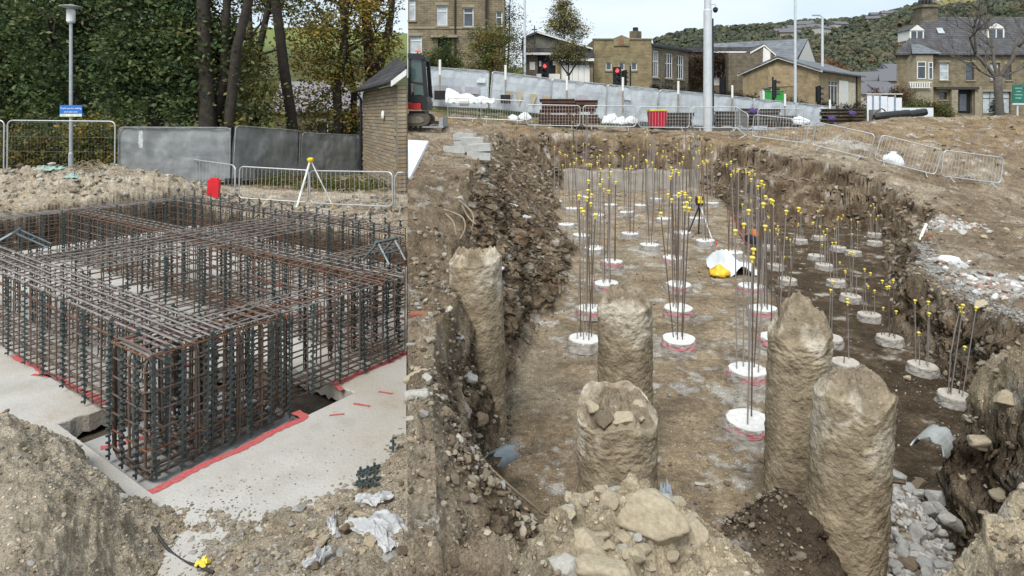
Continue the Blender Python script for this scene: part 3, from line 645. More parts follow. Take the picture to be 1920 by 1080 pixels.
# trestles of steel angle standing on the cages
def trestle(x, y, z, rz, label, m, L_=.75):
    root = empty('folding_trestle', (x, y, z), label, 'trestle', rz=rz)
    for sgn in (-1, 1):
        for k in (0, 1):
            mb = MB(); mb.tube([(sgn * L_ * .5, k * .3, 0.01), (0, k * .3 + .04, .26)], .014, 4); mb.build('leg', m, root)
    mb = MB(); mb.tube([(0, -.02, .27), (0, .4, .27)], .022, 4); mb.build('top_bar', m, root)
    mb = MB(); mb.tube([(L_ * .25, .0, .13), (L_ * .25, .34, .13)], .014, 4); mb.build('cross_bar', m, root)
BLUEG = mat('blue_grey_steel', (.15, .19, .2), .5, metal=.3, nscale=8)
x, y = px(25, 8.9), 8.9; trestle(x, y, -2.0 + .02, .5, 'blue grey steel trestle standing on top of the broad rebar cage', BLUEG, .8)
x, y = px(705, 8.2), 8.2; trestle(x, y, -2.0 + .02, -.6, 'pale blue steel trestle lying at the end of the middle rebar cage', BLUEG, .5)

# ------------------------------------------------------------------ crowd barriers, mesh fence panels
GALV = mat('galvanised_steel', (.52, .53, .53), .45, metal=.55, nscale=12, namt=.12, spec=.5)
def rrect(w, z0, z1, r, n=5):
    p = []
    for cx, cz, a0 in ((w / 2 - r, z1 - r, 0), (-w / 2 + r, z1 - r, 90), (-w / 2 + r, z0 + r, 180), (w / 2 - r, z0 + r, 270)):
        for k in range(n + 1):
            a = rad(a0 + 90 * k / n); p.append((cx + r * math.cos(a), 0, cz + r * math.sin(a)))
    return p
mb = MB(); mb.tube(rrect(2.25, .16, 1.08, .13), .021, 8, closed=True); BF = mb.mesh('frame', GALV, True)
mb = MB(); mb.tube([(0, 0, .16), (0, 0, 1.08)], .0065, 5); BB = mb.mesh('upright_bar', GALV)
mb = MB(); mb.tube([(0, -.27, .012), (0, -.2, .03), (0, 0, .17), (0, .2, .03), (0, .27, .012)], .017, 6); BFT = mb.mesh('foot', GALV, True)
def barrier(p0, p1, label, group, nb=17):
    """p0,p1 ground points (x,y,z) of the ends"""
    p0, p1 = Vector(p0), Vector(p1); d = p1 - p0; mid = (p0 + p1) / 2
    root = empty('crowd_barrier', mid, label, 'barrier', group, math.atan2(d.y, d.x))
    hl = math.hypot(d.x, d.y); root.rotation_euler = (0, -math.atan2(d.z, hl), math.atan2(d.y, d.x))
    s = d.length / 2.3
    link('frame', BF, root, scale=(s, 1, 1))
    for i in range(nb): link('upright_bar', BB, root, ((-1.03 + 2.06 * i / (nb - 1)) * s, 0, 0))
    for k in (-.78, .78): link('foot', BFT, root, (k * s, 0, 0))
    return root
def bar_px(u0, v0, Y0, u1, v1, Y1, label, group): return barrier(P(u0, v0, Y0), P(u1, v1, Y1), label, group)
g = 'crowd barriers along the back of the foundation'
bar_px(328, 352, 21.5, 442, 378, 18.3, 'crowd barrier behind the red box, set at an angle', g)
bar_px(446, 381, 18.0, 578, 390, 17.6, 'crowd barrier left of the yellow and white tripod', g)
bar_px(580, 391, 17.5, 739, 399, 16.3, 'crowd barrier between tripod and stone outbuilding', g)
mb = MB(); 
root = empty('crowd_barrier', (px(750, 16.2), 16.2, pz(400, 16.2)), 'crowd barrier of which only the left end shows below the outbuilding', 'barrier', g)
mb.tube([(.2, 0, .16), (-.05, 0, .16), (-.13, 0, .28), (-.13, 0, .95), (-.05, 0, 1.08), (.2, 0, 1.08)], .021, 8); mb.build('frame', GALV, root, smooth=True)
link('foot', BFT, root, (.02, 0, 0))
for k in (0, 1): link('upright_bar', BB, root, (k * .12, 0, 0))
SHEETG = mat('grey_debris_sheet', (.29, .305, .315), .6, nscale=1.6, namt=.3, bump=.03, bscale=3.5, spec=.35, alpha=.84)
SHEETB = mat('pale_debris_sheet', (.52, .56, .59), .55, nscale=1.3, namt=.15, bump=.02, bscale=3.0, spec=.35)
mb = MB()
for k in range(34): x = -1.7 + 3.4 * k / 33; mb.tube([(x, 0, .1), (x, 0, 1.95)], .0014, 3, caps=False)
for z in (.1, .55, 1.02, 1.48, 1.95): mb.tube([(-1.72, 0, z), (1.72, 0, z)], .003, 4, caps=False)
WIRE = mb.mesh('wire_mesh', mat('dull_wire', (.2, .21, .21), .6, metal=.2))
mb = MB(); mb.tube(rrect(3.46, .03, 2.0, .16), .021, 8, closed=True); HF = mb.mesh('frame', GALV, True)
HFD = HF.copy(); HFD.materials.clear(); HFD.materials.append(mat('dull_frame', (.26, .27, .27), .6, metal=.2))
mb = MB(); mb.box(-.3, .3, -.1, .1, 0, .12); HB = mb.mesh('foot_block', mat('dark_rubber', (.03, .03, .03), .8))
def sheet_mesh(w, h, m, seed, sag=.09):
    n, k = 40, 16; xs = np.linspace(-w / 2, w / 2, n); zs = np.linspace(0, 1, k); X, Z = np.meshgrid(xs, zs); top = h - sag * np.abs(np.sin(xs * 2.2 + seed)) * .6
    zz = .06 + Z * (top - .06)[None, :]; y = .05 + .045 * fbm(X, zz * .5, seed * 3.3, 2.2, 4, .55, seed)
    return grid_mesh('debris_sheet', np.stack([X.ravel(), y.ravel(), zz.ravel()], 1), k, n, m)
def panel(p0, p1, label, group, sheet=None, h=2.0, seed=1, foot=True):
    p0, p1 = Vector(p0), Vector(p1); d = p1 - p0; hl = math.hypot(d.x, d.y); s = d.length / 3.5
    root = empty('mesh_fence_panel', (p0 + p1) / 2, label, 'fence panel', group); root.rotation_euler = (0, -math.atan2(d.z, hl), math.atan2(d.y, d.x))
    link('frame', HF if sheet is None or sheet is SHEETB else HFD, root, scale=(s, 1, h / 2)); tag(link('wire_mesh', WIRE, root, scale=(s, 1, h / 2)), kind='stuff')
    if sheet is not None: link('debris_sheet', sheet_mesh(d.length - .02, h + .02, sheet, seed), root)
    if foot: link('foot_block', HB, root, (-1.72 * s, 0, -.02))
    return root
g = 'mesh fence panels in front of the trees'
panel(P(-195, 341, 19.6), P(8, 343, 19.6), 'open mesh fence panel at the left edge', g)
panel(P(12, 343, 19.6), P(216, 345, 19.6), 'open mesh fence panel in front of the lamp post', g)
panel(P(220, 346, 19.7), P(432, 342, 20.6), 'mesh fence panel with grey sheeting, a white scrap tied to it', g, SHEETG, 1.84, 2)
panel(P(436, 340, 20.6), P(560, 334, 24.2), 'grey sheeted fence panel with faded print right of the corner post', g, SHEETG, 1.87, 3)
panel(P(562, 334, 24.3), P(676, 330, 27.3), 'grey sheeted fence panel reaching the stone outbuilding', g, SHEETG, 1.8, 5)
mb = MB(); n = 8
V = [(x + .012 * math.sin(z * 30), -.02 - .02 * math.sin(z * 14 + x * 20), z) for z in np.linspace(0, .55, n) for x in (-.06, 0, .07)]
mb.add(V, [(3 * i + j, 3 * i + j + 1, 3 * i + j + 4, 3 * i + j + 3) for i in range(n - 1) for j in (0, 1)])
WPOLY = mat('white_polythene', (.66, .67, .68), .4, nscale=5, namt=.15, bump=.012, bscale=28, spec=.5, trans=.35)
o = mb.build('polythene_scrap', WPOLY, loc=P(264, 277, 19.72)); tag(o, 'white polythene scrap tied to the sheeted mesh fence panel', 'plastic scrap')

# ------------------------------------------------------------------ outbuilding of coursed stone
garage = empty('stone_outbuilding', (px(745, 20), 20, -2.6), 'small outbuilding of buff stone courses with dark roof beside the grey fence', 'outbuilding')
A, B = Vector((-3.74, 20.0)), Vector((-6.57, 27.0)); dW = (B - A).normalized(); nW = Vector((-dW.y, dW.x)); nR = Vector((.927, .375))
Lw = (B - A).length; k1 = .33
Cp = A + nR * k1; D = B + nR * 1.95
z0, z1 = -2.75, .98
MORT = mat('mortar', (.21, .185, .145), .95, nscale=6)
mb = MB(); pl = [A, Cp, D, B]
mb.add([(p.x - garage.location.x, p.y - garage.location.y, z - garage.location.z) for z in (z0, z1) for p in pl], [(0, 1, 5, 4), (1, 2, 6, 5), (2, 3, 7, 6), (3, 0, 4, 7), (4, 5, 6, 7), (3, 2, 1, 0)])
mb.build('wall_core', MORT, garage)
STONES = [mat('buff_stone_' + n, c, .9, nscale=4, namt=.18, bump=.01, bscale=20) for n, c in (('pale', (.33, .27, .185)), ('warm', (.29, .225, .15)), ('grey', (.25, .215, .165)))]
mbv = {}
def brick_mesh(w, hh, d, i):
    mb = MB(); e = .008
    mb.add([(e, -d, e), (w - e, -d, e), (w - e, -d, hh - e), (e, -d, hh - e), (0, 0, 0), (w, 0, 0), (w, 0, hh), (0, 0, hh)], [(0, 1, 2, 3), (0, 4, 5, 1), (1, 5, 6, 2), (2, 6, 7, 3), (3, 7, 4, 0)])
    return mb.mesh('stone_block', STONES[i])
BMS = [[brick_mesh(w, .112, d, i) for i in range(3)] for w, d in ((.62, .022), (.8, .03), (.95, .018))]
BW = (.62, .8, .95); r = random.Random(5)
angw = math.atan2(-dW.y, -dW.x)                       # run along wall from B to A seen from outside
row = 0; z = z0 + .25
while z < z1 - .13:
    x = -r.uniform(0, .5) + .5
    x = r.choice([0, .3])
    while x < Lw - .3:
        i = r.randrange(3)
        if x + BW[i] > Lw: i = 0
        if x + BW[i] > Lw: break
        p = B - dW * x
        link('stone_block', BMS[i][r.randrange(3)], garage, (p.x, p.y, z), (0, 0, angw), world=True); x += BW[i] + .016
    mbn = BMS[0][r.randrange(3)]
    p = A + nR * .01; link('stone_block', mbn, garage, (p.x, p.y, z), (0, 0, math.atan2(nR.y, nR.x)), (.48, 1, 1), world=True)
    z += .128; row += 1
SLATE = course_mat('dark_slates', (.055, .055, .06), (.08, .078, .08), (.03, .03, .03), .35, .22, .02)
# roof: slope rising from the eave over the long wall, pale fascia, dark gutter and downpipe
def wpt(base, along, out, z): q = base + dW * along - nR * out; return (q.x - garage.location.x, q.y - garage.location.y, z - garage.location.z)
mb = MB(); t_ = .09
for (a, b) in ((-.25, Lw + .3),):
    V = [wpt(A, a, .28, z1 + .02), wpt(A, b, .28, z1 + .02), wpt(A, b, -1.6, z1 + 1.55), wpt(A, a, -.27, z1 + .52)]
    V += [(p[0], p[1], p[2] + t_) for p in V]
    mb.add(V, [(3, 2, 1, 0), (4, 5, 6, 7), (0, 1, 5, 4), (1, 2, 6, 5), (2, 3, 7, 6), (3, 0, 4, 7)])
me = mb.mesh('roof', SLATE); link('roof', me, garage)
WHITEP = mat('white_paint', (.74, .74, .72), .55, nscale=4, namt=.06)
BLACKP = mat('black_plastic', (.018, .018, .02), .45, nscale=4, spec=.4)
mb = MB(); mb.tube([wpt(A, -.22, .33, z1 + .02), wpt(A, Lw + .25, .33, z1 + .02)], .06, 8); mb.build('gutter', BLACKP, garage)
mb = MB(); mb.tube([wpt(A, Lw - .05, .3, z1), wpt(A, Lw - .05, .09, z1 - .3), wpt(A, Lw - .05, .09, z0 + .1)], .055, 8); mb.build('downpipe', BLACKP, garage)
mb = MB(); V = [wpt(A, -.255, .26, z1 - .08), wpt(A, -.255, -.24, z1 + .3), wpt(A, -.255, -.24, z1 + .5), wpt(A, -.255, .26, z1 + .1)]; V += [wpt(A, -.29, .26, z1 - .08), wpt(A, -.29, -.24, z1 + .3), wpt(A, -.29, -.24, z1 + .5), wpt(A, -.29, .26, z1 + .1)]
mb.add(V, [(0, 1, 2, 3), (7, 6, 5, 4), (0, 4, 5, 1), (1, 5, 6, 2), (2, 6, 7, 3), (3, 7, 4, 0)]); mb.build('bargeboard', WHITEP, garage)
mb = MB(); c = wpt(A, 2.2, .05, -.02); mb.lathe([(.16, 0), (.17, .03), (.13, .07), (.03, .09)], 16); o = mb.build('wall_light', WHITEP, garage, c); o.rotation_euler = Matrix(((-dW.x, 0, -nR.x), (-dW.y, 0, -nR.y), (0, 1, 0))).to_euler()

# ------------------------------------------------------------------ lamp post with sign, tripod, red box
lp = empty('lamp_post', (px(133, 20.4), 20.4, -2.2), 'grey lamp post with flat disc top and small blue sign', 'lamp post')
GPAINT = mat('grey_post_paint', (.36, .39, .41), .5, metal=.2, nscale=5, namt=.1)
mb = MB(); mb.lathe([(.075, 0), (.075, .9), (.055, .95), (.048, 5.25), (.05, 5.27)], 12); mb.build('post', GPAINT, lp, smooth=False)
mb = MB(); mb.lathe([(.10, 5.25), (.13, 5.3), (.13, 5.68), (.09, 5.72)], 16); mb.build('lantern', mat('lantern_glass', (.55, .57, .56), .3, nscale=3, spec=.5), lp)
mb = MB(); mb.lathe([(.03, 5.7), (.34, 5.78), (.34, 5.80), (.06, 5.86)], 24); mb.build('cap_disc', GPAINT, lp)
sg = MB(); sg.box(-.36, .36, -.012, .012, -.19, .19); sign = sg.build('sign', mat('sign_blue', (.03, .16, .52), .4, nscale=2, namt=.05), lp, (.06, -.075, (215 - 208) / FPX * 20.4 + 2.2), rot=(0, 0, .04))
sb = MB(); sb.box(-.355, .355, -.018, -.0125, -.188, -.10); sb.build('sign_strip', mat('sign_cream', (.62, .66, .52), .5), sign)
def lettering(txt, size, m, parent, loc, rot=(rad(90), 0, 0), ext=.002):
    cu = bpy.data.curves.new('lettering', 'FONT'); cu.body = txt; cu.size = size; cu.align_x = 'CENTER'; cu.align_y = 'CENTER'; cu.extrude = ext
    o = bpy.data.objects.new('tmp', cu); COL.objects.link(o); bpy.context.view_layer.update()
    me = bpy.data.meshes.new_from_object(o.evaluated_get(bpy.context.evaluated_depsgraph_get())); bpy.data.objects.remove(o); me.materials.clear(); me.materials.append(m); me.name = 'lettering'
    return tag(link('lettering', me, parent, loc, rot), kind='stuff')
LW = mat('letter_white', (.85, .87, .9), .5)
lettering('Thank you for visiting', .078, LW, sign, (.0, -.016, .085)); lettering('and take care', .078, LW, sign, (.0, -.016, -.03))
tr = empty('surveying_tripod', (px(582, 17.3), 17.3, pz(390, 17.3)), 'white and yellow surveying tripod standing between two crowd barriers', 'tripod')
YEL = mat('yellow_plastic', (.80, .58, .03), .45, nscale=6, namt=.1); WLEG = mat('white_leg', (.72, .73, .70), .45)
for (x, y) in ((-.28, -.35), (-.55, .45), (.62, .1)):
    mb = MB(); mb.tube([(0, 0, 1.36), (x * .96, y * .96, .06)], [.028, .03] if (x, y) == (-.28, -.35) else [.02, .018], 6); lg = mb.build('leg', WLEG, tr)
    mb = MB(); mb.tube([(x * .9, y * .9, .12), (x, y, 0)], [.04, .012], 6); mb.build('leg_tip', YEL, lg)
mb = MB(); mb.lathe([(.06, 1.3), (.09, 1.35), (.09, 1.4), (.04, 1.42)], 10); mb.build('tripod_head', YEL, tr)
rb = MB(); rb.box(-.15, .15, -.12, .12, 0, .5); rb.box(-.1, .1, -.08, .08, .5, .55); rb.box(-.152, -.1, -.13, -.1, .05, .12)
o = rb.build('red_box', mat('red_plastic', (.62, .025, .035), .45, nscale=5, namt=.1), loc=(px(400, 17.6), 17.6, g1s(px(400, 17.6), 17.6) + .02), rot=(0, .06, .2)); tag(o, 'upright red plastic box on bare ground by the angled barrier', 'box')
# ------------------------------------------------------------------ right site: uncut concrete piles
PILEC = mat('rough_pile_concrete', (.36, .295, .20), .95, nscale=9, col2=(.19, .15, .10), bump=.03, bscale=42, attr=True, spec=.12)
def gritty(m):
    t = m.node_tree; l = t.links.new; b = t.nodes['Principled BSDF']; tcx = [n for n in t.nodes if n.type == 'TEX_COORD'][0]; src = b.inputs['Base Color'].links[0].from_socket
    mpn = N(t, 'ShaderNodeMapping'); mpn.inputs['Scale'].default_value = (1, 1, 2.4); l(tcx.outputs['Object'], mpn.inputs['Vector'])
    for node, sc_, p0, p1, colr, f in (('N', 30, .60, .70, (.50, .44, .34), .75), ('N', 16, .42, .32, (.11, .085, .055), .75), ('N', 5, .55, .72, (.42, .37, .28), .5), ('N', 85, .62, .7, (.55, .5, .42), .6)):
        n = N(t, 'ShaderNodeTexNoise'); n.inputs['Scale'].default_value = sc_; n.inputs['Detail'].default_value = 6; n.inputs['Roughness'].default_value = .7; l(mpn.outputs[0], n.inputs['Vector'])
        mr = N(t, 'ShaderNodeMapRange'); mr.inputs['From Min'].default_value = p0; mr.inputs['From Max'].default_value = p1; mr.inputs['To Max'].default_value = f; l(n.outputs['Fac'], mr.inputs['Value'])
        mi = N(t, 'ShaderNodeMixRGB'); l(mr.outputs[0], mi.inputs[0]); l(src, mi.inputs[1]); mi.inputs[2].default_value = (*colr, 1); src = mi.outputs[0]
    l(src, b.inputs['Base Color'])
gritty(PILEC)
def big_pile(x, y, z0, z1, rr, label, seed, lean=(0, 0), topshape='dome', dirt=.5):
    nr, na = 170, 120; ang = np.linspace(0, 2 * math.pi, na + 1); h = z1 - z0; nt_ = 44
    ca1, sa1 = np.cos(ang), np.sin(ang); zz = np.linspace(0, h, nr - nt_); A_, Z_ = np.meshgrid(ang, zz); ca, sa = np.cos(A_), np.sin(A_); f = Z_ / h
    def rad_noise(c, s_, z):
        n = fbm(c * rr + seed, s_ * rr, z * .5, 2.6, 3, .5, seed); rg = fbm(c * rr, s_ * rr + seed, z * 1.6, 11, 4, .65, seed + 5)
        return 1 + .02 * n + .022 * rg + .013 * fbm(c * rr, s_ * rr, z * 1.2, 32, 3, .7, seed + 9)
    R = rr * rad_noise(ca, sa, Z_)
    edge = h * (1 - .03 * (1 + fbm(ca * .6, sa * .6, seed, 2, 3, .5, seed + 4)))      # broken rim
    if topshape == 'peak': edge = edge - .1
    if topshape == 'bowl': edge = edge - .03 + .035 * sa
    Zs = np.where(f > .8, h * .8 + (Z_ - h * .8) * (edge - h * .8) / (h * .2), Z_)
    Vs = [np.stack([R * ca + lean[0] * f, R * sa + lean[1] * f, Zs], -1)]
    tq = np.linspace(0.02, 1, nt_)[:, None]; Re, Ze = R[-1][None], Zs[-1][None]; q = 1 - tq; xx = Re * ca1 * q; yy = Re * sa1 * q
    rn = fbm(xx, yy, seed, 5, 5, .6, seed + 2); rg = 1 - 2 * np.abs(fbm(xx, yy, seed, 9, 4, .55, seed + 3))
    bulge = {'dome': .11, 'bowl': -.03, 'peak': .20}[topshape]; shp = 1 - q ** (2.4 if topshape == 'dome' else 1.5)
    rn = rn * .8 + .3 * fbm(xx, yy, seed, 18, 3, .6, seed + 8); zt_ = Ze * (q ** 2) + (h - .03) * (1 - q ** 2) + bulge * shp + (.05 * rn + .03 * rg) * np.clip(tq * 5, 0, 1)
    Vs.append(np.stack([xx + lean[0], yy + lean[1], zt_], -1)); V = np.concatenate(Vs).reshape(-1, 3); nrow = nr
    fa = np.concatenate([f, np.ones((nt_, na + 1))]); top = np.concatenate([np.zeros_like(f), np.broadcast_to(tq, (nt_, na + 1))]); CA = np.concatenate([ca, np.broadcast_to(ca1, (nt_, na + 1))]); SA = np.concatenate([sa, np.broadcast_to(sa1, (nt_, na + 1))])
    zq = V[:, 2].reshape(fa.shape)
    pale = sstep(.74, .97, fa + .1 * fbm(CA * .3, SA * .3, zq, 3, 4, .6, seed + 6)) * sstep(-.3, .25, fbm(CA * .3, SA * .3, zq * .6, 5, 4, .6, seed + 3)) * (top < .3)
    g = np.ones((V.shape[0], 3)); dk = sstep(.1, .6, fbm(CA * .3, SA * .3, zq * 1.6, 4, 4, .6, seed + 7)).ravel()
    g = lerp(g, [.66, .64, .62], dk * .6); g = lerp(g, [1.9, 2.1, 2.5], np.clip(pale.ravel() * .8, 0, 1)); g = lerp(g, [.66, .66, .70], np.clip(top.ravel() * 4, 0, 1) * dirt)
    root = empty('concrete_pile', (x, y, z0), label, 'concrete pile', 'uncut concrete piles standing in the pit')
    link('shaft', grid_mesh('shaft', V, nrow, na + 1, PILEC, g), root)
    return root
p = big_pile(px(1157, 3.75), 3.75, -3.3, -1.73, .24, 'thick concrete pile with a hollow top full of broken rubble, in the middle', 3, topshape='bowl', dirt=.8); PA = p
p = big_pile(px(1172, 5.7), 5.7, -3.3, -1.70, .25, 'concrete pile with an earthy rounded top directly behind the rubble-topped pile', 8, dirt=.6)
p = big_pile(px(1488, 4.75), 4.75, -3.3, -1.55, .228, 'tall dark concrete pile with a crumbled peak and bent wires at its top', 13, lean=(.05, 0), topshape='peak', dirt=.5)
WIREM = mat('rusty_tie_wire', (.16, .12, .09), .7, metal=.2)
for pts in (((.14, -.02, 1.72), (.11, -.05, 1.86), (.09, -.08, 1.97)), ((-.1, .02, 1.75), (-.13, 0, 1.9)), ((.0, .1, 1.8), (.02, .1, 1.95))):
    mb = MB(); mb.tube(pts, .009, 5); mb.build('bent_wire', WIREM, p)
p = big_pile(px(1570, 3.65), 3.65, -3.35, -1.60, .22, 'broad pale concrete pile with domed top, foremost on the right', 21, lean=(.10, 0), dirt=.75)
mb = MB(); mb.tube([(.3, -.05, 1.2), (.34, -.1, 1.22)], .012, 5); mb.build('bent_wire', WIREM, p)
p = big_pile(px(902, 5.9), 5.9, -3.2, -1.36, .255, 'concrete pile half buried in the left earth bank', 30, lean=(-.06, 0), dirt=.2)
# ------------------------------------------------------------------ trimmed piles with starter bars
HEADC = mat('pile_head_concrete', (.36, .345, .32), .9, nscale=9, col2=(.22, .2, .17), bump=.01, bscale=40)
HEADW = mat('white_marking_paint', (.70, .70, .68), .85, nscale=14, col2=(.55, .53, .49), spec=.15, bump=.004, bscale=40)
PINK = mat('pink_marking_paint', (.50, .17, .19), .8, nscale=18, col2=(.34, .2, .19))
CAPY = mat('yellow_bar_cap', (.74, .60, .09), .4, nscale=5, namt=.08, spec=.4)
def head_mesh(h, rr, seed, m, z0=0.0, z1=None, flare=.03):
    na, nz_ = 36, 7; ang = np.linspace(0, 2 * math.pi, na + 1); zz = np.linspace(z0, z1 if z1 else h, nz_); A_, Z_ = np.meshgrid(ang, zz)
    R = rr + flare * (1 - (Z_ - z0) / (zz[-1] - z0)) + .013 * fbm(np.cos(A_) * 2 + seed, np.sin(A_) * 2, Z_ * 6, 2.5, 4, .6, seed)
    mb = MB(); V = np.stack([(R * np.cos(A_)).ravel(), (R * np.sin(A_)).ravel(), Z_.ravel()], 1); n = na + 1
    F = [(i * n + k, i * n + k + 1, (i + 1) * n + k + 1, (i + 1) * n + k) for i in range(nz_ - 1) for k in range(na)]
    F.append(tuple((nz_ - 1) * n + k for k in range(na))); mb.add(V, F); return mb.mesh('pile_head', m)
HEADS = [head_mesh(.135, .222, k, HEADC) for k in range(4)]; TOPS = []
for k in range(4):
    na = 36; ang = np.linspace(0, 2 * math.pi, na, endpoint=False); R = .214 + .012 * fbm(np.cos(ang) * 2 + k, np.sin(ang) * 2, 9, 2.5, 4, .6, k)
    mb = MB(); V = [(0, 0, .146)] + [(R[i] * math.cos(ang[i]), R[i] * math.sin(ang[i]), .143) for i in range(na)] + [(R[i] * 1.02 * math.cos(ang[i]), R[i] * 1.02 * math.sin(ang[i]), .118) for i in range(na)]
    mb.add(V, [(0, 1 + i, 1 + (i + 1) % na) for i in range(na)] + [(1 + i, 1 + na + i, 1 + na + (i + 1) % na, 1 + (i + 1) % na) for i in range(na)]); TOPS.append(mb.mesh('white_top', HEADW))
MUDTOP = mat('muddy_pile_top', (.52, .49, .44), .9, nscale=11, col2=(.36, .32, .26), spec=.12)
TOPS2 = []
for me_ in TOPS:
    q_ = me_.copy(); q_.materials.clear(); q_.materials.append(MUDTOP); TOPS2.append(q_)
BANDS = [head_mesh(.1, .229, k, PINK, .055, .112, .012) for k in range(2)]
mb = MB(); mb.tube([(0, 0, 0), (0, 0, 1)], 1.0, 6); ROD = mb.mesh('starter_bar', mat('weathered_bar', (.36, .335, .31), .6, metal=.25, nscale=.6, col2=(.2, .17, .15))); mb = MB(); mb.tube([(0, 0, 0), (0, 0, 1)], 1.0, 6); ROD2 = mb.mesh('starter_bar', STEEL)
mb = MB(); mb.lathe([(.012, -.05), (.013, -.012), (.027, -.006), (.029, .006), (.016, .017)], 10); CAPM = mb.mesh('bar_cap', CAPY)
TRIM_GROUP_U = 'trimmed pile heads with starter bars on the upper pit floor'; TRIM_GROUP_L = 'trimmed pile heads with starter bars on the lower pit floor'
r = random.Random(44)
ORD = sorted(range(len(PILES)), key=lambda i: PILES[i][1])
def nth(k): return ['nearest', 'second nearest', 'third nearest', 'fourth nearest', 'fifth nearest', 'sixth nearest', 'seventh nearest', 'eighth nearest'][k]
def relation(i):
    x, y, z, lw = PILES[i]; same = sorted([j for j in range(len(PILES)) if PILES[j][3] == lw], key=lambda j: PILES[j][1])
    return same.index(i)
SPECIAL = {3: 'nearest white pile head, partly hidden by the tall dark pile', 2: 'white pile head with a broad pink band, second nearest on the upper floor', 1: 'white pile head with pink sides in the middle of the pit floor, tall bars', 0: 'white pile head left of the earthy-topped pile, bare grey sides',
           14: 'white pile head with a small red cap beside it, in front of the pit tripod', 15: 'white pile head next to the white membrane and yellow bag', 18: 'white pile head straight behind the leaning bundle of bars', 38: 'low white pile head nearest the right bank, with long leaning bars', 52: 'pile head under the right rubble bank with bars bent sideways', 36: 'low white pile head with two heights of capped bars left of the right bank'}
for i, (x, y, z, lw) in enumerate(PILES):
    if lw: floor = -3.85
    else: floor = -3.2
    k = relation(i); zb = floor
    nb = r.choice([4, 4, 5, 6]) if y < 16 else r.choice([3, 4, 5])
    if i == 3: nb = 2
    if i == 52: nb = 5
    if i in (34, 35): nb = 2
    if i in SPECIAL: lab = SPECIAL[i]
    else:
        left = px(1180, y) > x; peers = sorted([j for j in range(len(PILES)) if PILES[j][3] == lw and j not in SPECIAL and (lw or (px(1180, PILES[j][1]) > PILES[j][0]) == left)], key=lambda j: PILES[j][1]); k = peers.index(i)
        ordn = ['nearest', 'second', 'third', 'fourth', 'fifth', 'sixth', 'seventh', 'eighth', 'ninth', 'tenth', 'eleventh', 'twelfth', 'thirteenth', 'fourteenth', 'fifteenth', 'sixteenth'][k]
        lab = ('muddy pile head with %s bars, %s from the near end of the lower floor' if lw else 'white pile head with %s bars, %s from the near end, ' + ('left' if left else 'right') + ' side of upper floor') % (['no', 'one', 'two', 'three', 'four', 'five', 'six'][nb], ordn)
    root = empty('trimmed_pile', (x, y, zb), lab, 'pile head', TRIM_GROUP_L if lw else TRIM_GROUP_U)
    ro = (r.uniform(-.04, .04), r.uniform(-.04, .04), r.uniform(0, 6))
    if lw: root.scale = (.88, .88, .88)
    link('pile_head', HEADS[i % 4], root, rot=ro); link('white_top', TOPS2[i % 4] if lw else TOPS[i % 4], root, rot=ro)
    if not lw and y < 13.5 and i not in (0,): link('pink_band', BANDS[i % 2], root, rot=ro)
    L0 = 1.95 if not lw else 1.05
    if i in (52,): L0 = 1.5
    a0 = r.uniform(0, 6); lean0 = (r.gauss(0, .02), r.gauss(0, .02))
    for k in range(nb):
        a = a0 + 6.28 * k / nb + r.uniform(-.3, .3); q = r.uniform(.06, .14); bx, by = q * math.cos(a), q * math.sin(a)
        Lb = L0 * r.uniform(.86, 1.06) * (.55 if (lw and r.random() < .25) else 1)
        lean = (lean0[0] + r.gauss(0, .025), lean0[1] + r.gauss(0, .03)) if i != 52 else (r.uniform(-.02, .06), .12)
        rr_ = .0078 if y < 12 else .0095
        if i == 52 and k == 0:
            mb = MB(); mb.tube([(-.1, 0, .1), (-.06, 0, .75), (.03, .02, 1.15), (.1, .02, 1.42)], .0105, 6); sb = mb.build('starter_bar', STEELG, root); link('bar_cap', CAPM, sb, (.1, .02, 1.44)); continue
        sb = link('starter_bar', ROD if r.random() < .6 else ROD2, root, (bx, by, .1), (lean[0], lean[1], 0), (rr_, rr_, Lb))
        if r.random() < .93:
            c = link('bar_cap', CAPM, sb, (0, 0, 1.0), (0, 0, 0), (1 / rr_ * 1.0, 1 / rr_ * 1.0, 1 / Lb))
# extra slender bundles with no head showing
DKB = STEEL
for (u, v, nb, ht, lab) in ((1306, 394, 9, 2.7, 'dense bundle of tall dark bars near the far end of the pit'), (1228, 400, 7, 2.6, 'bundle of tall bars left of the dense dark bundle'), (1392, 432, 6, 1.9, 'bars rising beside the step to the lower floor, far left one'), (1418, 452, 7, 1.7, 'row of capped bars along the step to the lower floor'), (1090, 352, 7, 2.1, 'cluster of yellow capped bars in the far left corner of the pit')):
    h = 3.2; Y = h * FPX / (v - HOR); x = px(u, Y)
    root = empty('bar_bundle', (x, Y, g1(x, Y) - .02), lab, 'steel bars', 'bundles of starter bars')
    for k in range(nb):
        a, b = r.uniform(-.35, .35), r.uniform(-.25, .25); Lb = ht * r.uniform(.85, 1.05)
        sb = link('starter_bar', ROD2 if k % 2 else ROD, root, (a, b, 0), (r.gauss(0, .015), r.gauss(0, .02), 0), (.0115, .0115, Lb))
        if r.random() < .6: link('bar_cap', CAPM, sb, (0, 0, 1), (0, 0, 0), (1 / .0115, 1 / .0115, 1 / Lb))
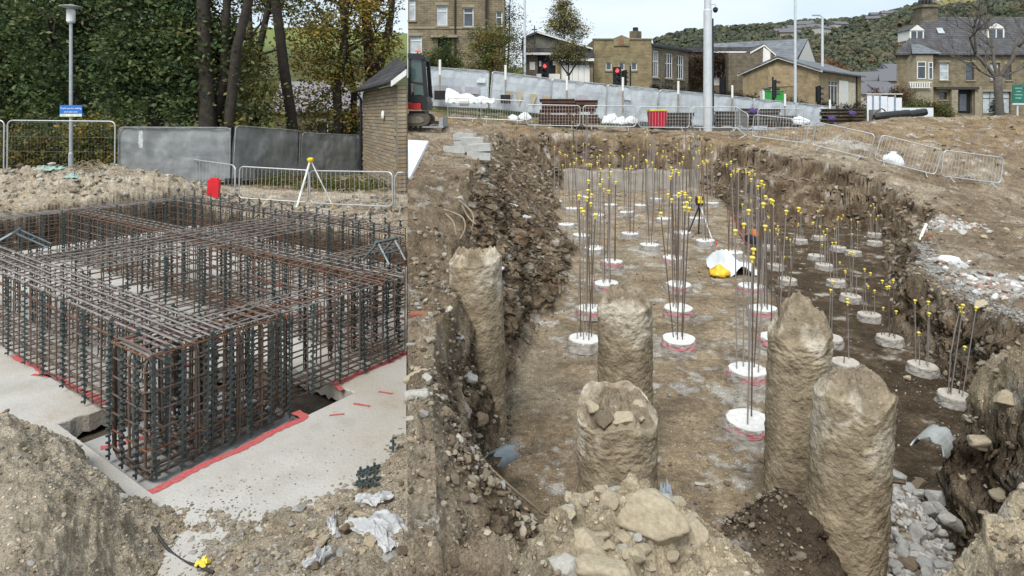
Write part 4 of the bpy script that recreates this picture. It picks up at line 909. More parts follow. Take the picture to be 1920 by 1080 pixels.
# ------------------------------------------------------------------ small things in the pit
cw = MB(); n = 60; V = []
rr = random.Random(6)
for k in range(n + 1):
    x = 2.2 + 5.6 * k / n; tz = -2.45 + .05 * math.sin(k * .35) + rr.uniform(-.015, .015); V += [(x, 25.9 + rr.uniform(-.01, .01), -3.25), (x, 25.97 + rr.uniform(-.012, .012), -2.85), (x, 26.1, tz), (x, 26.6, tz + .08)]
cw.add(V, [q for k in range(n) for q in [(4 * k + j, 4 * k + 4 + j, 4 * k + 5 + j, 4 * k + 1 + j) for j in range(3)]])
tag(cw.build('concrete_upstand', mat('dusty_concrete', (.31, .29, .255), .95, nscale=2.5, col2=(.2, .17, .135), bump=.03, bscale=9)), kind='structure')
tp = empty('laser_tripod', (px(1312, 16.0), 16.0, -3.2), 'tripod with yellow and black instrument standing in the pit', 'tripod')
tp.scale = (.85, .85, .85)
for (x, y) in ((.28, -.3), (-.42, -.05), (.1, .45)):
    mb = MB(); mb.tube([(0, 0, 1.0), (x, y, 0)], [.028, .02], 6); mb.build('leg', WLEG if x > .2 else BLACKP, tp)
mb = MB(); mb.box(-.09, .09, -.09, .09, .98, 1.06); mb.build('tripod_head', BLACKP, tp)
mb = MB(); mb.box(-.1, .1, -.08, .08, 1.06, 1.13); mb.lathe([(.07, 1.13), (.075, 1.2), (.05, 1.26)], 10); mb.build('instrument', YEL, tp)
for sx in (-1, 1):
    mb = MB(); mb.box(sx * .1 - .012, sx * .1 + .012, -.09, .09, 1.05, 1.24); mb.build('handle', BLACKP, tp)
def blob(name, label, cat, loc, sx, sy, sz, m, seed, amp=.25, group=None, rot=(0, 0, 0), sub=3, fold=1.6):
    bm = bmesh.new(); bmesh.ops.create_icosphere(bm, subdivisions=sub, radius=1.0)
    for v in bm.verts:
        c = v.co.copy(); n = float(fbm(c.x, c.y, c.z, fold, 4, .6, seed)); n2 = float(fbm(c.x, c.y, c.z, fold * 3, 3, .5, seed + 3)); c = c * (1 + amp * n + amp * .4 * n2); c.z = max(c.z, -.35); v.co = (c.x * sx, c.y * sy, c.z * sz)
    me = bpy.data.meshes.new(name); bm.to_mesh(me); bm.free(); me.polygons.foreach_set('use_smooth', [True] * len(me.polygons)); me.materials.append(m)
    o = link(name, me, None, loc, rot); return tag(o, label, cat, group)
def crumple(name, label, cat, loc, w, d, h, m, seed, group=None, rz=0, thick=.004):
    n = 26; xs = np.linspace(-.5, .5, n); X, Y = np.meshgrid(xs, xs); nn = fbm(X, Y, seed, 3.2, 4, .62, seed)
    xx = X * w * (1 + .35 * fbm(X, Y, 1, 2, 3, .5, seed + 1)); yy = Y * d * (1 + .5 * fbm(X, Y, 2, 2.4, 3, .5, seed + 2)); rg = 1 - 2 * np.abs(fbm(X, Y, 5, 3.0, 3, .55, seed + 4))
    zz = h * (.4 + .55 * nn + .5 * rg) * (1 - (2 * np.maximum(np.abs(X), np.abs(Y))) ** 4 * .6); zz -= zz.min()
    V = np.stack([xx.ravel(), yy.ravel(), zz.ravel()], 1); o = link(name, grid_mesh(name, V, n, n, m), None, loc, (0, 0, rz)); return tag(o, label, cat, group)
MEMB = mat('white_membrane', (.66, .69, .70), .45, nscale=3, namt=.1, bump=.01, bscale=15, spec=.5)
x, y = px(1372, 12.6), 12.6; mb = MB(); nn = 14; V = []
for i in range(nn):
    for j in range(nn):
        a, b = i / (nn - 1) - .5, j / (nn - 1) - .5; V.append((a * .95 + b * .2, b * 1.1 + .03 * math.sin(a * 17), .02 + .5 * math.exp(-((a + .12 + b * .5) / .16) ** 2) * (b < .45) * (.9 - abs(b) * 1.2) + .03 * math.sin(a * 9 + b * 13)))
mb.add(V, [(i * nn + j, (i + 1) * nn + j, (i + 1) * nn + j + 1, i * nn + j + 1) for i in range(nn - 1) for j in range(nn - 1)])
o = mb.build('membrane_sheet', MEMB, loc=(x, y, -3.18), smooth=True); tag(o, 'translucent white membrane sheet heaped up behind the yellow bag', 'plastic sheet')
blob('yellow_bag', 'yellow plastic bag lying in front of the white membrane', 'bag', (px(1350, 12.1), 12.1, -3.13), .22, .15, .13, mat('yellow_bag', (.80, .47, .03), .4, nscale=6, namt=.2, bump=.01, bscale=18, spec=.5), 5, .3)
REDC = mat('red_cap', (.7, .03, .03), .5)
mb = MB(); mb.lathe([(.05, 0), (.055, .07), (.03, .09)], 10); o = mb.build('red_plug', REDC, loc=(px(1341, 15.0), 15.0, -3.2)); tag(o, 'small red plastic plug on the pit floor beside a white pile head', 'plug')
DKRED = mat('dark_red_steel', (.22, .03, .025), .6, nscale=8)
for (a, b, lab) in (((1368, 398), (1392, 436), 'dark red bar leaning against the step, upper one'), ((1384, 436), (1412, 474), 'dark red bar leaning against the step, lower one'), ((1376, 458), (1432, 505), 'dark steel bar lying across the step edge')):
    Ya = 3.05 * FPX / (a[1] - HOR) ; p0 = P(a[0], a[1], 17.2 if a[1] < 420 else 15); p1 = P(b[0], b[1], 15.5 if a[1] < 420 else 13.8)
    mb = MB(); c = (p0 + p1) / 2; mb.tube([p0 - c, p1 - c], .022, 6); o = mb.build('steel_bar', DKRED if 'red' in lab else STEEL, loc=c); tag(o, lab, 'steel bar')
for (u, v, Y, m, lab) in ((1408, 452, 14.5, 'black_fabric', 'black jacket dropped at the foot of the step'), (1412, 440, 15.5, 'orange_fabric', 'orange bundle by the step between the bars')):
    blob('clothing_bundle', lab, 'clothing', P(u, v, Y), .16, .12, .14, mat(m, (.02, .02, .025) if 'black' in m else (.5, .16, .05), .9), 9, .3)
# half pipes, roots, scraps
PIPEG = mat('grey_pipe', (.19, .21, .21), .45, nscale=4, namt=.15, spec=.4)
def halfpipe(loc, rz, L_, rr, label, m=PIPEG, tilt=0.1):
    mb = MB(); n = 12; V = []
    for k in range(2):
        for q in (rr, rr - .012):
            for i in range(n + 1):
                a = math.pi * i / n; V.append(((k - .5) * L_ + .04 * math.sin(i * 1.9) * (1 if k else -1), q * math.cos(a), q * math.sin(a)))
    N1 = n + 1; F = []
    for i in range(n):
        F += [(i, i + 1, 2 * N1 + i + 1, 2 * N1 + i), (N1 + i + 1, N1 + i, 3 * N1 + i, 3 * N1 + i + 1), (i + 1, i, N1 + i, N1 + i + 1), (2 * N1 + i, 2 * N1 + i + 1, 3 * N1 + i + 1, 3 * N1 + i)]
    mb.add(V, F); o = mb.build('pipe_shard', m, loc=loc, rot=(0, tilt, rz), smooth=False); return tag(o, label, 'pipe')
halfpipe(P(940, 862, 5.0), .9, .22, .09, 'broken dark grey pipe end sticking out of the left bank', mat('blue_grey_pipe', (.12, .145, .16), .4, spec=.5))
halfpipe(P(1752, 838, 5.35), .75, .42, .13, 'split pale grey pipe lying at the head of the grey stone trench', mat('pale_pipe', (.33, .35, .34), .4, spec=.4))
def cable(name, pts, rr, m, label, cat, group=None):
    pts = [Vector(p) for p in pts]; c = sum(pts, Vector()) / len(pts); Q = []
    for i in range(len(pts) - 1):
        p0 = pts[max(i - 1, 0)]; p1 = pts[i]; p2 = pts[i + 1]; p3 = pts[min(i + 2, len(pts) - 1)]
        for k in range(6):
            t = k / 6; Q.append(.5 * ((2 * p1) + (-p0 + p2) * t + (2 * p0 - 5 * p1 + 4 * p2 - p3) * t * t + (-p0 + 3 * p1 - 3 * p2 + p3) * t ** 3) - c)
    Q.append(pts[-1] - c); mb = MB(); mb.tube(Q, rr, 6); o = mb.build(name, m, loc=c, smooth=True); return tag(o, label, cat, group)
ROOTC = mat('pale_root', (.27, .22, .15), .8, nscale=9)
cable('root', [P(920, 878, 4.75), P(960, 915, 4.7), P(1000, 948, 4.75), P(1025, 966, 4.8), P(1062, 945, 4.85)], .009, ROOTC, 'long pale root trailing down the left bank to the pit floor', 'root')
gx = 'pale roots sticking out of the left bank'
for k, pts in enumerate([[(832, 396), (850, 402), (868, 412), (872, 432), (862, 452)], [(860, 378), (880, 396), (888, 412), (884, 436)], [(852, 452), (862, 470), (874, 482)], [(866, 388), (878, 410), (892, 424)], [(835, 404), (850, 420), (856, 446)]]):
    Y = 7.4 - k * .1; cable('root', [P(u, v, Y - .05 * i) + Vector((0, 0, .02)) for i, (u, v) in enumerate(pts)], .011, ROOTC, 'thin pale root curling out of the left bank above the buried pile', 'root', gx)
cable('root', [P(768, 985, 3.3), P(775, 960, 3.28), P(778, 935, 3.3)], .006, ROOTC, 'short pale root at the near left edge of the pit', 'root')
# white board at the left, concrete block stack, brick
wb = MB(); a, b, c, d = P(762, 262, 9.2), P(803, 264, 9.6), P(768, 333, 8.6), P(764.5, 336, 8.5)
a = P(765, 262, 9.3); q = [a, b, c, P(765, 333, 8.55)]; o0 = a.copy(); q = [p - o0 for p in q]; th = Vector((.01, .05, -.03)); V = [tuple(p) for p in q] + [tuple(p + th) for p in q]
wb.add(V, [(0, 1, 2, 3), (7, 6, 5, 4), (0, 4, 5, 1), (1, 5, 6, 2), (2, 6, 7, 3), (3, 7, 4, 0)])
tag(wb.build('white_board', mat('white_board', (.72, .75, .77), .5, nscale=3, namt=.08), loc=o0), 'leaning white board at the left edge of the pit site', 'board')
BLK = mat('concrete_block', (.40, .40, .38), .9, nscale=5, namt=.16, bump=.006, bscale=30)
st_ = empty('kerb_stack', (px(890, 15.5), 15.5, pz(300, 15.5)), 'stepped stack of pale concrete kerbs on the left bank', 'block stack')
def bevel_box(mb, x0, x1, y0, y1, z0, z1, e=.012):
    xs, ys, zs = (x0, x1), (y0, y1), (z0, z1)
    mb.box(x0, x1, y0 + e, y1 - e, z0 + e, z1 - e); mb.box(x0 + e, x1 - e, y0, y1, z0 + e, z1 - e); mb.box(x0 + e, x1 - e, y0 + e, y1 - e, z0, z1)
mb = MB(); bevel_box(mb, -.3, .3, -.11, .11, 0, .2); KB = mb.mesh('kerb', BLK)
for k, (dx, dy, dz) in enumerate([(.1, 0, .0), (.12, .03, .21), (.1, .25, .0), (.13, .27, .21), (-.15, 1.0, .12), (-.12, 1.02, .33), (-.6, 1.0, .1), (-.14, 1.3, .12), (-.12, 1.32, .33), (-.42, 2.1, .2), (-.44, 2.12, .41), (-.42, 2.4, .2), (-.4, 2.42, .41)]):
    link('kerb', KB, st_, (dx, dy, dz), (rr.uniform(-.04, .04), rr.uniform(-.06, .06), rr.uniform(-.12, .12)))
mb = MB(); bevel_box(mb, -.07, .07, -.04, .04, 0, .05, .005); o = mb.build('brick', mat('red_brick', (.24, .10, .06), .9, nscale=8, bump=.004), loc=(px(785, 4.75), 4.75, g1(px(785, 4.75), 4.75) - .005), rot=(.1, .05, .1)); tag(o, 'dark red brick lying on the left bank', 'brick')
# ------------------------------------------------------------------ barriers on the right site
g = 'crowd barriers around the pit'
for (u0, v0, Y0, u1, v1, Y1, lab) in ((838, 227, 28.5, 896, 229, 28.5, 'crowd barrier beyond the excavator blade'), (900, 229, 28.5, 984, 233, 28.3, 'crowd barrier in front of the crumpled white sheeting'), (986, 241, 27.6, 1088, 243, 27.6, 'crowd barrier in front of the left end of the rusty beams'), (1092, 243, 27.6, 1193, 244, 27.6, 'crowd barrier in front of white rubble bags'), (1197, 245, 27.6, 1293, 246, 27.6, 'crowd barrier in front of the red wheeled bin'), (1297, 246, 27.6, 1388, 246, 27.5, 'crowd barrier at the foot of the tall mast'), (1378, 244, 28.0, 1402, 264, 25.0, 'crowd barrier turned end-on at the corner of the line'),
    (1408, 262, 26.2, 1512, 276, 24.6, 'crowd barrier at the start of the sloping line'), (1420, 246, 29.5, 1508, 246, 29.5, 'crowd barrier set back before the dark timber stacks'), (1520, 278, 24.4, 1630, 306, 22.6, 'second crowd barrier of the sloping line'), (1636, 306, 22.4, 1752, 336, 21.9, 'crowd barrier with a white sack lying behind it'), (1762, 338, 21.9, 1876, 352, 21.9, 'rightmost crowd barrier, tilted on the soil bank')):
    bar_px(u0, v0, Y0, u1, v1, Y1, lab, g)
SACK = mat('white_sack', (.70, .72, .74), .55, nscale=6, namt=.1, bump=.02, bscale=9)
blob('white_sack', 'white sack lying behind the sloping crowd barriers', 'sack', (px(1674, 23.2), 23.2, pz(306, 23.2)), .42, .3, .36, SACK, 4, .22)
mb = MB(); mb.tube([(0, 0, .3), (.02, 0, .5)], [.06, .11], 7); o = mb.mesh('tied_neck', SACK, True); link('tied_neck', o, bpy.data.objects['white_sack'], (.02, 0, -.05))
# wheeled bin
bn = empty('wheeled_bin', (px(1232, 28.8), 28.8, pz(243, 28.8)), 'red wheeled bin with yellow lid behind the crowd barriers', 'wheelie bin')
RB = mat('red_bin', (.42, .012, .035), .45, nscale=3, namt=.1, spec=.4)
mb = MB(); lo = [(-.32, -.3), (.32, -.3), (.32, .3), (-.32, .3)]; hi = [(-.4, -.36), (.4, -.36), (.4, .38), (-.4, .38)]
mb.add([(x, y, .14) for x, y in lo] + [(x, y, .86) for x, y in hi], [(3, 2, 1, 0), (4, 5, 6, 7), (0, 1, 5, 4), (1, 2, 6, 5), (2, 3, 7, 6), (3, 0, 4, 7)]); mb.build('body', RB, bn)
mb = MB(); mb.box(-.43, .43, -.39, .4, .865, .91); mb.box(-.4, .4, -.3, .35, .911, .95); mb.build('lid', mat('yellow_lid', (.55, .45, .06), .5), bn)
mb = MB(); mb.box(-.1, -.01, -.385, -.372, .6, .78); o = mb.build('sticker', WHITEP, bn); o.rotation_euler = (-.08, 0, 0)
for sx in (-.26, .26):
    for sy in (-.2, .2):
        mb = MB(); mb.tube([(sx - .03, sy, .08), (sx + .03, sy, .08)], .08, 10); mb.build('wheel', BLACKP, bn)
# rusty steel beam stacks
RUSTB = mat('rusty_beam', (.13, .065, .045), .85, nscale=5, col2=(.07, .042, .034), bump=.006, bscale=20); TANB = mat('beam_edge', (.26, .19, .14), .85, nscale=5)
def beam_stack(u0, u1, Y, vb, hgt, n, label, m, name='beam', seed=1, depth=3, sz=.2, cat='beam stack'):
    r = random.Random(seed); x0, x1 = px(u0, Y), px(u1, Y); root = empty('beam_stack', ((x0 + x1) / 2, Y, pz(vb, Y)), label, cat); L_ = x1 - x0; step = hgt / n
    mbb = MB(); mbb.box(-L_ / 2, L_ / 2, -sz / 2, sz / 2, 0, step * .22); mbb.box(-L_ / 2 + .01, L_ / 2 - .01, -sz * .2, sz * .2, step * .22, step * .72); mbb.box(-L_ / 2, L_ / 2, -sz / 2, sz / 2, step * .72, step * .94); bm_ = mbb.mesh(name, m)
    for i in range(n):
        for j in range(depth): link(name, bm_, root, (r.uniform(-.12, .12), j * (sz + .03), i * step), (0, 0, r.uniform(-.02, .02)))
    for k in (-.35, .35):
        mbb = MB(); mbb.box(k * L_ - .05, k * L_ + .05, -.2, depth * sz + .2, -.1, -.004); mbb.build('bearer', TANB, root)
    return root
beam_stack(1016, 1078, 30.5, 212, .72, 4, 'stack of rusty steel beams behind the crowd barriers, left', RUSTB, seed=2); beam_stack(1078, 1118, 31.0, 210, .62, 3, 'shorter stack of rusty beams butting the left stack', RUSTB, seed=3)
beam_stack(1015, 1120, 29.8, 232, .45, 3, 'low pile of broken brown timber below the rusty beams', mat('brown_timber', (.10, .055, .04), .9, nscale=5, col2=(.16, .1, .07)), 'timber', seed=9, cat='timber pile')
beam_stack(1345, 1392, 31, 236, .75, 4, 'dark stack of timbers just right of the tall mast', mat('dark_timber', (.07, .058, .048), .9, nscale=5, col2=(.13, .11, .09)), 'timber', seed=4, cat='timber stack')
beam_stack(1394, 1462, 33, 236, .95, 5, 'wide stack of dark timber frames behind the corner barriers', mat('dark_timber', (.07, .058, .048)), 'timber', seed=5, cat='timber stack'); beam_stack(1464, 1500, 32, 238, .6, 3, 'small dark timber stack beside a white bag', mat('dark_timber', (.07, .058, .048)), 'timber', seed=6, cat='timber stack')
beam_stack(1252, 1300, 31, 236, .68, 4, 'dark pallets stacked behind the red bin', mat('dark_timber', (.07, .058, .048)), 'timber', seed=7, cat='timber stack')
beam_stack(1552, 1620, 37, 230, .85, 4, 'long low stack of brown beams below the pale fence end', mat('brown_beam', (.10, .07, .045), .85, nscale=3, col2=(.06, .045, .03)), seed=8, sz=.3)
PUR = mat('purple_plastic', (.075, .045, .15), .5, nscale=4)
for (u, v, Y, lab) in ((1412, 210, 32.4, 'purple plastic sheet on the dark timber frames'), (1598, 214, 36.5, 'purple tarpaulin hung on the brown beams'), (1560, 224, 36.3, 'purple bag at the foot of the brown beams')): blob('purple_cover', lab, 'tarpaulin', P(u, v, Y), .2, .15, .2, PUR, 8, .3)
for (u, v, Y, s, lab) in ((1142, 232, 29.2, .38, 'white rubble sack left of a low heap of sacks'), (1165, 234, 29.0, .34, 'flat white rubble sack in the heap'), (1184, 233, 29.3, .3, 'small white rubble sack beside the red bin'), (1500, 234, 31.6, .42, 'white bulk bag beside the dark timber stacks'), (985, 226, 29.4, .3, 'white sack half hidden by a barrier end'), (962, 228, 29.2, .22, 'small white sack lying left of another sack')):
    blob('white_sack', lab, 'sack', P(u, v, Y) + Vector((0, 0, .12)), s, s * .7, s * .85, SACK, int(u), .25)
mb = MB(); mb.box(-.22, .22, -.22, .22, 0, .8); o = mb.build('crate', mat('grey_crate', (.22, .2, .18), .9, nscale=5), loc=P(1640, 232, 35)); tag(o, 'weathered upright crate at the end of the brown beams', 'crate')
# crumpled white sheeting roll at the fence foot
WH = mat('white_sheeting', (.76, .78, .78), .45, nscale=3, namt=.06, bump=.015, bscale=9, spec=.4)
n, k = 46, 12; V = []
for i in range(n):
    f = i / (n - 1); x = 2.4 * f; h = .55 * (1 - f) ** 1.6 + .26; 
    for j in range(k):
        a = math.pi * j / (k - 1); V.append((x, -.26 * math.cos(a) * (1 + .2 * math.sin(x * 5)), h * math.sin(a) * (.8 + .2 * math.sin(x * 8 + j)) + .03 * math.sin(x * 19 + j * 2)))
me = grid_mesh('sheeting_roll', np.array(V), n, k, WH); tag(link('sheeting_roll', me, None, P(836, 193, 30.3)), 'crumpled roll of white sheeting along the foot of the pale fence', 'plastic sheet')
mb = MB(); mb.tube([(0, 0, 0), (.45, .0, 0)], .23, 14); o = mb.build('sheeting_end', WH, loc=P(862, 190, 30.2), smooth=False); tag(o, 'short white roll at the end of the crumpled sheeting', 'roll')
for (u, v, Y, L_, lab) in ((1672, 222, 33, 1.9, 'long black rolled membrane on the soil bank crest'), (1716, 219, 34, 1.2, 'shorter black rolled membrane right of the long roll')):
    mb = MB(); pts = [(x * L_ / 2, .02 * math.sin(x * 3), .18 + .1 * x) for x in np.linspace(-1, 1, 9)]; mb.tube(pts, [.14, .2, .22, .22, .21, .22, .2, .21, .19], 12); o = mb.build('black_roll', mat('black_membrane', (.022, .022, .024), .5, nscale=5, spec=.4), loc=P(u, v, Y)); tag(o, lab, 'roll')
cable('hose', [P(1635, 224, 33.5), P(1642, 212, 33.5), P(1652, 204, 33.5), P(1660, 210, 33.5), P(1650, 222, 33.4)], .03, BLACKP, 'black hose loop beside the rolled membrane', 'hose')
# ------------------------------------------------------------------ hoarding with white posts
g = 'pale sheeted fence panels along the street'
hx = np.linspace(-4.5, 21.6, 9)
def hz(x): return float(np.interp(x, [-4.5, 21.6], [.43, -1.40]))
htop = [2.43, 2.30, 1.98, 1.72, 1.50, 1.28, 1.02, .78, .50]
labs = ['first sheeted fence panel, next to the excavator', 'sheeted fence panel with faded orange triangle prints', 'sheeted fence panel in front of the church hall', 'sheeted fence panel above the rusty beams', 'sheeted fence panel behind the red bin', 'sheeted fence panel at the tall mast', 'sheeted fence panel in front of the green cabinet', 'last sheeted fence panel before the black beams']
HS = []
for i in range(8):
    a = Vector((hx[i], float(hoard_y(hx[i])), htop[i] - 2.0)); b = Vector((hx[i + 1], float(hoard_y(hx[i + 1])), htop[i + 1] - 2.0))
    HS.append(panel(a + (b - a) * .005, b - (b - a) * .005, labs[i], g, SHEETB, 2.0, 20 + i, False))
PRO = mat('faded_orange_print', (.48, .40, .27), .6, nscale=5, namt=.1); PRP = mat('faded_purple_print', (.40, .38, .42), .6, nscale=5, namt=.1); PRW = mat('pale_print', (.60, .64, .65), .6)
def patch(i, poly, m, y=-.03):
    mb = MB(); mb.prism(poly, y - .004, y); mb.build('print', m, HS[i])
for x in (-.9, -.3, .5, 1.3): patch(1, [(x, 1.05), (x + .42, 1.05), (x + .22, .35)], PRO, -.06)
patch(0, [(1.0, 1.35), (1.5, 1.35), (1.5, 1.62), (1.0, 1.62)], PRW, -.06)
patch(3, [(-.7, 1.2), (-.2, 1.2), (-.2, 1.5), (-.7, 1.5)], PRW, -.06)
for x, w in ((-1.2, .7), (-.3, .5), (.4, .8)): patch(0, [(x, .75), (x + w, .75), (x + w, 1.1), (x, 1.1)], PRP, -.06)
for x, w in ((-1.1, .6),): patch(2, [(x + 1, .85), (x + w + 1, .85), (x + w + 1, 1.25), (x + 1, 1.25)], PRP, -.06)
g2 = 'white topped posts in front of the pale fence'
WPOST = mat('white_post', (.76, .76, .72), .6, nscale=5, namt=.06); GPOST = mat('weathered_post', (.28, .24, .2), .8, nscale=7)
mb = MB(); mb.box(-.045, .045, -.045, .045, 0, 1.25); PL = mb.mesh('lower_post', GPOST); mb = MB(); mb.lathe([(.065, 1.25), (.065, 2.0), (.055, 2.02)], 10); PU = mb.mesh('white_sleeve', WPOST)
mb = MB(); mb.box(-.26, .26, -.2, .2, 0, .42); PB = mb.mesh('ballast_block', mat('black_ballast', (.02, .02, .022), .7))
posts = [(825, 112, 'on a black block left of the sheeting roll'), (948, 122, 'on a black block right of the sheeting roll'), (1063, 143, 'behind the rusty beams, below the round tree'), (1168, 145, 'in front of a lit traffic signal'), (1272, 152, 'between the red bin and the tall mast'), (1373, 160, 'just right of the tall mast'), (1472, 176, 'beside the street lamp base'), (1556, 187, 'rightmost, at the end of the pale fence')]
for i, (u, vt, lab) in enumerate(posts):
    X = np.linspace(-6, 24, 3000); Yh = hoard_y(X) - .55; uu = 960 + FPX * X / Yh; j = int(np.argmin(np.abs(uu - u))); x, y = float(X[j]), float(Yh[j])
    zt = pz(vt, y); root = empty('fence_post', (x, y, zt - 2.02), 'white topped fence post ' + lab, 'post', g2)
    link('lower_post', PL, root); link('white_sleeve', PU, root)
    if i < 2: link('ballast_block', PB, root, (.0, 0, .02), scale=(1, 1, 1.05))
# ------------------------------------------------------------------ mini excavator, right end
ex = empty('mini_excavator', (px(790, 20.8), 20.8, pz(238, 20.8)), 'right end of a black and red mini excavator with dozer blade, by the site boundary', 'excavator')
BLK2 = mat('black_steel', (.016, .017, .019), .45, nscale=4, spec=.45); REDX = mat('red_machine_paint', (.48, .02, .018), .4, nscale=3, namt=.12, spec=.5)
GLASS = mat('dark_tinted_glass', (.05, .085, .08), .12, nscale=2, spec=.8); RUBB = mat('track_rubber', (.075, .062, .05), .9, nscale=6, col2=(.12, .095, .07), bump=.01, bscale=20)
def X_(u): return px(u, 20.8) - ex.location.x
def Z_(v): return pz(v, 20.8) - ex.location.z
def pan(name, pts, y0, y1, m): mb = MB(); mb.prism([(X_(u), Z_(v)) for u, v in pts], y0, y1); return mb.build(name, m, ex)
pan('cab_roof', [(765.5, 100), (788, 101), (797, 106), (796, 112), (765.5, 110)], -.1, 1.25, BLK2)
pan('cab_pillar', [(790, 108), (797, 108), (803, 182), (795, 182)], -.05, .04, BLK2); pan('cab_pillar', [(790, 108), (797, 108), (803, 182), (795, 182)], 1.12, 1.22, BLK2)
pan('cab_pillar', [(765.5, 108), (771, 108), (771, 185), (765.5, 185)], -.05, .04, BLK2)
pan('window', [(771, 111), (790, 111), (794, 155), (771, 152)], -.02, 0, GLASS); pan('window', [(774, 158), (794, 157), (797, 178), (776, 178)], -.02, 0, GLASS)
pan('seat', [(770, 172), (786, 170), (790, 186), (768, 186)], .3, .8, mat('red_seat', (.3, .02, .04), .8)); pan('cab_body', [(765.5, 178), (800, 180), (802, 192), (765.5, 192)], -.06, 1.2, BLK2)
pan('door_bar', [(771, 152), (796, 157), (797, 160), (771, 156)], -.045, -.005, BLK2)
pan('engine_cover', [(765.5, 193), (790, 193), (790, 205), (765.5, 205)], -.08, 1.2, REDX); pan('counterweight', [(791, 191), (803, 190), (802, 207), (791, 207)], -.08, 1.2, BLK2)
pan('undercarriage', [(765.5, 208), (796, 208), (796, 213), (765.5, 213)], .1, 1.1, BLK2)
for y0 in (-.2, .98):
    arc = [(765.5, 213), (793, 213)] + [(803.5 + 10.5 * math.cos(rad(a)) - 7, 224 - 11 * math.sin(rad(a))) for a in (75, 50, 25, 0, -25, -50, -75)] + [(793, 236), (765.5, 236)]
    o = pan('track', arc, y0, y0 + .3, RUBB)
    inn = [(765.5, 218), (790, 218), (796, 222), (797, 227), (790, 231), (765.5, 231)]; mb = MB(); mb.prism([(X_(u), Z_(v)) for u, v in inn], y0 - .02, y0 - .002); link('track_frame', mb.mesh('track_frame', mat('dusty_steel', (.16, .14, .11), .8)), o)
    for k in range(4):
        mb = MB(); mb.box(X_(768 + k * 9) - .03, X_(768 + k * 9) + .03, y0 - .01, y0 + .31, -.03, .035); link('track_lug', mb.mesh('track_lug', RUBB), o)
pan('dozer_blade', [(826, 222), (832, 219), (832, 238), (824, 238)], -.3, 1.3, mat('grey_blade', (.30, .31, .31), .6, metal=.3, nscale=5)); pan('blade_arm', [(797, 226), (827, 229), (827, 233), (797, 232)], .0, .12, BLK2); pan('blade_arm', [(797, 226), (827, 229), (827, 233), (797, 232)], .9, 1.02, BLK2); pan('blade_foot', [(796, 236.5), (832, 236.5), (834, 239), (794, 239)], -.34, -.2, mat('grey_blade', (.3, .31, .31)))
mb = MB(); mb.tube([(X_(779), .5, Z_(101)), (X_(779), .5, Z_(94))], .02, 6); mb.build('beacon_stalk', BLK2, ex); mb = MB(); mb.lathe([(.09, 0), (.08, .05), (.03, .09)], 12, (X_(779), .5, Z_(95))); mb.build('beacon', mat('orange_beacon', (.75, .16, .05), .3, spec=.6), ex)
# ------------------------------------------------------------------ buildings
STN = course_mat('coursed_sandstone', (.30, .25, .165), (.22, .185, .125), (.15, .128, .09), .5, .17, .014)
STN2 = course_mat('yellow_block_stone', (.34, .285, .165), (.27, .22, .125), (.19, .16, .1), .42, .14, .012)
STN3 = course_mat('dark_sandstone', (.235, .2, .145), (.165, .14, .1), (.12, .105, .075), .55, .2, .014)
STB = course_mat('buff_brick', (.38, .305, .18), (.32, .25, .145), (.26, .215, .145), .34, .11, .01)
SLT = course_mat('blue_slates', (.125, .125, .13), (.09, .09, .095), (.05, .05, .055), .4, .28, .02)
SLL = course_mat('light_slates', (.21, .225, .245), (.17, .185, .205), (.11, .12, .13), .5, .3, .02)
PANE = mat('window_glass', (.045, .055, .065), .08, nscale=1.2, namt=.5, spec=.9); CURT = mat('net_curtain', (.42, .46, .48), .6, nscale=2, namt=.2); DARK = mat('dark_opening', (.012, .012, .014), .6)
LINT = mat('dressed_stone', (.28, .24, .17), .9, nscale=3, namt=.15); WHT = mat('white_render', (.70, .69, .64), .7, nscale=2, namt=.06); PVC = mat('white_frame', (.76, .77, .77), .4, nscale=2, namt=.04)
def facade(parent, w, z0, z1, holes, m, y=0.0, th=.3, x0=0.0, name='wall', rz=0.0, loc=(0, 0, 0)):
    xs = sorted({x0, x0 + w} | {h[0] for h in holes} | {h[1] for h in holes}); zs = sorted({z0, z1} | {h[2] for h in holes} | {h[3] for h in holes}); mb = MB()
    for i in range(len(xs) - 1):
        for j in range(len(zs) - 1):
            cx, cz = (xs[i] + xs[i + 1]) / 2, (zs[j] + zs[j + 1]) / 2
            if any(h[0] < cx < h[1] and h[2] < cz < h[3] for h in holes): continue
            a, b, c, d = xs[i], xs[i + 1], zs[j], zs[j + 1]
            mb.add([(a, y, c), (b, y, c), (b, y, d), (a, y, d)], [(0, 1, 2, 3)])
    for a, b, c, d in [h[:4] for h in holes]:
        mb.add([(a, y, c), (b, y, c), (b, y, d), (a, y, d), (a, y + th, c), (b, y + th, c), (b, y + th, d), (a, y + th, d)], [(0, 4, 5, 1), (1, 5, 6, 2), (2, 6, 7, 3), (3, 7, 4, 0)])
    return link(name, mb.mesh(name, m, fix=False), parent, loc, (0, 0, rz))
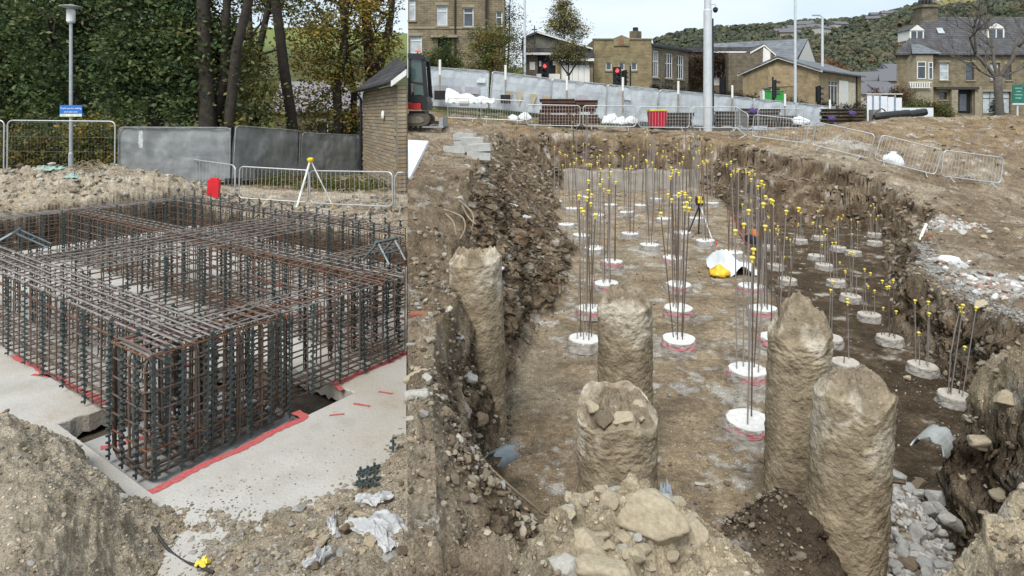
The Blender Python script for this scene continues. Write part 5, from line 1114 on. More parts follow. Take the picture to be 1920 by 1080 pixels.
def window(parent, x0, x1, z0, z1, y=.12, fm=None, pm=None, mull=(), trans=(), sill=True, name='window', lintel=True):
    fm = fm or PVC; mb = MB(); t = .07
    mb.box(x0, x0 + t, y, y + .06, z0, z1); mb.box(x1 - t, x1, y, y + .06, z0, z1); mb.box(x0 + t, x1 - t, y, y + .06, z1 - t, z1); mb.box(x0 + t, x1 - t, y, y + .06, z0, z0 + t)
    for q in mull: mb.box(x0 + q * (x1 - x0) - .03, x0 + q * (x1 - x0) + .03, y + .003, y + .055, z0 + t, z1 - t)
    for q in trans: mb.box(x0 + t, x1 - t, y - .003, y + .052, z0 + q * (z1 - z0) - .03, z0 + q * (z1 - z0) + .03)
    f = mb.build(name, fm, parent)
    mb = MB(); mb.box(x0 + .02, x1 - .02, y + .035, y + .05, z0 + .02, z1 - .02); mb.build('pane', pm or PANE, f)
    if sill: mb = MB(); mb.box(x0 - .1, x1 + .1, -.1, .15, z0 - .14, z0); mb.build('sill', LINT, f)
    if lintel: mb = MB(); mb.box(x0 - .12, x1 + .12, -.02, .12, z1, z1 + .24); mb.build('lintel', LINT, f)
    return f
def part_box(parent, name, m, *a): mb = MB(); mb.box(*a); return mb.build(name, m, parent)
def part_poly(parent, name, m, pts, th=None):
    mb = MB(); n = len(pts)
    if th is None: mb.add(pts, [tuple(range(n))])
    else:
        V = [tuple(p) for p in pts] + [(p[0] + th[0], p[1] + th[1], p[2] + th[2]) for p in pts]
        mb.add(V, [tuple(range(n)), tuple(range(2 * n - 1, n - 1, -1))] + [(i, (i + 1) % n, (i + 1) % n + n, i + n) for i in range(n)])
    return mb.build(name, m, parent)
# stone house at the left of the street
hs = empty('stone_house', (SEAM * 48 + .05, 48, 0), 'tall sandstone house with white windows and black downpipes, top left of street', 'house')
def hu(u): return (u - 764.5) * 48 / FPX
def hv(v): return (HOR - v) * 48 / FPX
holes = [(hu(766), hu(778), hv(38), hv(-2)), (hu(818), hu(838), hv(48), hv(10)), (hu(868), hu(887), hv(50), hv(14)), (hu(768), hu(790), hv(100), hv(67)), (hu(820), hu(846), hv(130), hv(71))]
facade(hs, hu(912), -1, 13, holes, STN)
for h in holes[:4]: window(hs, *h, trans=(.72,), pm=CURT if h[0] < 3 else PANE)
d = part_box(hs, 'door', DARK, holes[4][0], holes[4][1], .2, .25, holes[4][2], holes[4][3]); part_box(d, 'canopy', LINT, holes[4][0] - .5, holes[4][1] + .5, -.35, .1, hv(71), hv(66))
sd = facade(hs, hu(945) - hu(912), -1, 13, [(hu(929), hu(941), hv(48), hv(19))], STN, .45, x0=hu(912)); w_ = window(hs, hu(929), hu(941), hv(48), hv(19), .57, trans=(.6,), sill=False, lintel=False)
part_box(hs, 'side_wall', STN, hu(944.9), hu(945), .45, 9, -1, 13); part_box(hs, 'return_wall', STN, hu(911.9), hu(912), 0.002, .448, -1, 13)
for u in (853, 911): mb = MB(); mb.tube([(hu(u), -.09, 13), (hu(u), -.09, -.5)], .07, 8); mb.build('downpipe', BLACKP, hs)
part_poly(hs, 'roof', SLT, [(0, -.4, 12.9), (hu(947), -.4, 12.9), (hu(940), 5, 16), (0, 5, 16)], (0, 0, .2)); part_box(hs, 'string_course', LINT, 0, hu(911), -.06, 0, hv(54), hv(50))
part_box(hs, 'back_wall', STN, 0, hu(945), 9, 9.2, -1, 13)
# church hall
ch = empty('church_hall', (px(983, 58), 58, 0), 'low stone church hall with roof cross, dark entrance and white panels', 'church hall')
def cu(u): return (u - 983) * 58 / FPX
def cv(v): return (HOR - v) * 58 / FPX
mb = MB(); mb.prism([(cu(983), -1), (cu(1112), -1), (cu(1112), cv(90)), (cu(1008), cv(60)), (cu(983), cv(70))], 1.5, 12); mb.build('wall', mat('grey_render', (.15, .145, .12), .9, nscale=2, bump=.01), ch)
part_poly(ch, 'roof', SLT, [(cu(980), 1.2, cv(71)), (cu(1008), 1.2, cv(59)), (cu(1008), 12, cv(59)), (cu(980), 12, cv(71))], (0, 0, .22)); part_poly(ch, 'roof', SLT, [(cu(1008), 1.2, cv(59)), (cu(1114), 1.2, cv(91)), (cu(1114), 12, cv(91)), (cu(1008), 12, cv(59))], (0, 0, .22))
part_poly(ch, 'bargeboard', WHT, [(cu(1008), 1.1, cv(58.5)), (cu(1114), 1.1, cv(90.5)), (cu(1114), 1.1, cv(87.5)), (cu(1008), 1.1, cv(55.5))], (0, .08, 0))
holes = [(cu(1008), cu(1045), -1, cv(104)), (cu(1052), cu(1107), -1, cv(114))]
facade(ch, cu(1112), -1, cv(100), holes, STN3, 0)
part_box(ch, 'canopy', SLT, cu(981), cu(1040), -.6, 1.4, cv(100), cv(91)); part_box(ch, 'fascia', WHT, cu(981), cu(1040), -.68, -.602, cv(104), cv(100)); part_box(ch, 'canopy', SLT, cu(1040.2), cu(1114), -.3, 1.4, cv(110), cv(100)); part_box(ch, 'fascia', WHT, cu(1046), cu(1113), -.38, -.302, cv(115), cv(110.2))
d = part_box(ch, 'entrance', DARK, cu(1008), cu(1045), .31, .4, -1, cv(104)); part_box(d, 'notice', WHT, cu(1011), cu(1015), .2, .29, cv(124), cv(114)); part_box(d, 'notice', WHT, cu(1037), cu(1043), .2, .29, cv(122), cv(114))
part_box(ch, 'poster', WHT, cu(993), cu(1003), -.05, -.01, cv(131), cv(116)); part_box(ch, 'door_post', mat('ochre_post', (.36, .25, .10), .8), cu(1042), cu(1046), .05, .25, -1, cv(116))
for k in range(5): f = part_box(ch, 'white_panel', WHT, cu(1052 + 11 * k), cu(1062.4 + 11 * k), .2, .26, -1, cv(122)); part_box(ch, 'window', PANE, cu(1053 + 11 * k), cu(1061 + 11 * k), .22, .28, cv(121.6), cv(116))
part_box(ch, 'step', WHT, cu(1005), cu(1048), -1.2, -.05, -1, cv(140))
mb = MB(); mb.box(cu(1002.3), cu(1004.3), 1.3, 1.4, cv(92), cv(44)); mb.box(cu(998), cu(1008.6), 1.305, 1.395, cv(52.5), cv(50.5)); mb.build('cross', mat('dark_cross', (.05, .05, .05), .6), ch)
# school-like stone building
sc_ = empty('stone_schoolhouse', (px(1113, 60), 60, 0), 'flat fronted yellow stone building with three small windows and tall side windows', 'building')
def su(u): return (u - 1113) * 60 / FPX
def sv(v): return (HOR - v) * 60 / FPX
holes = [(su(a), su(a + 11), sv(131.5), sv(117)) for a in (1136, 1160, 1183.5)]
facade(sc_, su(1222), -1, sv(74), holes, STN2)
for h in holes: window(sc_, *h, y=.1, sill=True, lintel=False)
part_box(sc_, 'coping', LINT, -.1, su(1223), -.1, .35, sv(74), sv(72)); part_poly(sc_, 'pediment', STN2, [(su(1150), -.12, sv(86)), (su(1180), -.12, sv(86)), (su(1180), -.12, sv(72)), (su(1165), -.12, sv(66)), (su(1150), -.12, sv(72))], (0, .4, 0)); part_box(sc_, 'datestone', mat('red_stone', (.26, .12, .08), .9), su(1161), su(1169), -.16, -.122, sv(84), sv(76))
part_box(sc_, 'end_wall', STN2, 0, .1, .002, 8, -1, sv(74)); part_box(sc_, 'flat_roof', SLT, .1, su(1220), .36, 9, sv(76), sv(75))
L_ = 7.1; q = math.pi / 4; base = (su(1222), 0, 0); holes = [(.15, 1.25, 3.7, 6.3), (2.5, 3.9, 3.7, 6.2), (4.8, 6.1, 3.7, 6.15)]
f = facade(sc_, L_, -1, 6.66, holes, STN3, rz=q, loc=base, name='side_wall')
for h in holes: window(f, *h, y=.06, mull=(.33, .67), trans=(.6,), sill=True, lintel=False)
part_box(f, 'gutter', BLACKP, -.1, L_ + .4, -.25, -.05, 6.66, 6.85); part_poly(f, 'roof', SLT, [(-.1, -.2, 6.85), (L_ + .4, -.2, 6.85), (L_ + .4, 4, 7.75), (0.2, 4, 7.75)], (0, 0, .1))
cp_ = part_box(f, 'chimney', STN3, 1.2, 2.2, 2.6, 3.4, 7.2, 8.6); part_box(cp_ if False else f, 'chimney_pot', BLACKP, 1.5, 1.9, 2.8, 3.2, 8.6, 9.0)
for k in range(10): mb = MB(); mb.tube([(.3 + k * .6, -1.0, 1.3), (.3 + k * .6, -1.0, 3.1)], .035, 5); mb.build('railing_bar', BLACKP, f)
part_box(f, 'railing_rail', BLACKP, .2, 6, -1.03, -.97, 3.1, 3.16)
# vine covered building and stone block with white gable
vb = empty('flat_roofed_building', (px(1288, 67), 67, 0), 'flat roofed brown building with white panels beside the tall mast', 'building')
def vu(u): return (u - 1288) * 67 / FPX
def vv(v): return (HOR - v) * 67 / FPX
holes = [(vu(1334), vu(1363), vv(147), vv(116))]
facade(vb, vu(1366), -1, vv(98), holes, STN3); window(vb, *holes[0], mull=(.33, .66), trans=(.45,), sill=False, lintel=False); part_box(vb, 'white_panel', WHT, vu(1331), vu(1362), -.04, .0, vv(160), vv(147.5))
part_box(vb, 'flat_roof', SLT, vu(1286), vu(1412), -.3, 6, vv(97.9), vv(89)); part_box(vb, 'fascia', WHT, vu(1330), vu(1412), -.38, -.302, vv(99.5), vv(97)); part_box(vb, 'wall', STN3, vu(1288), vu(1366), 5.7, 5.9, -1, vv(98))
gb = empty('stone_gable_building', (px(1366, 65), 65, 0), 'stone building with white gable triangle, left of the big grey roof', 'building')
def gu(u): return (u - 1366) * 65 / FPX
def gv(v): return (HOR - v) * 65 / FPX
mb = MB(); mb.prism([(gu(1366), -1), (gu(1452), -1), (gu(1452), gv(104)), (gu(1432), gv(86)), (gu(1408), gv(100)), (gu(1366), gv(100))], 0, 6); mb.build('wall', STN3, gb)
part_poly(gb, 'white_gable', WHT, [(gu(1430), -.05, gv(117)), (gu(1444), -.05, gv(112)), (gu(1444), -.05, gv(97)), (gu(1431), -.05, gv(88))], (0, .04, 0)); part_poly(gb, 'bargeboard', WHT, [(gu(1406), -.12, gv(101)), (gu(1432), -.12, gv(86.5)), (gu(1432), -.12, gv(83.5)), (gu(1406), -.12, gv(98))], (0, .1, 0)); part_poly(gb, 'bargeboard', WHT, [(gu(1432.2), -.12, gv(86.5)), (gu(1454), -.12, gv(105)), (gu(1454), -.12, gv(102)), (gu(1432.2), -.12, gv(83.5))], (0, .1, 0))
part_poly(gb, 'roof', SLT, [(gu(1406), -.1, gv(99)), (gu(1432), -.1, gv(84)), (gu(1432), 6.2, gv(84)), (gu(1406), 6.2, gv(99))], (0, 0, .12)); part_poly(gb, 'roof', SLT, [(gu(1432), -.1, gv(84)), (gu(1455), -.1, gv(104)), (gu(1455), 6.2, gv(104)), (gu(1432), 6.2, gv(84))], (0, 0, .12))
# big grey church roof
br = empty('grey_roofed_church', (34.6, 75, 0), 'church with big light grey roof and white triangular gable', 'church')
e0, ap, e1 = Vector((0, 0, 6.2)), Vector((4.0, 5, 9.75)), Vector((7.7, 10, 6.4)); dl = Vector((-10.5, 5.5, 0)); 
part_poly(br, 'roof', SLL, [e0, ap, ap + dl, e0 + dl], (0, 0, .2)); part_poly(br, 'roof', SLL, [ap, e1, e1 + dl, ap + dl], (0, 0, .2)); part_poly(br, 'white_gable', WHT, [e0 + Vector((.15, 0, 0)), e1, ap], None)
part_poly(br, 'wall', STN3, [Vector((0, 0, -1)), e0, e0 + dl, Vector((0, 0, -1)) + dl]); part_poly(br, 'wall', WHT, [Vector((0.05, 0, -1)), Vector((7.7, 10, -1)), e1, e0])
mb = MB(); mb.tube([(3.9, 4.5, 6.7), (3.85, 4.4, 6.7)], .2, 10); mb.build('vent', DARK, br)
# bungalow set cornerwise
bg_ = empty('buff_bungalow', (27.5, 55, 0), 'buff brick bungalow with shallow gable and pale roof, seen corner on', 'bungalow', rz=0)
ga = math.pi * .75                                             # gable end runs left and away, the side runs right and away
gd = Vector((-.7071, .7071, 0)); sdv = Vector((.7071, .7071, 0)); ez, rz_ = 3.97, 5.3; GW, SL = 7.0, 12.5
o = Vector((0, 0, 0)); Gm = gd * GW
fg = bpy.data.objects.new('gable_wall', None)
gw = facade(bg_, GW, -2, ez, [(1.9, 3.6, 1.0, 2.55)], STB, rz=-math.pi / 4, loc=tuple(Gm), name='gable_wall')      # local x runs from far corner to the near corner
wn = window(gw, 1.9, 3.6, 1.0, 2.55, y=.1, mull=(.5,), trans=(.5,), sill=False, lintel=False)
part_poly(gw, 'gable', STB, [(0, .01, ez), (GW, .01, ez), (GW / 2, .01, rz_)], (0, .2, 0)); part_box(gw, 'gable_panel', mat('tan_panel', (.33, .25, .15), .85, nscale=3), 2.5, 5.0, -.06, -.002, 2.62, ez + .55)
part_poly(gw, 'bargeboard', WHT, [(-.4, -.32, ez - .2), (GW / 2, -.32, rz_ - .05), (GW / 2, -.32, rz_ + .15), (-.4, -.32, ez)], (0, .06, 0)); part_poly(gw, 'bargeboard', WHT, [(GW / 2, -.32, rz_ - .05), (GW + .4, -.32, ez - .2), (GW + .4, -.32, ez), (GW / 2, -.32, rz_ + .15)], (0, .06, 0))
holes = [(1.2, 2.0, .6, 3.2), (2.9, 8.0, .2, 3.2)]
sw = facade(bg_, SL, -2, ez, [(2.6, 5.4, -1.0, 3.2)], STB, rz=math.pi / 4, name='side_wall')
window(sw, 2.6, 5.4, .9, 3.2, y=.1, mull=(.33, .67), trans=(.8,), sill=False, lintel=False); part_box(sw, 'white_panel', WHT, 2.6, 5.4, .1, .15, -1, .9); part_box(sw, 'white_panel', WHT, 5.5, 8.2, -.05, -.002, -1, 3.3); part_box(sw, 'white_panel', mat('cream_panel', (.55, .5, .38), .7), 8.4, 10.4, -.05, -.002, -1, 3.2)
mb = MB(); mb.tube([(10.8, -.08, ez), (10.8, -.08, -1)], .06, 6); mb.build('downpipe', BLACKP, sw)
nr = -sdv * .35
def RP(a, b, z): p = sdv * a + gd * b; return (p.x, p.y, z)
part_poly(bg_, 'roof', SLL, [RP(-.35, -.35, ez - .1), RP(SL + .4, -.35, ez - .1), RP(SL + .4, GW / 2, rz_ + .05), RP(-.35, GW / 2, rz_ + .05)], (0, 0, .15)); part_poly(bg_, 'roof', SLL, [RP(-.35, GW / 2, rz_ + .05), RP(SL + .4, GW / 2, rz_ + .05), RP(SL + .4, GW + .35, ez - .1), RP(-.35, GW + .35, ez - .1)], (0, 0, .15))
# stone terrace on the right
te = empty('stone_terrace', (px(1681, 68), 68, 0), 'two storey stone terrace with slate roof, dormers and bay window on the right', 'terrace')
def tu(u): return (u - 1681) * 68 / FPX
def tv(v): return (HOR - v) * 68 / FPX
TW = tu(2080)
holes = [(tu(a), tu(b), tv(d), tv(c)) for a, b, c, d in ((1762, 1780, 117, 150), (1811, 1827, 117, 150), (1857, 1875, 118, 150), (1885, 1897, 120, 150), (1761, 1776, 173, 187), (1793, 1823, 168, 213), (1843, 1896, 172, 213), (1925, 1945, 118, 150), (1970, 1990, 118, 150))]
facade(te, TW, -2, tv(105), holes, STN); part_poly(te, 'side_wall', STN, [(.0, .003, -2), (5.9, 9, -2), (5.9, 9, tv(105)), (.0, .003, tv(105))], (.1, 0, 0)); part_box(te, 'cornice', mat('dark_gutter', (.05, .045, .04), .7), -.2, TW, -.3, .1, tv(105), tv(102))
for k, h in enumerate(holes):
    if k == 5: d = part_box(te, 'door', DARK, h[0], h[1], .28, .32, h[2], h[3]); part_box(d, 'door_glass', PANE, h[0] + .5, h[1] - .5, .2, .27, h[2] + .3, h[3] - .5)
    elif k == 6: window(te, *h, y=.2, mull=(.3, .62), trans=(.7,), sill=False, pm=CURT, fm=mat('brown_frame', (.09, .06, .04), .6))
    else: window(te, *h, y=.14, trans=(.5,), pm=CURT if k in (0, 2) else PANE, fm=None if k in (0, 7) else mat('brown_frame', (.09, .06, .04), .6))
part_box(te, 'porch_beam', mat('dark_gutter', (.05, .045, .04)), tu(1750), tu(1830), -.5, -.005, tv(168), tv(163)); part_box(te, 'pillar', LINT, tu(1779), tu(1791), -.45, -.006, -2, tv(168.2)); part_box(te, 'pillar', LINT, tu(1825), tu(1838), -.25, -.006, -2, tv(163))
by = MB(); by.prism([(tu(1702), 0), (tu(1744), 0), (tu(1738), -1.0), (tu(1707), -1.0)], -2, tv(104)); 
mb = MB(); pl = [(tu(1700), -.003), (tu(1707), -1.0), (tu(1738), -1.0), (tu(1745), -.003)]
mb.add([(x, y, z) for z in (-2, tv(104.5)) for x, y in pl], [(0, 1, 5, 4), (1, 2, 6, 5), (2, 3, 7, 6), (4, 5, 6, 7)]); bay = mb.build('bay', LINT, te)
window(bay, tu(1708), tu(1724), tv(149), tv(117), y=-1.06, trans=(.72,), sill=False, lintel=False); window(bay, tu(1729), tu(1737), tv(150), tv(118), y=-1.06, trans=(.7,), sill=False, lintel=False)
mb = MB(); 
for k in range(9): mb.box(tu(1692 + k * 4.3), tu(1694.2 + k * 4.3), -1.3, -1.22, tv(165), tv(156))
mb.box(tu(1690), tu(1732), -1.31, -1.21, tv(156), tv(154.5)); mb.box(tu(1690), tu(1732), -1.31, -1.21, tv(166), tv(165)); mb.build('balustrade', WHT, te)
rf = lambda u, f: (tu(u), 6 * f - .4, tv(104) + 5.0 * f)
part_poly(te, 'roof', SLT, [(-.4, -.4, tv(104)), (TW, -.4, tv(104)), (TW, 5.6, tv(104) + 5.0), (7.2, 5.6, tv(104) + 5.0)], (0, 0, .15)); part_poly(te, 'roof', SLT, [(-.4, -.4, tv(104)), (7.2, 5.6, tv(104) + 5), (7.0, 11, tv(104))], (0, 0, .14))
part_poly(te, 'bay_roof', SLL, [(tu(1697), -1.2, tv(103)), (tu(1751), -1.2, tv(103)), (tu(1733), .8, tv(104) + 1.25), (tu(1717), .8, tv(104) + 1.25)], (0, 0, .1)); part_poly(te, 'bay_roof', SLL, [(tu(1751), -1.2, tv(103)), (tu(1755), -.2, tv(103)), (tu(1733), .8, tv(104) + 1.25)], (0, .0, .1))
c = part_box(te, 'chimney', STN3, 6.1, 7.9, 4.8, 6.6, tv(104) + 3.2, tv(104) + 6.2); part_box(c, 'chimney_cap', STN3, 5.9, 8.1, 4.6, 6.8, tv(104) + 6.2, tv(104) + 6.5)
for k in range(4): mb = MB(); mb.lathe([(.2, 0), (.18, .7)], 8, (6.4 + .42 * k, 5.7, tv(104) + 6.5)); mb.build('chimney_pot', BLACKP, te)
def dormer(u0, u1, f, hgt):
    x0, y0, z0 = rf(u0, f); x1 = tu(u1); dr = part_box(te, 'dormer', WHT, x0, x1, y0, y0 + 2.2, z0 - .05, z0 + hgt); mid = (x0 + x1) / 2
    part_poly(dr, 'dormer_gable', WHT, [(x0 - .1, y0 - .08, z0 + hgt), (x1 + .1, y0 - .08, z0 + hgt), (mid, y0 - .08, z0 + hgt + .65)], (0, .1, 0)); part_poly(dr, 'dormer_roof', SLT, [(x1 + .15, y0 - .1, z0 + hgt), (mid, y0 - .1, z0 + hgt + .68), (mid, y0 + 2.4, z0 + hgt + .68), (x1 + .15, y0 + 2.4, z0 + hgt)], (0, 0, .08)); part_poly(dr, 'dormer_roof', SLT, [(mid, y0 - .1, z0 + hgt + .68), (x0 - .15, y0 - .1, z0 + hgt), (x0 - .15, y0 + 2.4, z0 + hgt), (mid, y0 + 2.4, z0 + hgt + .68)], (0, 0, .08))
    for a, b in ((.1, .46), (.54, .9)): part_box(dr, 'pane', PANE, x0 + a * (x1 - x0), x0 + b * (x1 - x0), y0 - .03, y0 + .01, z0 + .12, z0 + hgt - .1)
dormer(1728, 1755, .40, 1.05); dormer(1880, 1912, .42, 1.2)
a, b = rf(1790, .52), rf(1803, .66); part_poly(te, 'skylight', CURT, [(a[0], a[1] - .12, a[2] + .2), (b[0], a[1] - .12, a[2] + .2), (b[0] + .25, b[1] - .12, b[2] + .2), (a[0] + .35, b[1] - .12, b[2] + .2)], (0, 0, .05))
# slate roofed house behind the left-hand trees
lh = empty('slate_roofed_house', (px(560, 52), 52, -2.7), 'grey slate roofed house half hidden behind the yellow trees', 'house', rz=.15)
facade(lh, 8.5, -1, 3.0, [(1.5, 2.4, .8, 2.1), (4.5, 5.4, .8, 2.1)], STN3, x0=-2); window(lh, 1.5, 2.4, .8, 2.1); window(lh, 4.5, 5.4, .8, 2.1)
part_poly(lh, 'roof', mat('pale_slate', (.20, .19, .2), .8, nscale=2, namt=.2), [(-2.4, -.4, 2.9), (6.9, -.4, 2.9), (6.4, 4.5, 5.6), (-2.4, 4.5, 5.6)], (0, 0, .15)); part_box(lh, 'wall', STN3, -2, 6.5, 6, 6.2, -1, 3)
# ------------------------------------------------------------------ street furniture
MASTG = mat('mast_grey', (.56, .59, .61), .45, metal=.25, nscale=3, namt=.08)
ms_ = empty('tall_mast', (px(1327, 30), 30, -1.0), 'thick pale grey mast carrying a security camera', 'mast')
mb = MB(); mb.lathe([(.30, 0), (.30, .12), (.215, .13), (.20, 6.1), (.17, 6.15), (.15, 12)], 16); mb.build('pole', MASTG, ms_); mb = MB(); mb.tube([(.27, -.02, .5), (.24, -.02, 5.7)], .04, 6); mb.build('cable_conduit', BLACKP, ms_)
mb = MB(); mb.tube([(.15, 0, 6.4), (.34, -.05, 6.42), (.36, -.05, 6.25)], .035, 6); ca = mb.build('camera_arm', MASTG, ms_); mb = MB(); mb.lathe([(.03, .16), (.12, .1), (.125, 0), (.09, -.08), (.03, -.12)], 12, (.36, -.05, 6.1)); mb.build('camera_dome', BLACKP, ca)
def lamp(u, Y, vt, r0, label, zb, head=True):
    root = empty('street_lamp', (px(u, Y), Y, zb), label, 'street lamp', 'street lamps beyond the fence'); h = pz(vt, Y) - zb
    mb = MB(); mb.lathe([(r0 * 1.4, 0), (r0 * 1.4, 1.2), (r0, 1.25), (r0 * .75, h)], 10); mb.build('pole', MASTG, root)
    mb = MB(); mb.tube([(0, 0, h), (-.1, 0, h + .12), (-.6, 0, h + .16)], [.05, .06, .05], 6); arm = mb.build('arm', MASTG, root); mb = MB(); mb.box(-.95, -.25, -.13, .13, h + .12, h + .22); mb.build('lamp_head', GPAINT, arm)
lamp(1491, 46, -60, .11, 'tall street lamp in front of the buff bungalow, head above the picture', -.5); lamp(1542, 60, 32, .14, 'street lamp with flat head near the corner of the bungalow', -.8); lamp(984, 46, -50, .10, 'street lamp in front of the church hall, left end', 1.3)
BLK3 = mat('signal_black', (.012, .012, .013), .5, spec=.4); REDL = mat('red_signal_lit', (.8, .03, .03), .3, emit=(1, .06, .06), estr=1.4); LENS = mat('dark_lens', (.03, .035, .03), .25, spec=.6)
def signal(u, vt, Y, rz, label, lit=False, sc=1.0):
    zt = pz(vt, Y); zb = g1s(px(u, Y), Y); root = empty('traffic_signal', (px(u, Y), Y, zb), label, 'traffic light', 'traffic signals along the street', rz); h = zt - zb
    mb = MB(); mb.tube([(0, .12, 0), (0, .12, h - .1)], .057, 8); mb.build('pole', BLK3, root)
    mb = MB(); mb.box(-.17 * sc, .17 * sc, -.02, .2, h - 1.0 * sc, h); hd = mb.build('signal_head', BLK3, root); mb = MB(); mb.box(-.26 * sc, .26 * sc, .0, .02, h - 1.08 * sc, h + .06); mb.build('backing_board', BLK3, hd)
    for k in range(3):
        zc = h - (.17 + .33 * k) * sc; mb = MB(); n = 12; mb.add([(.12 * sc * math.cos(6.283 * i / n), -.03, zc + .12 * sc * math.sin(6.283 * i / n)) for i in range(n)], [tuple(range(n))]); mb.build('lens', REDL if (lit and k == 0) else LENS, hd)
        mb = MB(); V = []; 
        for i in range(9): a = math.pi * i / 8; V += [(.135 * sc * math.cos(a), -.02, zc + .135 * sc * math.sin(a)), (.135 * sc * math.cos(a), -.22 * sc, zc - .03 + .135 * sc * math.sin(a))]
        mb.add(V, [(2 * i, 2 * i + 1, 2 * i + 3, 2 * i + 2) for i in range(8)]); mb.build('hood', BLK3, hd)
    return root
signal(1022, 119, 44, -.35, 'traffic signal showing red in front of the church hall entrance', True, 1.1); signal(1157, 127, 43, .1, 'traffic signal showing red in front of the yellow stone building', True, 1.15)
signal(1172, 133, 45, 1.9, 'dark traffic signal just right of the lit one', False, 1.0); signal(1356, 146, 45, 2.0, 'dark traffic signal right of the tall mast', False, 1.1); signal(1455, 150, 43, 1.2, 'large dark traffic signal beside the green cabinet', False, 1.25); signal(1536, 162, 48, 1.5, 'dark traffic signal at the corner of the bungalow', False, 1.25)
for u, v, Y in ((1449, 152, 43.5), (1182, 131, 46)):
    mb = MB(); mb.tube([(0, 0, -4), (0, 0, .3)], .06, 6); o = mb.build('black_pole', BLK3, loc=P(u, v, Y)); tag(o, 'plain black pole beside the large dark traffic signal' if u > 1300 else 'plain black pole in front of the yellow stone building', 'pole')
gcb = empty('green_cabinet', (px(1451, 46.5), 46.5, pz(196, 46.5)), 'green roadside cabinet with white edge behind the pale fence', 'cabinet'); part_box(gcb, 'body', mat('bright_green', (.04, .26, .05), .5), -.7, .75, 0, .5, 0, 1.0); part_box(gcb, 'white_edge', WHT, -.86, -.705, -.02, .5, 0, 1.05); part_box(gcb, 'lid', mat('bright_green', (.04, .26, .05)), -.72, .77, -.04, .54, 1.0, 1.06)
wh = empty('white_hoarding', (px(1626, 44), 44, pz(216, 44)), 'white panelled site hoarding with blue grey posts left of the terrace', 'hoarding')
wx = lambda u: px(u, 44) - px(1626, 44); wz = lambda v: pz(v, 44) - pz(216, 44)
for a, b in ((1626, 1636), (1637, 1649), (1650, 1664), (1665, 1677), (1678, 1691)): part_box(wh, 'panel', mat('white_panel_sheet', (.68, .71, .74), .5, nscale=2, namt=.06), wx(a), wx(b), 0, .05, wz(240), wz(178 + .1 * (a - 1626)))
for a in (1636.5, 1649.5, 1677.5): part_box(wh, 'post', mat('blue_grey_post', (.22, .27, .33), .5), wx(a) - .05, wx(a) + .05, -.06, -.005, wz(240), wz(178))
part_box(wh, 'low_panel', mat('white_panel_sheet', (.68, .71, .74)), wx(1691.5), wx(1752), .1, .15, wz(240), wz(202)); part_box(wh, 'top_rail', WHT, wx(1625), wx(1692), -.07, .07, wz(177), wz(175.5))
gs = empty('green_sign_board', (px(1909, 45), 45, -.3), 'green notice board on a post in front of the terrace', 'sign'); part_box(gs, 'board', mat('sign_green', (.03, .19, .14), .5), -.42, .42, -.03, .03, 1.15, 2.5); part_box(gs, 'post', WHT, -.05, .05, .03, .12, -.5, 2.4); part_box(gs, 'bottom_strip', WHT, -.42, .42, -.03, .03, 1.02, 1.147)
for k, w_ in enumerate((.5, .34, .56, .44)): part_box(gs, 'print', mat('pale_green_print', (.3, .5, .42), .6), -w_ / 2, w_ / 2, -.036, -.031, 2.2 - k * .24, 2.28 - k * .24)

# ------------------------------------------------------------------ trees and shrubs
LEAF = mat('leaves', (.9, .9, .9), .55, nscale=.8, col2=(.65, .65, .65), attr=True, trans=.3, spec=.25)
BARK = mat('bark', (.055, .045, .036), .95, nscale=5, col2=(.03, .026, .022), bump=.03, bscale=14)
BARKG = mat('grey_bark', (.13, .115, .095), .95, nscale=5, col2=(.08, .07, .06), bump=.02, bscale=14)
def leaf_mesh(blobs, n, size, cols, seed, clump=36, spread=.3, side=0, shell=.45, zmin=None):
    g = np.random.default_rng(seed); w = np.array([b[3] * b[4] * b[5] for b in blobs]) ** .75; w /= w.sum(); nc = max(4, n // clump)
    bi = g.choice(len(blobs), nc, p=w); B = np.array([b[:6] for b in blobs])[bi]
    d = g.normal(size=(nc, 3)); d /= np.linalg.norm(d, axis=1)[:, None]; rr = g.uniform(0, 1, nc) ** shell
    cc = B[:, :3] + d * B[:, 3:6] * rr[:, None]
    cs = g.uniform(.5, 1.5, nc) * spread; ccol = np.array(cols)[g.integers(0, len(cols), nc)] * g.uniform(.75, 1.25, (nc, 1))
    idx = np.repeat(np.arange(nc), clump); C_ = cc[idx] + g.normal(size=(len(idx), 3)) * cs[idx][:, None] * np.array([1, 1, .7])
    keep = np.ones(len(C_), bool)
    if side < 0: keep &= C_[:, 0] < SEAM * C_[:, 1] - .12
    if side > 0: keep &= C_[:, 0] > SEAM * C_[:, 1] + .12
    if zmin is not None: keep &= C_[:, 2] > zmin
    C_, idx = C_[keep], idx[keep]; k = len(C_)
    a = g.normal(size=(k, 3)); a[:, 2] *= .6; a /= np.linalg.norm(a, axis=1)[:, None]; u = g.normal(size=(k, 3)); b = np.cross(a, u); b /= np.linalg.norm(b, axis=1)[:, None]
    s = size * g.uniform(.6, 1.3, (k, 1)); V = np.stack([C_ - a * s * .6, C_ + b * s * .34, C_ + a * s * .6, C_ - b * s * .34], 1).reshape(-1, 3)
    col = np.repeat(np.clip(ccol[idx] * g.uniform(.7, 1.3, (k, 1)), 0, 1), 4, 0)
    return V, np.arange(4 * k).reshape(-1, 4), col
def crown(parent, blobs, n, size, cols, seed, name='crown', **kw):
    V, F, c = leaf_mesh(blobs, n, size, cols, seed, **kw); return link(name, poly_mesh(name, V, F, LEAF, c), parent)
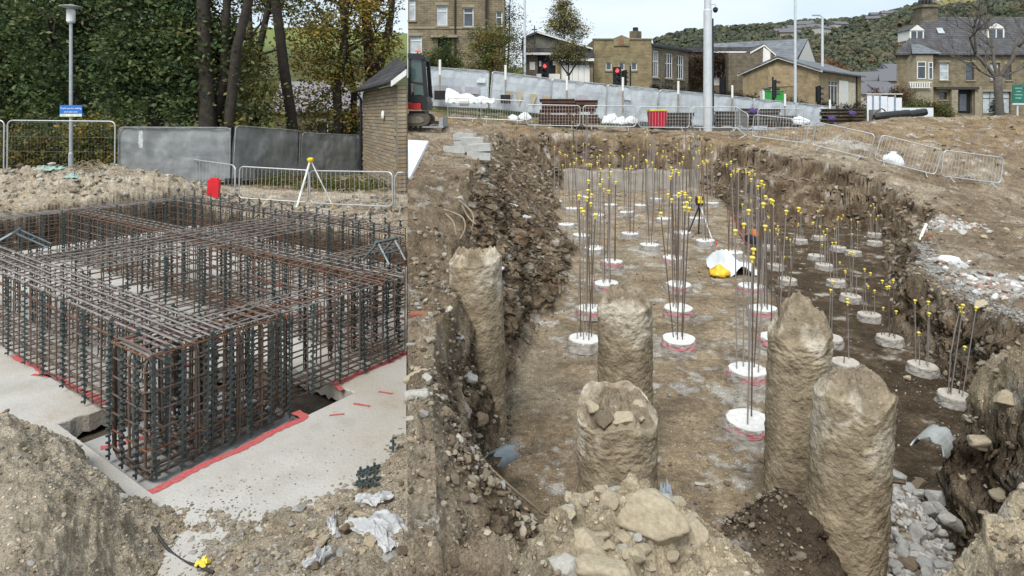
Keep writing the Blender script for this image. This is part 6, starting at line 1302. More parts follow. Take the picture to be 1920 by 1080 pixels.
def limb(mb, p0, p1, r0, r1, r, wig=.12, n=7):
    p0, p1 = np.array(p0, float), np.array(p1, float); L_ = np.linalg.norm(p1 - p0); pts = []; off = np.zeros(3)
    for k in range(n + 1):
        f = k / n; off = off + np.array([r.gauss(0, 1), r.gauss(0, 1), 0]) * wig * L_ / n * (f > 0); pts.append(p0 + (p1 - p0) * f + off * (0.6))
    mb.tube(pts, list(np.linspace(r0, r1, n + 1)), 8); return pts
def branches(mb, p, d, L_, r0, depth, r, spread=.55, up=.15, minr=.006, keep=None):
    d = d / np.linalg.norm(d); e = p + d * L_; 
    if keep is not None and not keep(e): return
    pts = limb(mb, p, e, r0, r0 * .62, r, .13, 5); tip = pts[-1]
    if depth == 0 or r0 < minr: return
    for k in range(r.choice([2, 2, 3])):
        nd = d + np.array([r.gauss(0, spread), r.gauss(0, spread), r.gauss(up, spread * .6)]); branches(mb, tip, nd, L_ * r.uniform(.6, .85), r0 * r.uniform(.5, .66), depth - 1, r, spread, up, minr, keep)
    if depth > 1: branches(mb, pts[3], d + np.array([r.gauss(0, .7), r.gauss(0, .7), .2]), L_ * .6, r0 * .4, depth - 2, r, spread, up, minr, keep)
DG = [(.09, .14, .05), (.062, .105, .042), (.145, .2, .07), (.05, .085, .04), (.2, .235, .095)]
DG2 = [(.09, .12, .04), (.06, .09, .035), (.14, .155, .05), (.18, .165, .055)]
YG = [(.34, .27, .06), (.25, .23, .055), (.42, .30, .06), (.17, .19, .05), (.34, .2, .05)]
OG = [(.19, .18, .05), (.26, .22, .06), (.13, .15, .045), (.3, .22, .06)]
def tree(name, u, Y, zb, label, cat, trunk, blobs, n, size, cols, seed, group=None, side=0, bark=None, **kw):
    """trunk: list of (du, dv...) world offsets; blobs relative to the base"""
    base = Vector((px(u, Y), Y, zb)); root = empty(name, base, label, cat, group); r = random.Random(seed)
    if trunk:
        mb = MB()
        for seg in trunk:
            pts = np.array(seg[0], float); mb.tube([tuple(p + np.array([r.gauss(0, .02), r.gauss(0, .02), 0])) for p in pts], seg[1], 9)
        keep = None
        if side: keep = lambda p: (p[0] + base.x < SEAM * (p[1] + base.y) - .15) if side < 0 else (p[0] + base.x > SEAM * (p[1] + base.y) + .15)
        for seg in trunk:
            if len(seg) > 2:
                for q in range(seg[2]):
                    i = r.randrange(len(seg[0]) // 2, len(seg[0])); branches(mb, np.array(seg[0][i], float), np.array([r.gauss(0, 1), r.gauss(0, .7), r.uniform(.2, .9)]), r.uniform(.9, 1.8), seg[1][min(i, len(seg[1]) - 1)] * .45, 2, r, keep=keep)
        mb.build('trunk', bark or BARK, root, smooth=True)
    if blobs:
        V, F, c = leaf_mesh([(b[0] + base.x, b[1] + base.y, b[2] + base.z, *b[3:]) for b in blobs], n, size, cols, seed, side=side, **kw)
        V -= np.array(base); link('crown', poly_mesh('crown', V, F, LEAF, c), root)
    return root
gt = 'trees behind the mesh fence on the foundation site'
def up(h, dx=0, dy=0, n=7, b=0): return [(dx * f + b * math.sin(f * 3.1), dy * f, h * f) for f in np.linspace(0, 1, n)]
def rad_(r0, r1, n=7): return list(np.linspace(r0, r1, n))
tree('evergreen_tree', 20, 27, -2.6, 'dark evergreen tree at the left edge behind the mesh fence', 'tree', [(up(9, -.4), rad_(.3, .1), 4)], [(-2.5, 0, 4.6, 2.6, 2, 2.4), (0, .3, 5.5, 2.6, 2, 3), (.8, 0, 3.2, 2, 1.6, 1.7), (-1.5, 0, 8, 2.6, 2, 2)], 21000, .17, DG, 101, gt, spread=.34)
tree('evergreen_tree', 150, 25.5, -2.6, 'dense dark evergreen tree behind the lamp post', 'tree', [(up(9, .3), rad_(.3, .1), 4)], [(-.6, 0, 4.4, 2.1, 1.6, 2.2), (1.0, .2, 5.6, 2.3, 1.8, 2.3), (0, 0, 7.9, 2.6, 2, 1.8), (-1.6, .2, 6.2, 1.8, 1.5, 1.6)], 22000, .165, DG, 102, gt, spread=.32)
tree('evergreen_tree', 290, 24.5, -2.6, 'broad glossy evergreen tree drooping over the sheeted fence', 'tree', [(up(9, .2), rad_(.32, .1), 4)], [(-.8, -.2, 4.2, 1.9, 1.5, 1.9), (1.1, -.3, 3.9, 1.8, 1.5, 1.7), (.3, 0, 5.9, 2.5, 1.8, 2.0), (1.7, 0, 5.4, 1.6, 1.4, 1.4), (-.3, .2, 8, 2.6, 2, 1.6)], 27000, .16, DG, 103, gt, spread=.3)
tree('broadleaf_tree', 395, 23.6, -2.6, 'dark trunked tree between the evergreens and the leaning trunk', 'tree', [(up(11, -.5), rad_(.34, .2), 3), ([(.7, 0, 0), (.75, 0, 2.5), (1.0, 0, 5), (1.6, 0, 7.5), (2.1, 0, 10)], [.22, .2, .18, .16, .13], 3), ([(-.1, .4, 2), (.3, .4, 4), (.45, .4, 7), (.5, .4, 10)], [.2, .18, .15, .12], 2)], [(.4, .9, 3.6, 2.0, 1.0, 1.6), (-.5, .8, 5.4, 2.2, 1.2, 1.6), (.9, 1.0, 7.9, 2.2, 1.2, 1.2), (1.7, .5, 2.6, 1.2, 1, 1.2)], 6500, .16, DG2 + OG[:1], 104, gt, spread=.34, side=-1)
tree('broadleaf_tree', 480, 31, -2.6, 'tree with two slim dark stems crossing, left of the leaning trunk', 'tree', [([(-.3, 0, 0), (-.25, 0, 3), (.1, 0, 5.6), (.75, 0, 8.6), (1, 0, 10)], [.2, .19, .17, .15, .12], 4), ([(.1, .2, 0), (-.1, .2, 4), (-.35, .2, 6.5), (-.5, .2, 10)], [.17, .15, .14, .11], 3)], [(0, 0, 3.6, 1.8, 1.3, 1.6), (-.8, 0, 5.2, 1.6, 1.2, 1.4), (.3, .9, 8.4, 2, 1.0, 1.1)], 6000, .15, OG + DG2, 105, gt, spread=.36, side=-1)
tree('broadleaf_tree', 548, 28, -2.6, 'big tree with a thick bare trunk leaning left over the fence', 'tree', [([(.1, 0, 0), (.02, 0, 1.5), (-.12, 0, 3), (-.4, 0, 4.8), (-.62, 0, 6.4), (-.85, 0, 8.5), (-.9, 0, 11)], [.27, .25, .24, .235, .22, .21, .18], 2)], [(-.8, 0, 9.3, 2.2, 1.4, 1.0), (.9, .6, 6.6, 1.0, .6, 1.0)], 2600, .15, YG, 106, gt, spread=.4, side=-1)
tree('autumn_tree', 632, 30, -2.6, 'yellow leaved tree with forked dark trunk left of the outbuilding', 'tree', [([(0, 0, 0), (.06, 0, 2), (-.02, 0, 4), (.25, 0, 5.6), (.42, 0, 8), (.4, 0, 11)], [.23, .22, .21, .2, .18, .15], 6), ([(-.02, 0, 3.8), (-.3, .1, 4.6), (-.4, .2, 5.4)], [.12, .09, .05], 2)], [(-1.1, 0, 6.0, 1.4, 1.2, 1.7), (-.2, -.3, 4.5, 1.6, 1.2, 1.2), (.4, 0, 7.9, 1.9, 1.4, 1.3), (-1.3, .6, 3.1, 1.1, .8, .9), (.7, .4, 2.4, 1.0, .8, 1.0)], 6500, .15, YG, 107, gt, spread=.42, side=-1)
tree('autumn_tree', 694, 31, -2.6, 'large tree with massive forked trunk above the outbuilding roof', 'tree', [([(0, 0, 0), (0, 0, 2.8), (.1, 0, 4.4)], [.42, .4, .38]), ([(.05, 0, 4.2), (-.1, 0, 6), (-.25, 0, 8), (-.3, 0, 11)], [.3, .27, .24, .2], 4), ([(.15, 0, 4.3), (.7, 0, 5.8), (1.05, .1, 7.6), (1.2, .1, 9.5)], [.26, .22, .17, .13], 4), ([(-.9, 0, 0), (-.8, 0, 3.6), (-1.2, 0, 6.0), (-1.5, 0, 8.6), (-1.6, 0, 11)], [.18, .16, .14, .12, .1], 4)], [(-.4, 0, 7.2, 1.8, 1.3, 1.6), (.5, -.2, 5.6, 1.2, 1, .9), (-1, .2, 4.6, 1.2, 1, 1.1), (.2, 0, 9, 2.2, 1.4, 1.1), (-.9, .5, 2.2, .9, .7, .9)], 6000, .145, YG + OG, 108, gt, spread=.42, side=-1)
gsb = 'undergrowth behind the mesh fence'
for k, (u, Y, w, h, n, cols, lab) in enumerate([(20, 22.5, 1.5, .95, 5000, OG, 'low yellow green undergrowth at the left edge behind the fence'), (80, 22.3, 1.3, 1.4, 6000, OG + DG2, 'pale leaved shrub just left of the lamp post'), (180, 22.3, 1.2, 1.5, 6500, YG + DG2, 'yellowing shrub just right of the lamp post'), (430, 26.5, 1.6, 1.5, 5000, DG2, 'dark shrub rising over the sheeted fence corner'), (590, 31.5, 1.8, 1.5, 5000, OG, 'loose shrub behind the fence under the leaning tree'), (655, 31, 1.4, 1.2, 4000, DG2, 'dark green shrub between yellow tree and outbuilding')]):
    tree('shrub', u, Y, -2.55, lab, 'shrub', None, [(0, 0, h * .8, w, .8, h), (-w * .4, 0, h * .5, w * .7, .7, h * .7)], n, .11, cols, 120 + k, gsb, side=-1, spread=.22, zmin=-2.7)
mg = leaf_mesh([(-13.5, 21.6, -2.35, 4.5, .8, .35), (-8.5, 22, -2.45, 3, .8, .3), (-5.8, 21.5, -2.5, 2.2, 1.4, .12)], 16000, .07, [(.12, .14, .03), (.16, .16, .045), (.08, .10, .025), (.2, .13, .05)], 140, side=-1, spread=.16, zmin=-2.66)
tag(link('rough_grass', poly_mesh('rough_grass', mg[0], mg[1], LEAF, mg[2])), 'rough grass and fallen leaves along the foot of the fence', 'grass', kind='stuff')
# backdrop wood behind the left trees
mg = leaf_mesh([(px(u, 46), 46, 1.0, 4.5, 3, h) for u, h in ((-150, 7), (30, 6), (180, 6), (310, 5.5), (400, 3.0))], 13000, .3, DG + DG2, 141, side=-1, spread=.8, zmin=-2.8)
tag(link('dense_wood', poly_mesh('dense_wood', mg[0], mg[1], LEAF, mg[2])), 'dense dark wood behind the evergreen trees', 'wood', kind='stuff')
gr = 'shrubs and trees along the street'
tree('round_shrub', 832, 44, 2.5, 'dense rounded green shrub in front of the sandstone house', 'shrub', None, [(0, 0, 1.6, 1.5, 1.0, 1.5), (-.7, 0, 1.0, 1, .9, 1.1), (.8, 0, 1.0, .9, .9, 1.0), (0, 0, 0, 1.6, 1, 1)], 9000, .11, [(.09, .13, .03), (.065, .10, .028), (.14, .16, .04)], 150, gr, side=1, spread=.2)
tree('bushy_tree', 922, 43, 1.7, 'bushy broad tree with mixed green and rusty leaves right of the house', 'tree', [(up(3.6, .1), rad_(.12, .04), 4)], [(0, 0, 2.4, 1.9, 1.3, 1.5), (-.7, 0, 3.7, 1.1, 1, 1.0), (.6, 0, 3.9, 1.0, .9, 1.1), (-.9, 0, 1.0, 1.4, 1, 1.3), (1, 0, 1, 1.3, 1, 1.3), (.1, 0, 0, 2, 1, 1)], 15000, .12, [(.17, .21, .06), (.13, .165, .055), (.26, .23, .075), (.28, .2, .06)], 151, gr, spread=.25)
tree('wispy_birch', 950, 52, 1.5, 'thin wispy tree with pale twigs behind the bushy tree', 'tree', [(up(8.5, .3), rad_(.1, .03), 9)], [(0, 0, 6.5, 1.5, 1.0, 2.6), (.9, 0, 4.5, 1, .9, 1.3)], 3200, .12, [(.16, .14, .07), (.2, .16, .08)], 152, gr, spread=.4, bark=BARKG)
tree('round_tree', 1066, 47, 1.2, 'small round headed street tree with dark forked trunk before the church hall', 'tree', [(up(2.0, .0, 0, 4), rad_(.11, .09, 4)), ([(0, 0, 1.8), (-.5, 0, 2.5), (-.8, 0, 3.3)], [.07, .05, .03], 3), ([(0, 0, 1.8), (.5, 0, 2.6), (.8, 0, 3.4)], [.07, .05, .03], 3), ([(0, 0, 1.9), (0, 0, 2.7), (.1, 0, 3.6)], [.06, .05, .03], 3)], [(0, 0, 3.6, 1.35, 1.1, .95), (-.5, 0, 3.3, .9, .8, .7), (.6, 0, 3.3, .9, .8, .7)], 7000, .10, [(.18, .18, .085), (.14, .145, .075), (.23, .2, .085)], 153, gr, spread=.2)
tree('tall_round_tree', 1058, 66, 2.5, 'taller tree with yellow green lower crown behind the church hall', 'tree', [(up(8.5, .0), rad_(.2, .05), 5)], [(0, 0, 8.0, 1.7, 1.3, 1.8), (-.3, 0, 9.2, 1.0, .9, 1.1), (.9, 0, 6.6, 1.8, 1.2, 1.3), (-1.1, 0, 7, 1.2, 1, 1)], 9000, .15, [(.27, .25, .07), (.2, .19, .08), (.32, .28, .07), (.22, .18, .1)], 154, gr, spread=.3)
tree('orange_tree', 1552, 85, -1, 'orange autumn tree right of the white church gable', 'tree', [(up(6, .0), rad_(.2, .06), 3)], [(0, 0, 6.5, 2.2, 1.6, 2.4), (.9, 0, 5, 2, 1.4, 2), (-1, 0, 4.4, 1.6, 1.2, 1.8)], 6500, .2, [(.22, .075, .015), (.17, .065, .018), (.26, .11, .02)], 155, gr, spread=.4)
for k, (u, Y, zb, w, h, cols, lab) in enumerate([(1642, 90, .5, 1.9, 2.4, [(.17, .06, .03), (.13, .05, .03)], 'rust red shrub left of the terrace, far off'), (1685, 66, .6, 1.2, 1.8, [(.15, .075, .03), (.10, .07, .03)], 'russet shrub at the left corner of the terrace'), (1712, 50, -.6, 1.7, 1.3, [(.13, .15, .04), (.17, .17, .05), (.09, .11, .035)], 'spreading light green shrub in front of the bay window'), (1755, 49, -.6, 1.2, 1.1, [(.11, .13, .035), (.15, .13, .04)], 'olive green shrub left of the terrace door')]):
    tree('garden_shrub', u, Y, zb, lab, 'shrub', None, [(0, 0, h * .7, w, .9, h * .8), (w * .5, 0, h * .4, w * .7, .7, h * .6)], 4200, .13, cols, 160 + k, gr, spread=.22)
tree('conical_shrub', 1868, 52, -.5, 'dark green conical clipped shrub in front of the terrace window', 'shrub', None, [(0, 0, .6, .62, .5, .7), (0, 0, 1.2, .42, .4, .6), (0, 0, 1.8, .2, .2, .4)], 4000, .07, [(.02, .05, .012), (.03, .065, .016)], 170, gr, spread=.1)
bt = empty('bare_tree', (px(1874, 42), 42, -.6), 'large bare tree with spreading grey limbs in front of the terrace', 'tree', gr); r = random.Random(77); mb = MB()
mb.tube([(.05, 0, -.5), (0, 0, 1), (-.08, 0, 2.2), (-.1, 0, 3.2)], [.33, .27, .25, .27], 10)
for d, L_, r0 in (((-.55, .1, .8), 2.2, .15), ((.42, -.1, .9), 2.4, .17), ((.05, .3, 1), 2.3, .13), ((.9, .0, .45), 1.8, .1), ((-.9, -.1, .35), 1.6, .08)): branches(mb, np.array([-.1, 0, 3.0]), np.array(d), L_, r0, 5, r, .42, .22, .005)
mb.build('trunk', BARKG, bt, smooth=True)
hd = empty('dark_hedge', (px(1235, 50), 50, 0), 'dark clipped hedge running behind the pale fence in front of the bungalow', 'hedge'); bl = []
for f in np.linspace(0, 1, 26): u = 1232 + f * 382; Y = 50 + 7 * f; bl.append((px(u, Y), Y, pz(np.interp(u, [1232, 1400, 1520, 1614], [176, 190, 205, 208]), Y), .85, .5, np.interp(u, [1232, 1614], [.75, .85])))
V, F, c = leaf_mesh(bl, 30000, .085, [(.028, .022, .014), (.02, .02, .012), (.04, .028, .018), (.022, .028, .014)], 171, spread=.14); V -= np.array(hd.location); link('crown', poly_mesh('crown', V, F, LEAF, c), hd)
V, F, c = leaf_mesh([(px(u, 66.3), 66.3, pz(v, 66.3), 1.2, .3, .9) for u, v in ((1298, 115), (1318, 112), (1345, 112), (1300, 140), (1322, 135), (1352, 125), (1310, 155))], 7000, .13, [(.075, .045, .025), (.05, .045, .02), (.10, .05, .025)], 172, spread=.25)
o = empty('climbing_plant', (px(1320, 66.3), 66.3, 1), 'reddish climbing plant over the flat roofed brown building', 'climbing plant'); V -= np.array(o.location); link('foliage', poly_mesh('foliage', V, F, LEAF, c), o)
# wooded hillside: one far mass; scattered houses
g = np.random.default_rng(9); nT = 11000; uu = g.uniform(1230, 2300, nT); YY = np.exp(g.uniform(math.log(170), math.log(705), nT)); XX = (uu - 960) / FPX * YY
nn = fbm(XX, YY, 0, .014, 3, .5, 97); zz = zfarR(XX, YY); vis = zz > -1e9; dens = sstep(-.35, .15, nn + (YY < 300) * .1) * (1 - sstep(1690, 1780, uu) * sstep(430, 520, YY) * sstep(690, 640, YY)); dens = np.maximum(dens, .55 * (uu < 1480)); kp = g.uniform(0, 1, nT) < dens; XX, YY, zz, uu = XX[kp], YY[kp], zz[kp], uu[kp]
k = len(XX); R = g.uniform(1.9, 3.9, k) * np.clip(YY / 420, .55, 1.5)
pal = np.array([(.12, .135, .075), (.10, .12, .075), (.16, .155, .08), (.085, .105, .075), (.19, .15, .085), (.2, .135, .08), (.15, .165, .1), (.18, .17, .095)])
near = (YY < 420); ci = np.where(near, g.choice([0, 1, 2, 3, 6, 7, 6, 0, 1, 4, 5], k), g.choice([0, 1, 3, 6, 1, 3, 2], k))
m = 26; cc = np.stack([XX, YY, zz + R * .55], 1); idx = np.repeat(np.arange(k), m); d = g.normal(size=(k * m, 3)); d /= np.linalg.norm(d, axis=1)[:, None]; d[:, 2] = np.abs(d[:, 2]) * 1.1 - .35
C_ = cc[idx] + d * R[idx][:, None] * g.uniform(.75, 1.05, (k * m, 1)); a = g.normal(size=(k * m, 3)); a /= np.linalg.norm(a, axis=1)[:, None]; b = np.cross(a, d); b /= np.linalg.norm(b, axis=1)[:, None] + 1e-9; a = np.cross(b, d); s = R[idx][:, None] * .42
Vh = np.stack([C_ - a * s, C_ + b * s, C_ + a * s, C_ - b * s], 1).reshape(-1, 3); col = np.repeat((pal * .8 + np.array([.15, .16, .11]) * .2)[ci][idx] * g.uniform(.86, 1.14, (k * m, 1)), 4, 0)  # crown colours blended toward one pale tone, haze put into the leaf colour
tag(link('hillside_wood', poly_mesh('hillside_wood', Vh, np.arange(4 * k * m).reshape(-1, 4), LEAF, col)), 'autumn wood covering the hillside', 'wood', kind='stuff')
HW = [mat('far_house_stone', (.24, .215, .17), .9), mat('far_house_render', (.42, .40, .36), .9)]; HR = mat('far_roof', (.13, .13, .14), .9)
r = random.Random(31); spots = [(r.uniform(1462, 1580), r.uniform(430, 520)) for _ in range(14)] + [(r.uniform(1616, 1690), r.uniform(150, 230)) for _ in range(12)] + [(r.uniform(1285, 1345), r.uniform(150, 190)) for _ in range(4)] + [(r.uniform(1630, 1690), r.uniform(430, 520)) for _ in range(3)] + [(r.uniform(1800, 1900), r.uniform(460, 500)) for _ in range(3)]
def hmesh(m, w, d, h):
    mb = MB(); mb.box(-w / 2, w / 2, -d / 2, d / 2, -3, h); return mb.mesh('wall', m)
HM = [hmesh(HW[0], 9, 7, 5), hmesh(HW[1], 12, 7, 5)]; mb = MB(); mb.prism([(-4.2, 5), (4.2, 5), (0, 7.6)], -5, 5); RM = mb.mesh('roof', HR); 
for i, (u, Y) in enumerate(spots):
    x = px(u, Y); z = float(zfarR(np.array([x]), np.array([Y]))[0]); lab = 'small stone house on the wooded hillside' if Y > 400 else ('grey roofed house low on the slope left of the terrace' if u > 1600 else 'roof of a house far behind the tall mast')
    root = empty('far_house', (x, Y, z), lab, 'house', 'far houses on the hillside', r.uniform(-.5, .5)); link('wall', HM[i % 2], root); link('roof', RM, root, (0, 0, 0), (0, 0, math.pi / 2), (1, 1.25 if i % 2 else 1, 1))
tw = empty('hilltop_mast', (px(1350, 690), 690, float(zfarR(np.array([px(1350, 690)]), np.array([690.]))[0])), 'thin mast on the far hilltop', 'mast'); mb = MB(); mb.tube([(0, 0, 0), (0, 0, 18)], .5, 5); mb.build('pole', GPAINT, tw)
# ------------------------------------------------------------------ stones and rubble
STM = {'buff': mat('buff_rock', (.50, .43, .31), .95, nscale=7, col2=(.35, .29, .2), bump=.01, bscale=75), 'grey': mat('grey_rock', (.41, .40, .375), .9, nscale=7, col2=(.27, .265, .25), bump=.01, bscale=45), 'brown': mat('brown_rock', (.20, .155, .105), .95, nscale=7, col2=(.13, .10, .07), bump=.012, bscale=45), 'pale': mat('pale_rock', (.50, .48, .43), .9, nscale=7, col2=(.36, .34, .3), bump=.01, bscale=45), 'red': mat('brick_red_rock', (.32, .13, .08), .95, nscale=7, col2=(.2, .09, .06), bump=.008)}
def rock_mesh(seed, sub=4, rough=.05, flat=.78, cuts=12):
    r = random.Random(seed); bm = bmesh.new(); bmesh.ops.create_icosphere(bm, subdivisions=sub, radius=1.0)
    pl = []
    for k in range(cuts):
        n = Vector((r.gauss(0, 1), r.gauss(0, 1), r.gauss(0, .9))).normalized(); pl.append((n, r.uniform(.5, .78)))
    P_ = np.array([v.co for v in bm.verts]); nn = fbm(P_[:, 0], P_[:, 1], P_[:, 2], 2.6, 5, .66, seed)
    for v, a in zip(bm.verts, nn):
        c = v.co.copy()
        for n, d in pl:
            q = c.dot(n) - d
            if q > 0: c -= n * q * .985
        c *= 1 + rough * float(a); c.z *= flat; v.co = c
    me = bpy.data.meshes.new('stone'); bm.to_mesh(me); bm.free(); me.polygons.foreach_set('use_smooth', [sub >= 3] * len(me.polygons)); return me
ROCKS = {}
def rock(kind, i, sub=4):
    k = (kind, i, sub)
    if k not in ROCKS:
        me = rock_mesh(200 + i, sub); me.materials.append(STM[kind]); ROCKS[k] = me
    return ROCKS[k]
def stone(label, x, y, s, kind, i, group=None, sink=.35, name='stone', rz=None, sc=(1, 1, 1), z=None, rx=0, cat='stone'):
    r = random.Random(i * 7 + int(x * 100)); zz = g1(x, y) if z is None else z
    o = link(name, rock(kind, i % 8), None, (x, y, zz + s * (.62 - sink) * sc[2]), (rx, r.uniform(-.15, .15), r.uniform(0, 6.28) if rz is None else rz), (s * sc[0], s * sc[1], s * sc[2]))
    return tag(o, label, cat, group)
# boulders in the foreground heap
FB = [(1222, 1012, 2.32, .142, 'buff', 0, (1.05, .6, .85), 'large flat buff boulder on top of the foreground rubble heap'), (1104, 1022, 2.25, .078, 'buff', 1, (1, .8, .9), 'squarish buff boulder left of the large flat one'), (1135, 1068, 2.15, .085, 'buff', 2, (1.25, .7, .7), 'long rounded boulder below the squarish one'), (1190, 1048, 2.2, .042, 'buff', 3, (1, .8, 1), 'small rounded stone under the large flat boulder'), (1052, 1068, 2.15, .06, 'pale', 4, (1, .9, .9), 'pale boulder at the lower left of the foreground heap'), (1238, 1074, 2.13, .08, 'buff', 5, (1.3, .8, .6), 'buff boulder at the bottom edge below the large flat one'), (1300, 1030, 2.35, .065, 'buff', 6, (.8, .8, 1.2), 'buff stone at the right flank of the foreground heap'),
      (1110, 955, 2.55, .05, 'buff', 7, (1, 1, .8), 'crusty buff lump at the crest of the foreground heap'), (1155, 945, 2.55, .04, 'buff', 1, (1, 1, .8), 'smaller lump on the crest behind the flat boulder'), (1082, 980, 2.45, .045, 'buff', 3, (1, 1, .8), 'rough lump on the left shoulder of the heap'), (1062, 1010, 2.35, .04, 'buff', 5, (1, 1, .8), 'small lump low on the left shoulder of the heap'),
      (1890, 665, 4.7, .10, 'buff', 0, (1, .8, .8), 'buff boulder at the crest of the right bank'), (1845, 700, 4.9, .11, 'buff', 2, (1.1, .8, .7), 'flat buff boulder on the shoulder of the right bank'), (1815, 725, 5.0, .08, 'buff', 6, (1, .8, .8), 'buff stone at the tip of the right bank'), (1875, 715, 4.6, .07, 'buff', 4, (1, .8, .8), 'rounded stone below the crest of the right bank'), (1910, 690, 4.4, .09, 'buff', 7, (1, .8, .8), 'buff stone at the right edge below the bank crest'), (1860, 752, 4.5, .06, 'brown', 1, (1, .8, .8), 'brown stone embedded in the right bank'),
      (1795, 848, 4.7, .05, 'brown', 3, (1, .8, .8), 'brown stone in the dark face of the right bank'), (1800, 935, 4.4, .05, 'grey', 5, (1, .8, .8), 'grey stone in the dark face of the right bank'),
      (786, 868, 3.35, .08, 'pale', 2, (1, .7, .9), 'pale angular stone at the left edge of the pit bank'), (790, 755, 3.8, .09, 'buff', 5, (1.2, .7, .6), 'flat pale stone on the left bank crest'), (782, 735, 4.0, .05, 'buff', 3, (1, .8, .8), 'small stone behind the flat one on the left bank'), (800, 790, 3.6, .04, 'pale', 6, (1, .8, .8), 'small pale stone below the left bank crest'),
      (878, 660, 5.1, .07, 'grey', 1, (1, .8, .8), 'grey rubble lump beside the half buried pile'), (893, 690, 5.0, .09, 'brown', 4, (1, .8, .9), 'brown lump below the half buried pile'), (885, 625, 5.2, .06, 'grey', 7, (1, .8, .8), 'upper grey lump beside the half buried pile'),
      (1275, 925, 4.9, .09, 'brown', 6, (1.1, .8, .55), 'flat brown stone beside the plastic shard on the pit floor'), (1330, 985, 4.3, .1, 'brown', 2, (1.1, .8, .55), 'flat brown stone at the foot of the dark spoil'), (1365, 972, 4.45, .09, 'brown', 7, (1.1, .8, .6), 'angular brown stone against the dark spoil'), (1318, 877, 5.3, .05, 'pale', 3, (1.3, .6, .4), 'small white stone on the tan pit floor'), (874, 1052, 3.75, .035, 'pale', 0, (1.2, .7, .7), 'small pale stone low on the left bank'), (870, 300, 13, .12, 'pale', 4, (1, .8, .7), 'pale stone on the left bank near the kerbs')]
for u, v, Y, s, kind, i, sc, lab in FB:
    x = px(u, Y); stone(lab, x, Y, s * 1.15, kind, i, None, .42 if u > 1780 else .3, sc=sc, rz=.2 * (i - 3), name='boulder' if s > .06 else 'stone')
for u, v, Y, s, kind, i, lab in ((1168, 765, 3.6, .075, 'buff', 1, 'buff lump in the hollow top of the rubble topped pile'), (1130, 775, 3.6, .07, 'brown', 3, 'brown lump at the left of the hollow pile top'), (1195, 745, 3.75, .06, 'buff', 5, 'pale lump at the right rim of the hollow pile top'), (1110, 770, 3.75, .05, 'buff', 6, 'small lump at the left rim of the hollow pile top'), (1150, 745, 3.85, .06, 'brown', 7, 'brown lump at the back of the hollow pile top'), (1185, 782, 3.6, .05, 'brown', 2, 'small lump at the front of the hollow pile top')):
    stone(lab, px(u, Y), Y, s, kind, i, 'rubble in the hollow pile top', .25, z=-1.80 + .12 * (Y - 3.75))
r = random.Random(60)
for k in range(9):
    a, q = r.uniform(0, 6.28), .17 * r.random() ** .5; Y = 3.75 + q * math.sin(a); u = 960 + FPX * (px(1157, 3.75) + q * math.cos(a)) / Y; v = 0; stone('small crumbled lump in the hollow top of the rubble topped pile', px(u, Y), Y, r.uniform(.02, .05), r.choice(['buff', 'brown', 'pale', 'brown']), r.randrange(8), 'rubble in the hollow pile top', .25, z=-1.80 + .12 * (Y - 3.75))
# grey stone fill in the trench
r = random.Random(70); gt_ = 'grey stones filling the trench at the right'
tb = [(3.12, 3.75), (3.35, 3.95), (3.42, 4.6), (3.5, 5.3), (3.0, 5.3), (2.75, 4.6), (2.75, 3.9)]
for k in range(76):
    Y = 3.3 + 2.1 * (k + r.random()) / 76; f = r.random(); x = px(1640, Y) * (1 - f) + min(px(1785, Y), 3.5) * f
    s = r.uniform(.04, .105); kd = r.choice(['grey', 'grey', 'grey', 'brown', 'pale', 'grey', 'red']) if k % 9 == 0 else r.choice(['grey', 'grey', 'pale', 'grey', 'brown'])
    stone({'grey': 'grey broken stone in the trench right of the foremost pile', 'pale': 'pale broken stone in the trench right of the foremost pile', 'brown': 'brown broken stone in the trench right of the foremost pile', 'red': 'reddish broken stone in the trench right of the foremost pile'}[kd], x, Y, s, kd, r.randrange(8), gt_, .1, sc=(r.uniform(.7, 1.2), r.uniform(.6, 1), r.uniform(.55, 1.0)), z=max(g1(x, Y), -3.25) + r.uniform(0, .05) - .01, rx=r.uniform(-1.1, 1.1))
# loose rubble, individually placed where it shows largest
def pts_in(n, u0, u1, v0, v1, h0, r):
    o = []
    for _ in range(n):
        u, v = r.uniform(u0, u1), r.uniform(v0, v1); Y = h0 * FPX / (v - HOR); o.append((px(u, Y), Y))
    return o
def loose(n, u0, u1, v0, v1, h0, smin, smax, kinds, lab, grp, seed):
    r = random.Random(seed)
    for x, y in pts_in(n, u0, u1, v0, v1, h0, r):
        if (x < SEAM * y) != (u1 <= 764): continue
        s = smin + (smax - smin) * r.random() ** 2.2; kd = r.choice(kinds); stone(lab % kd if '%' in lab else lab, x, y, s * (.5 + y / 12), kd, r.randrange(8), grp, .3, sc=(1, r.uniform(.6, .9), r.uniform(.55, .9)))
loose(36, 540, 756, 945, 1078, 2.95, .022, .085, ['buff', 'grey', 'brown', 'buff'], 'loose %s stone among the plastic scraps, lower right of the foundation site', 'loose stones in the rubble beside the slab', 1)
loose(16, 215, 460, 985, 1060, 2.98, .02, .06, ['buff', 'grey'], 'loose %s stone on the bare ground in front of the slab', 'loose stones in the rubble beside the slab', 2)
loose(12, 10, 200, 800, 930, 2.5, .015, .05, ['buff', 'grey', 'brown'], 'loose %s stone on the spoil bank at the lower left', 'stones on the spoil bank', 3)
loose(20, 770, 930, 560, 800, 1.62, .015, .05, ['buff', 'brown', 'brown'], 'loose %s stone on the near part of the left bank', 'stones on the left pit bank', 4)
loose(16, 1620, 1915, 400, 600, 2.85, .05, .12, ['brown', 'buff', 'pale'], 'loose %s stone on the right plateau beyond the gravel crest', 'stones on the right plateau', 5)
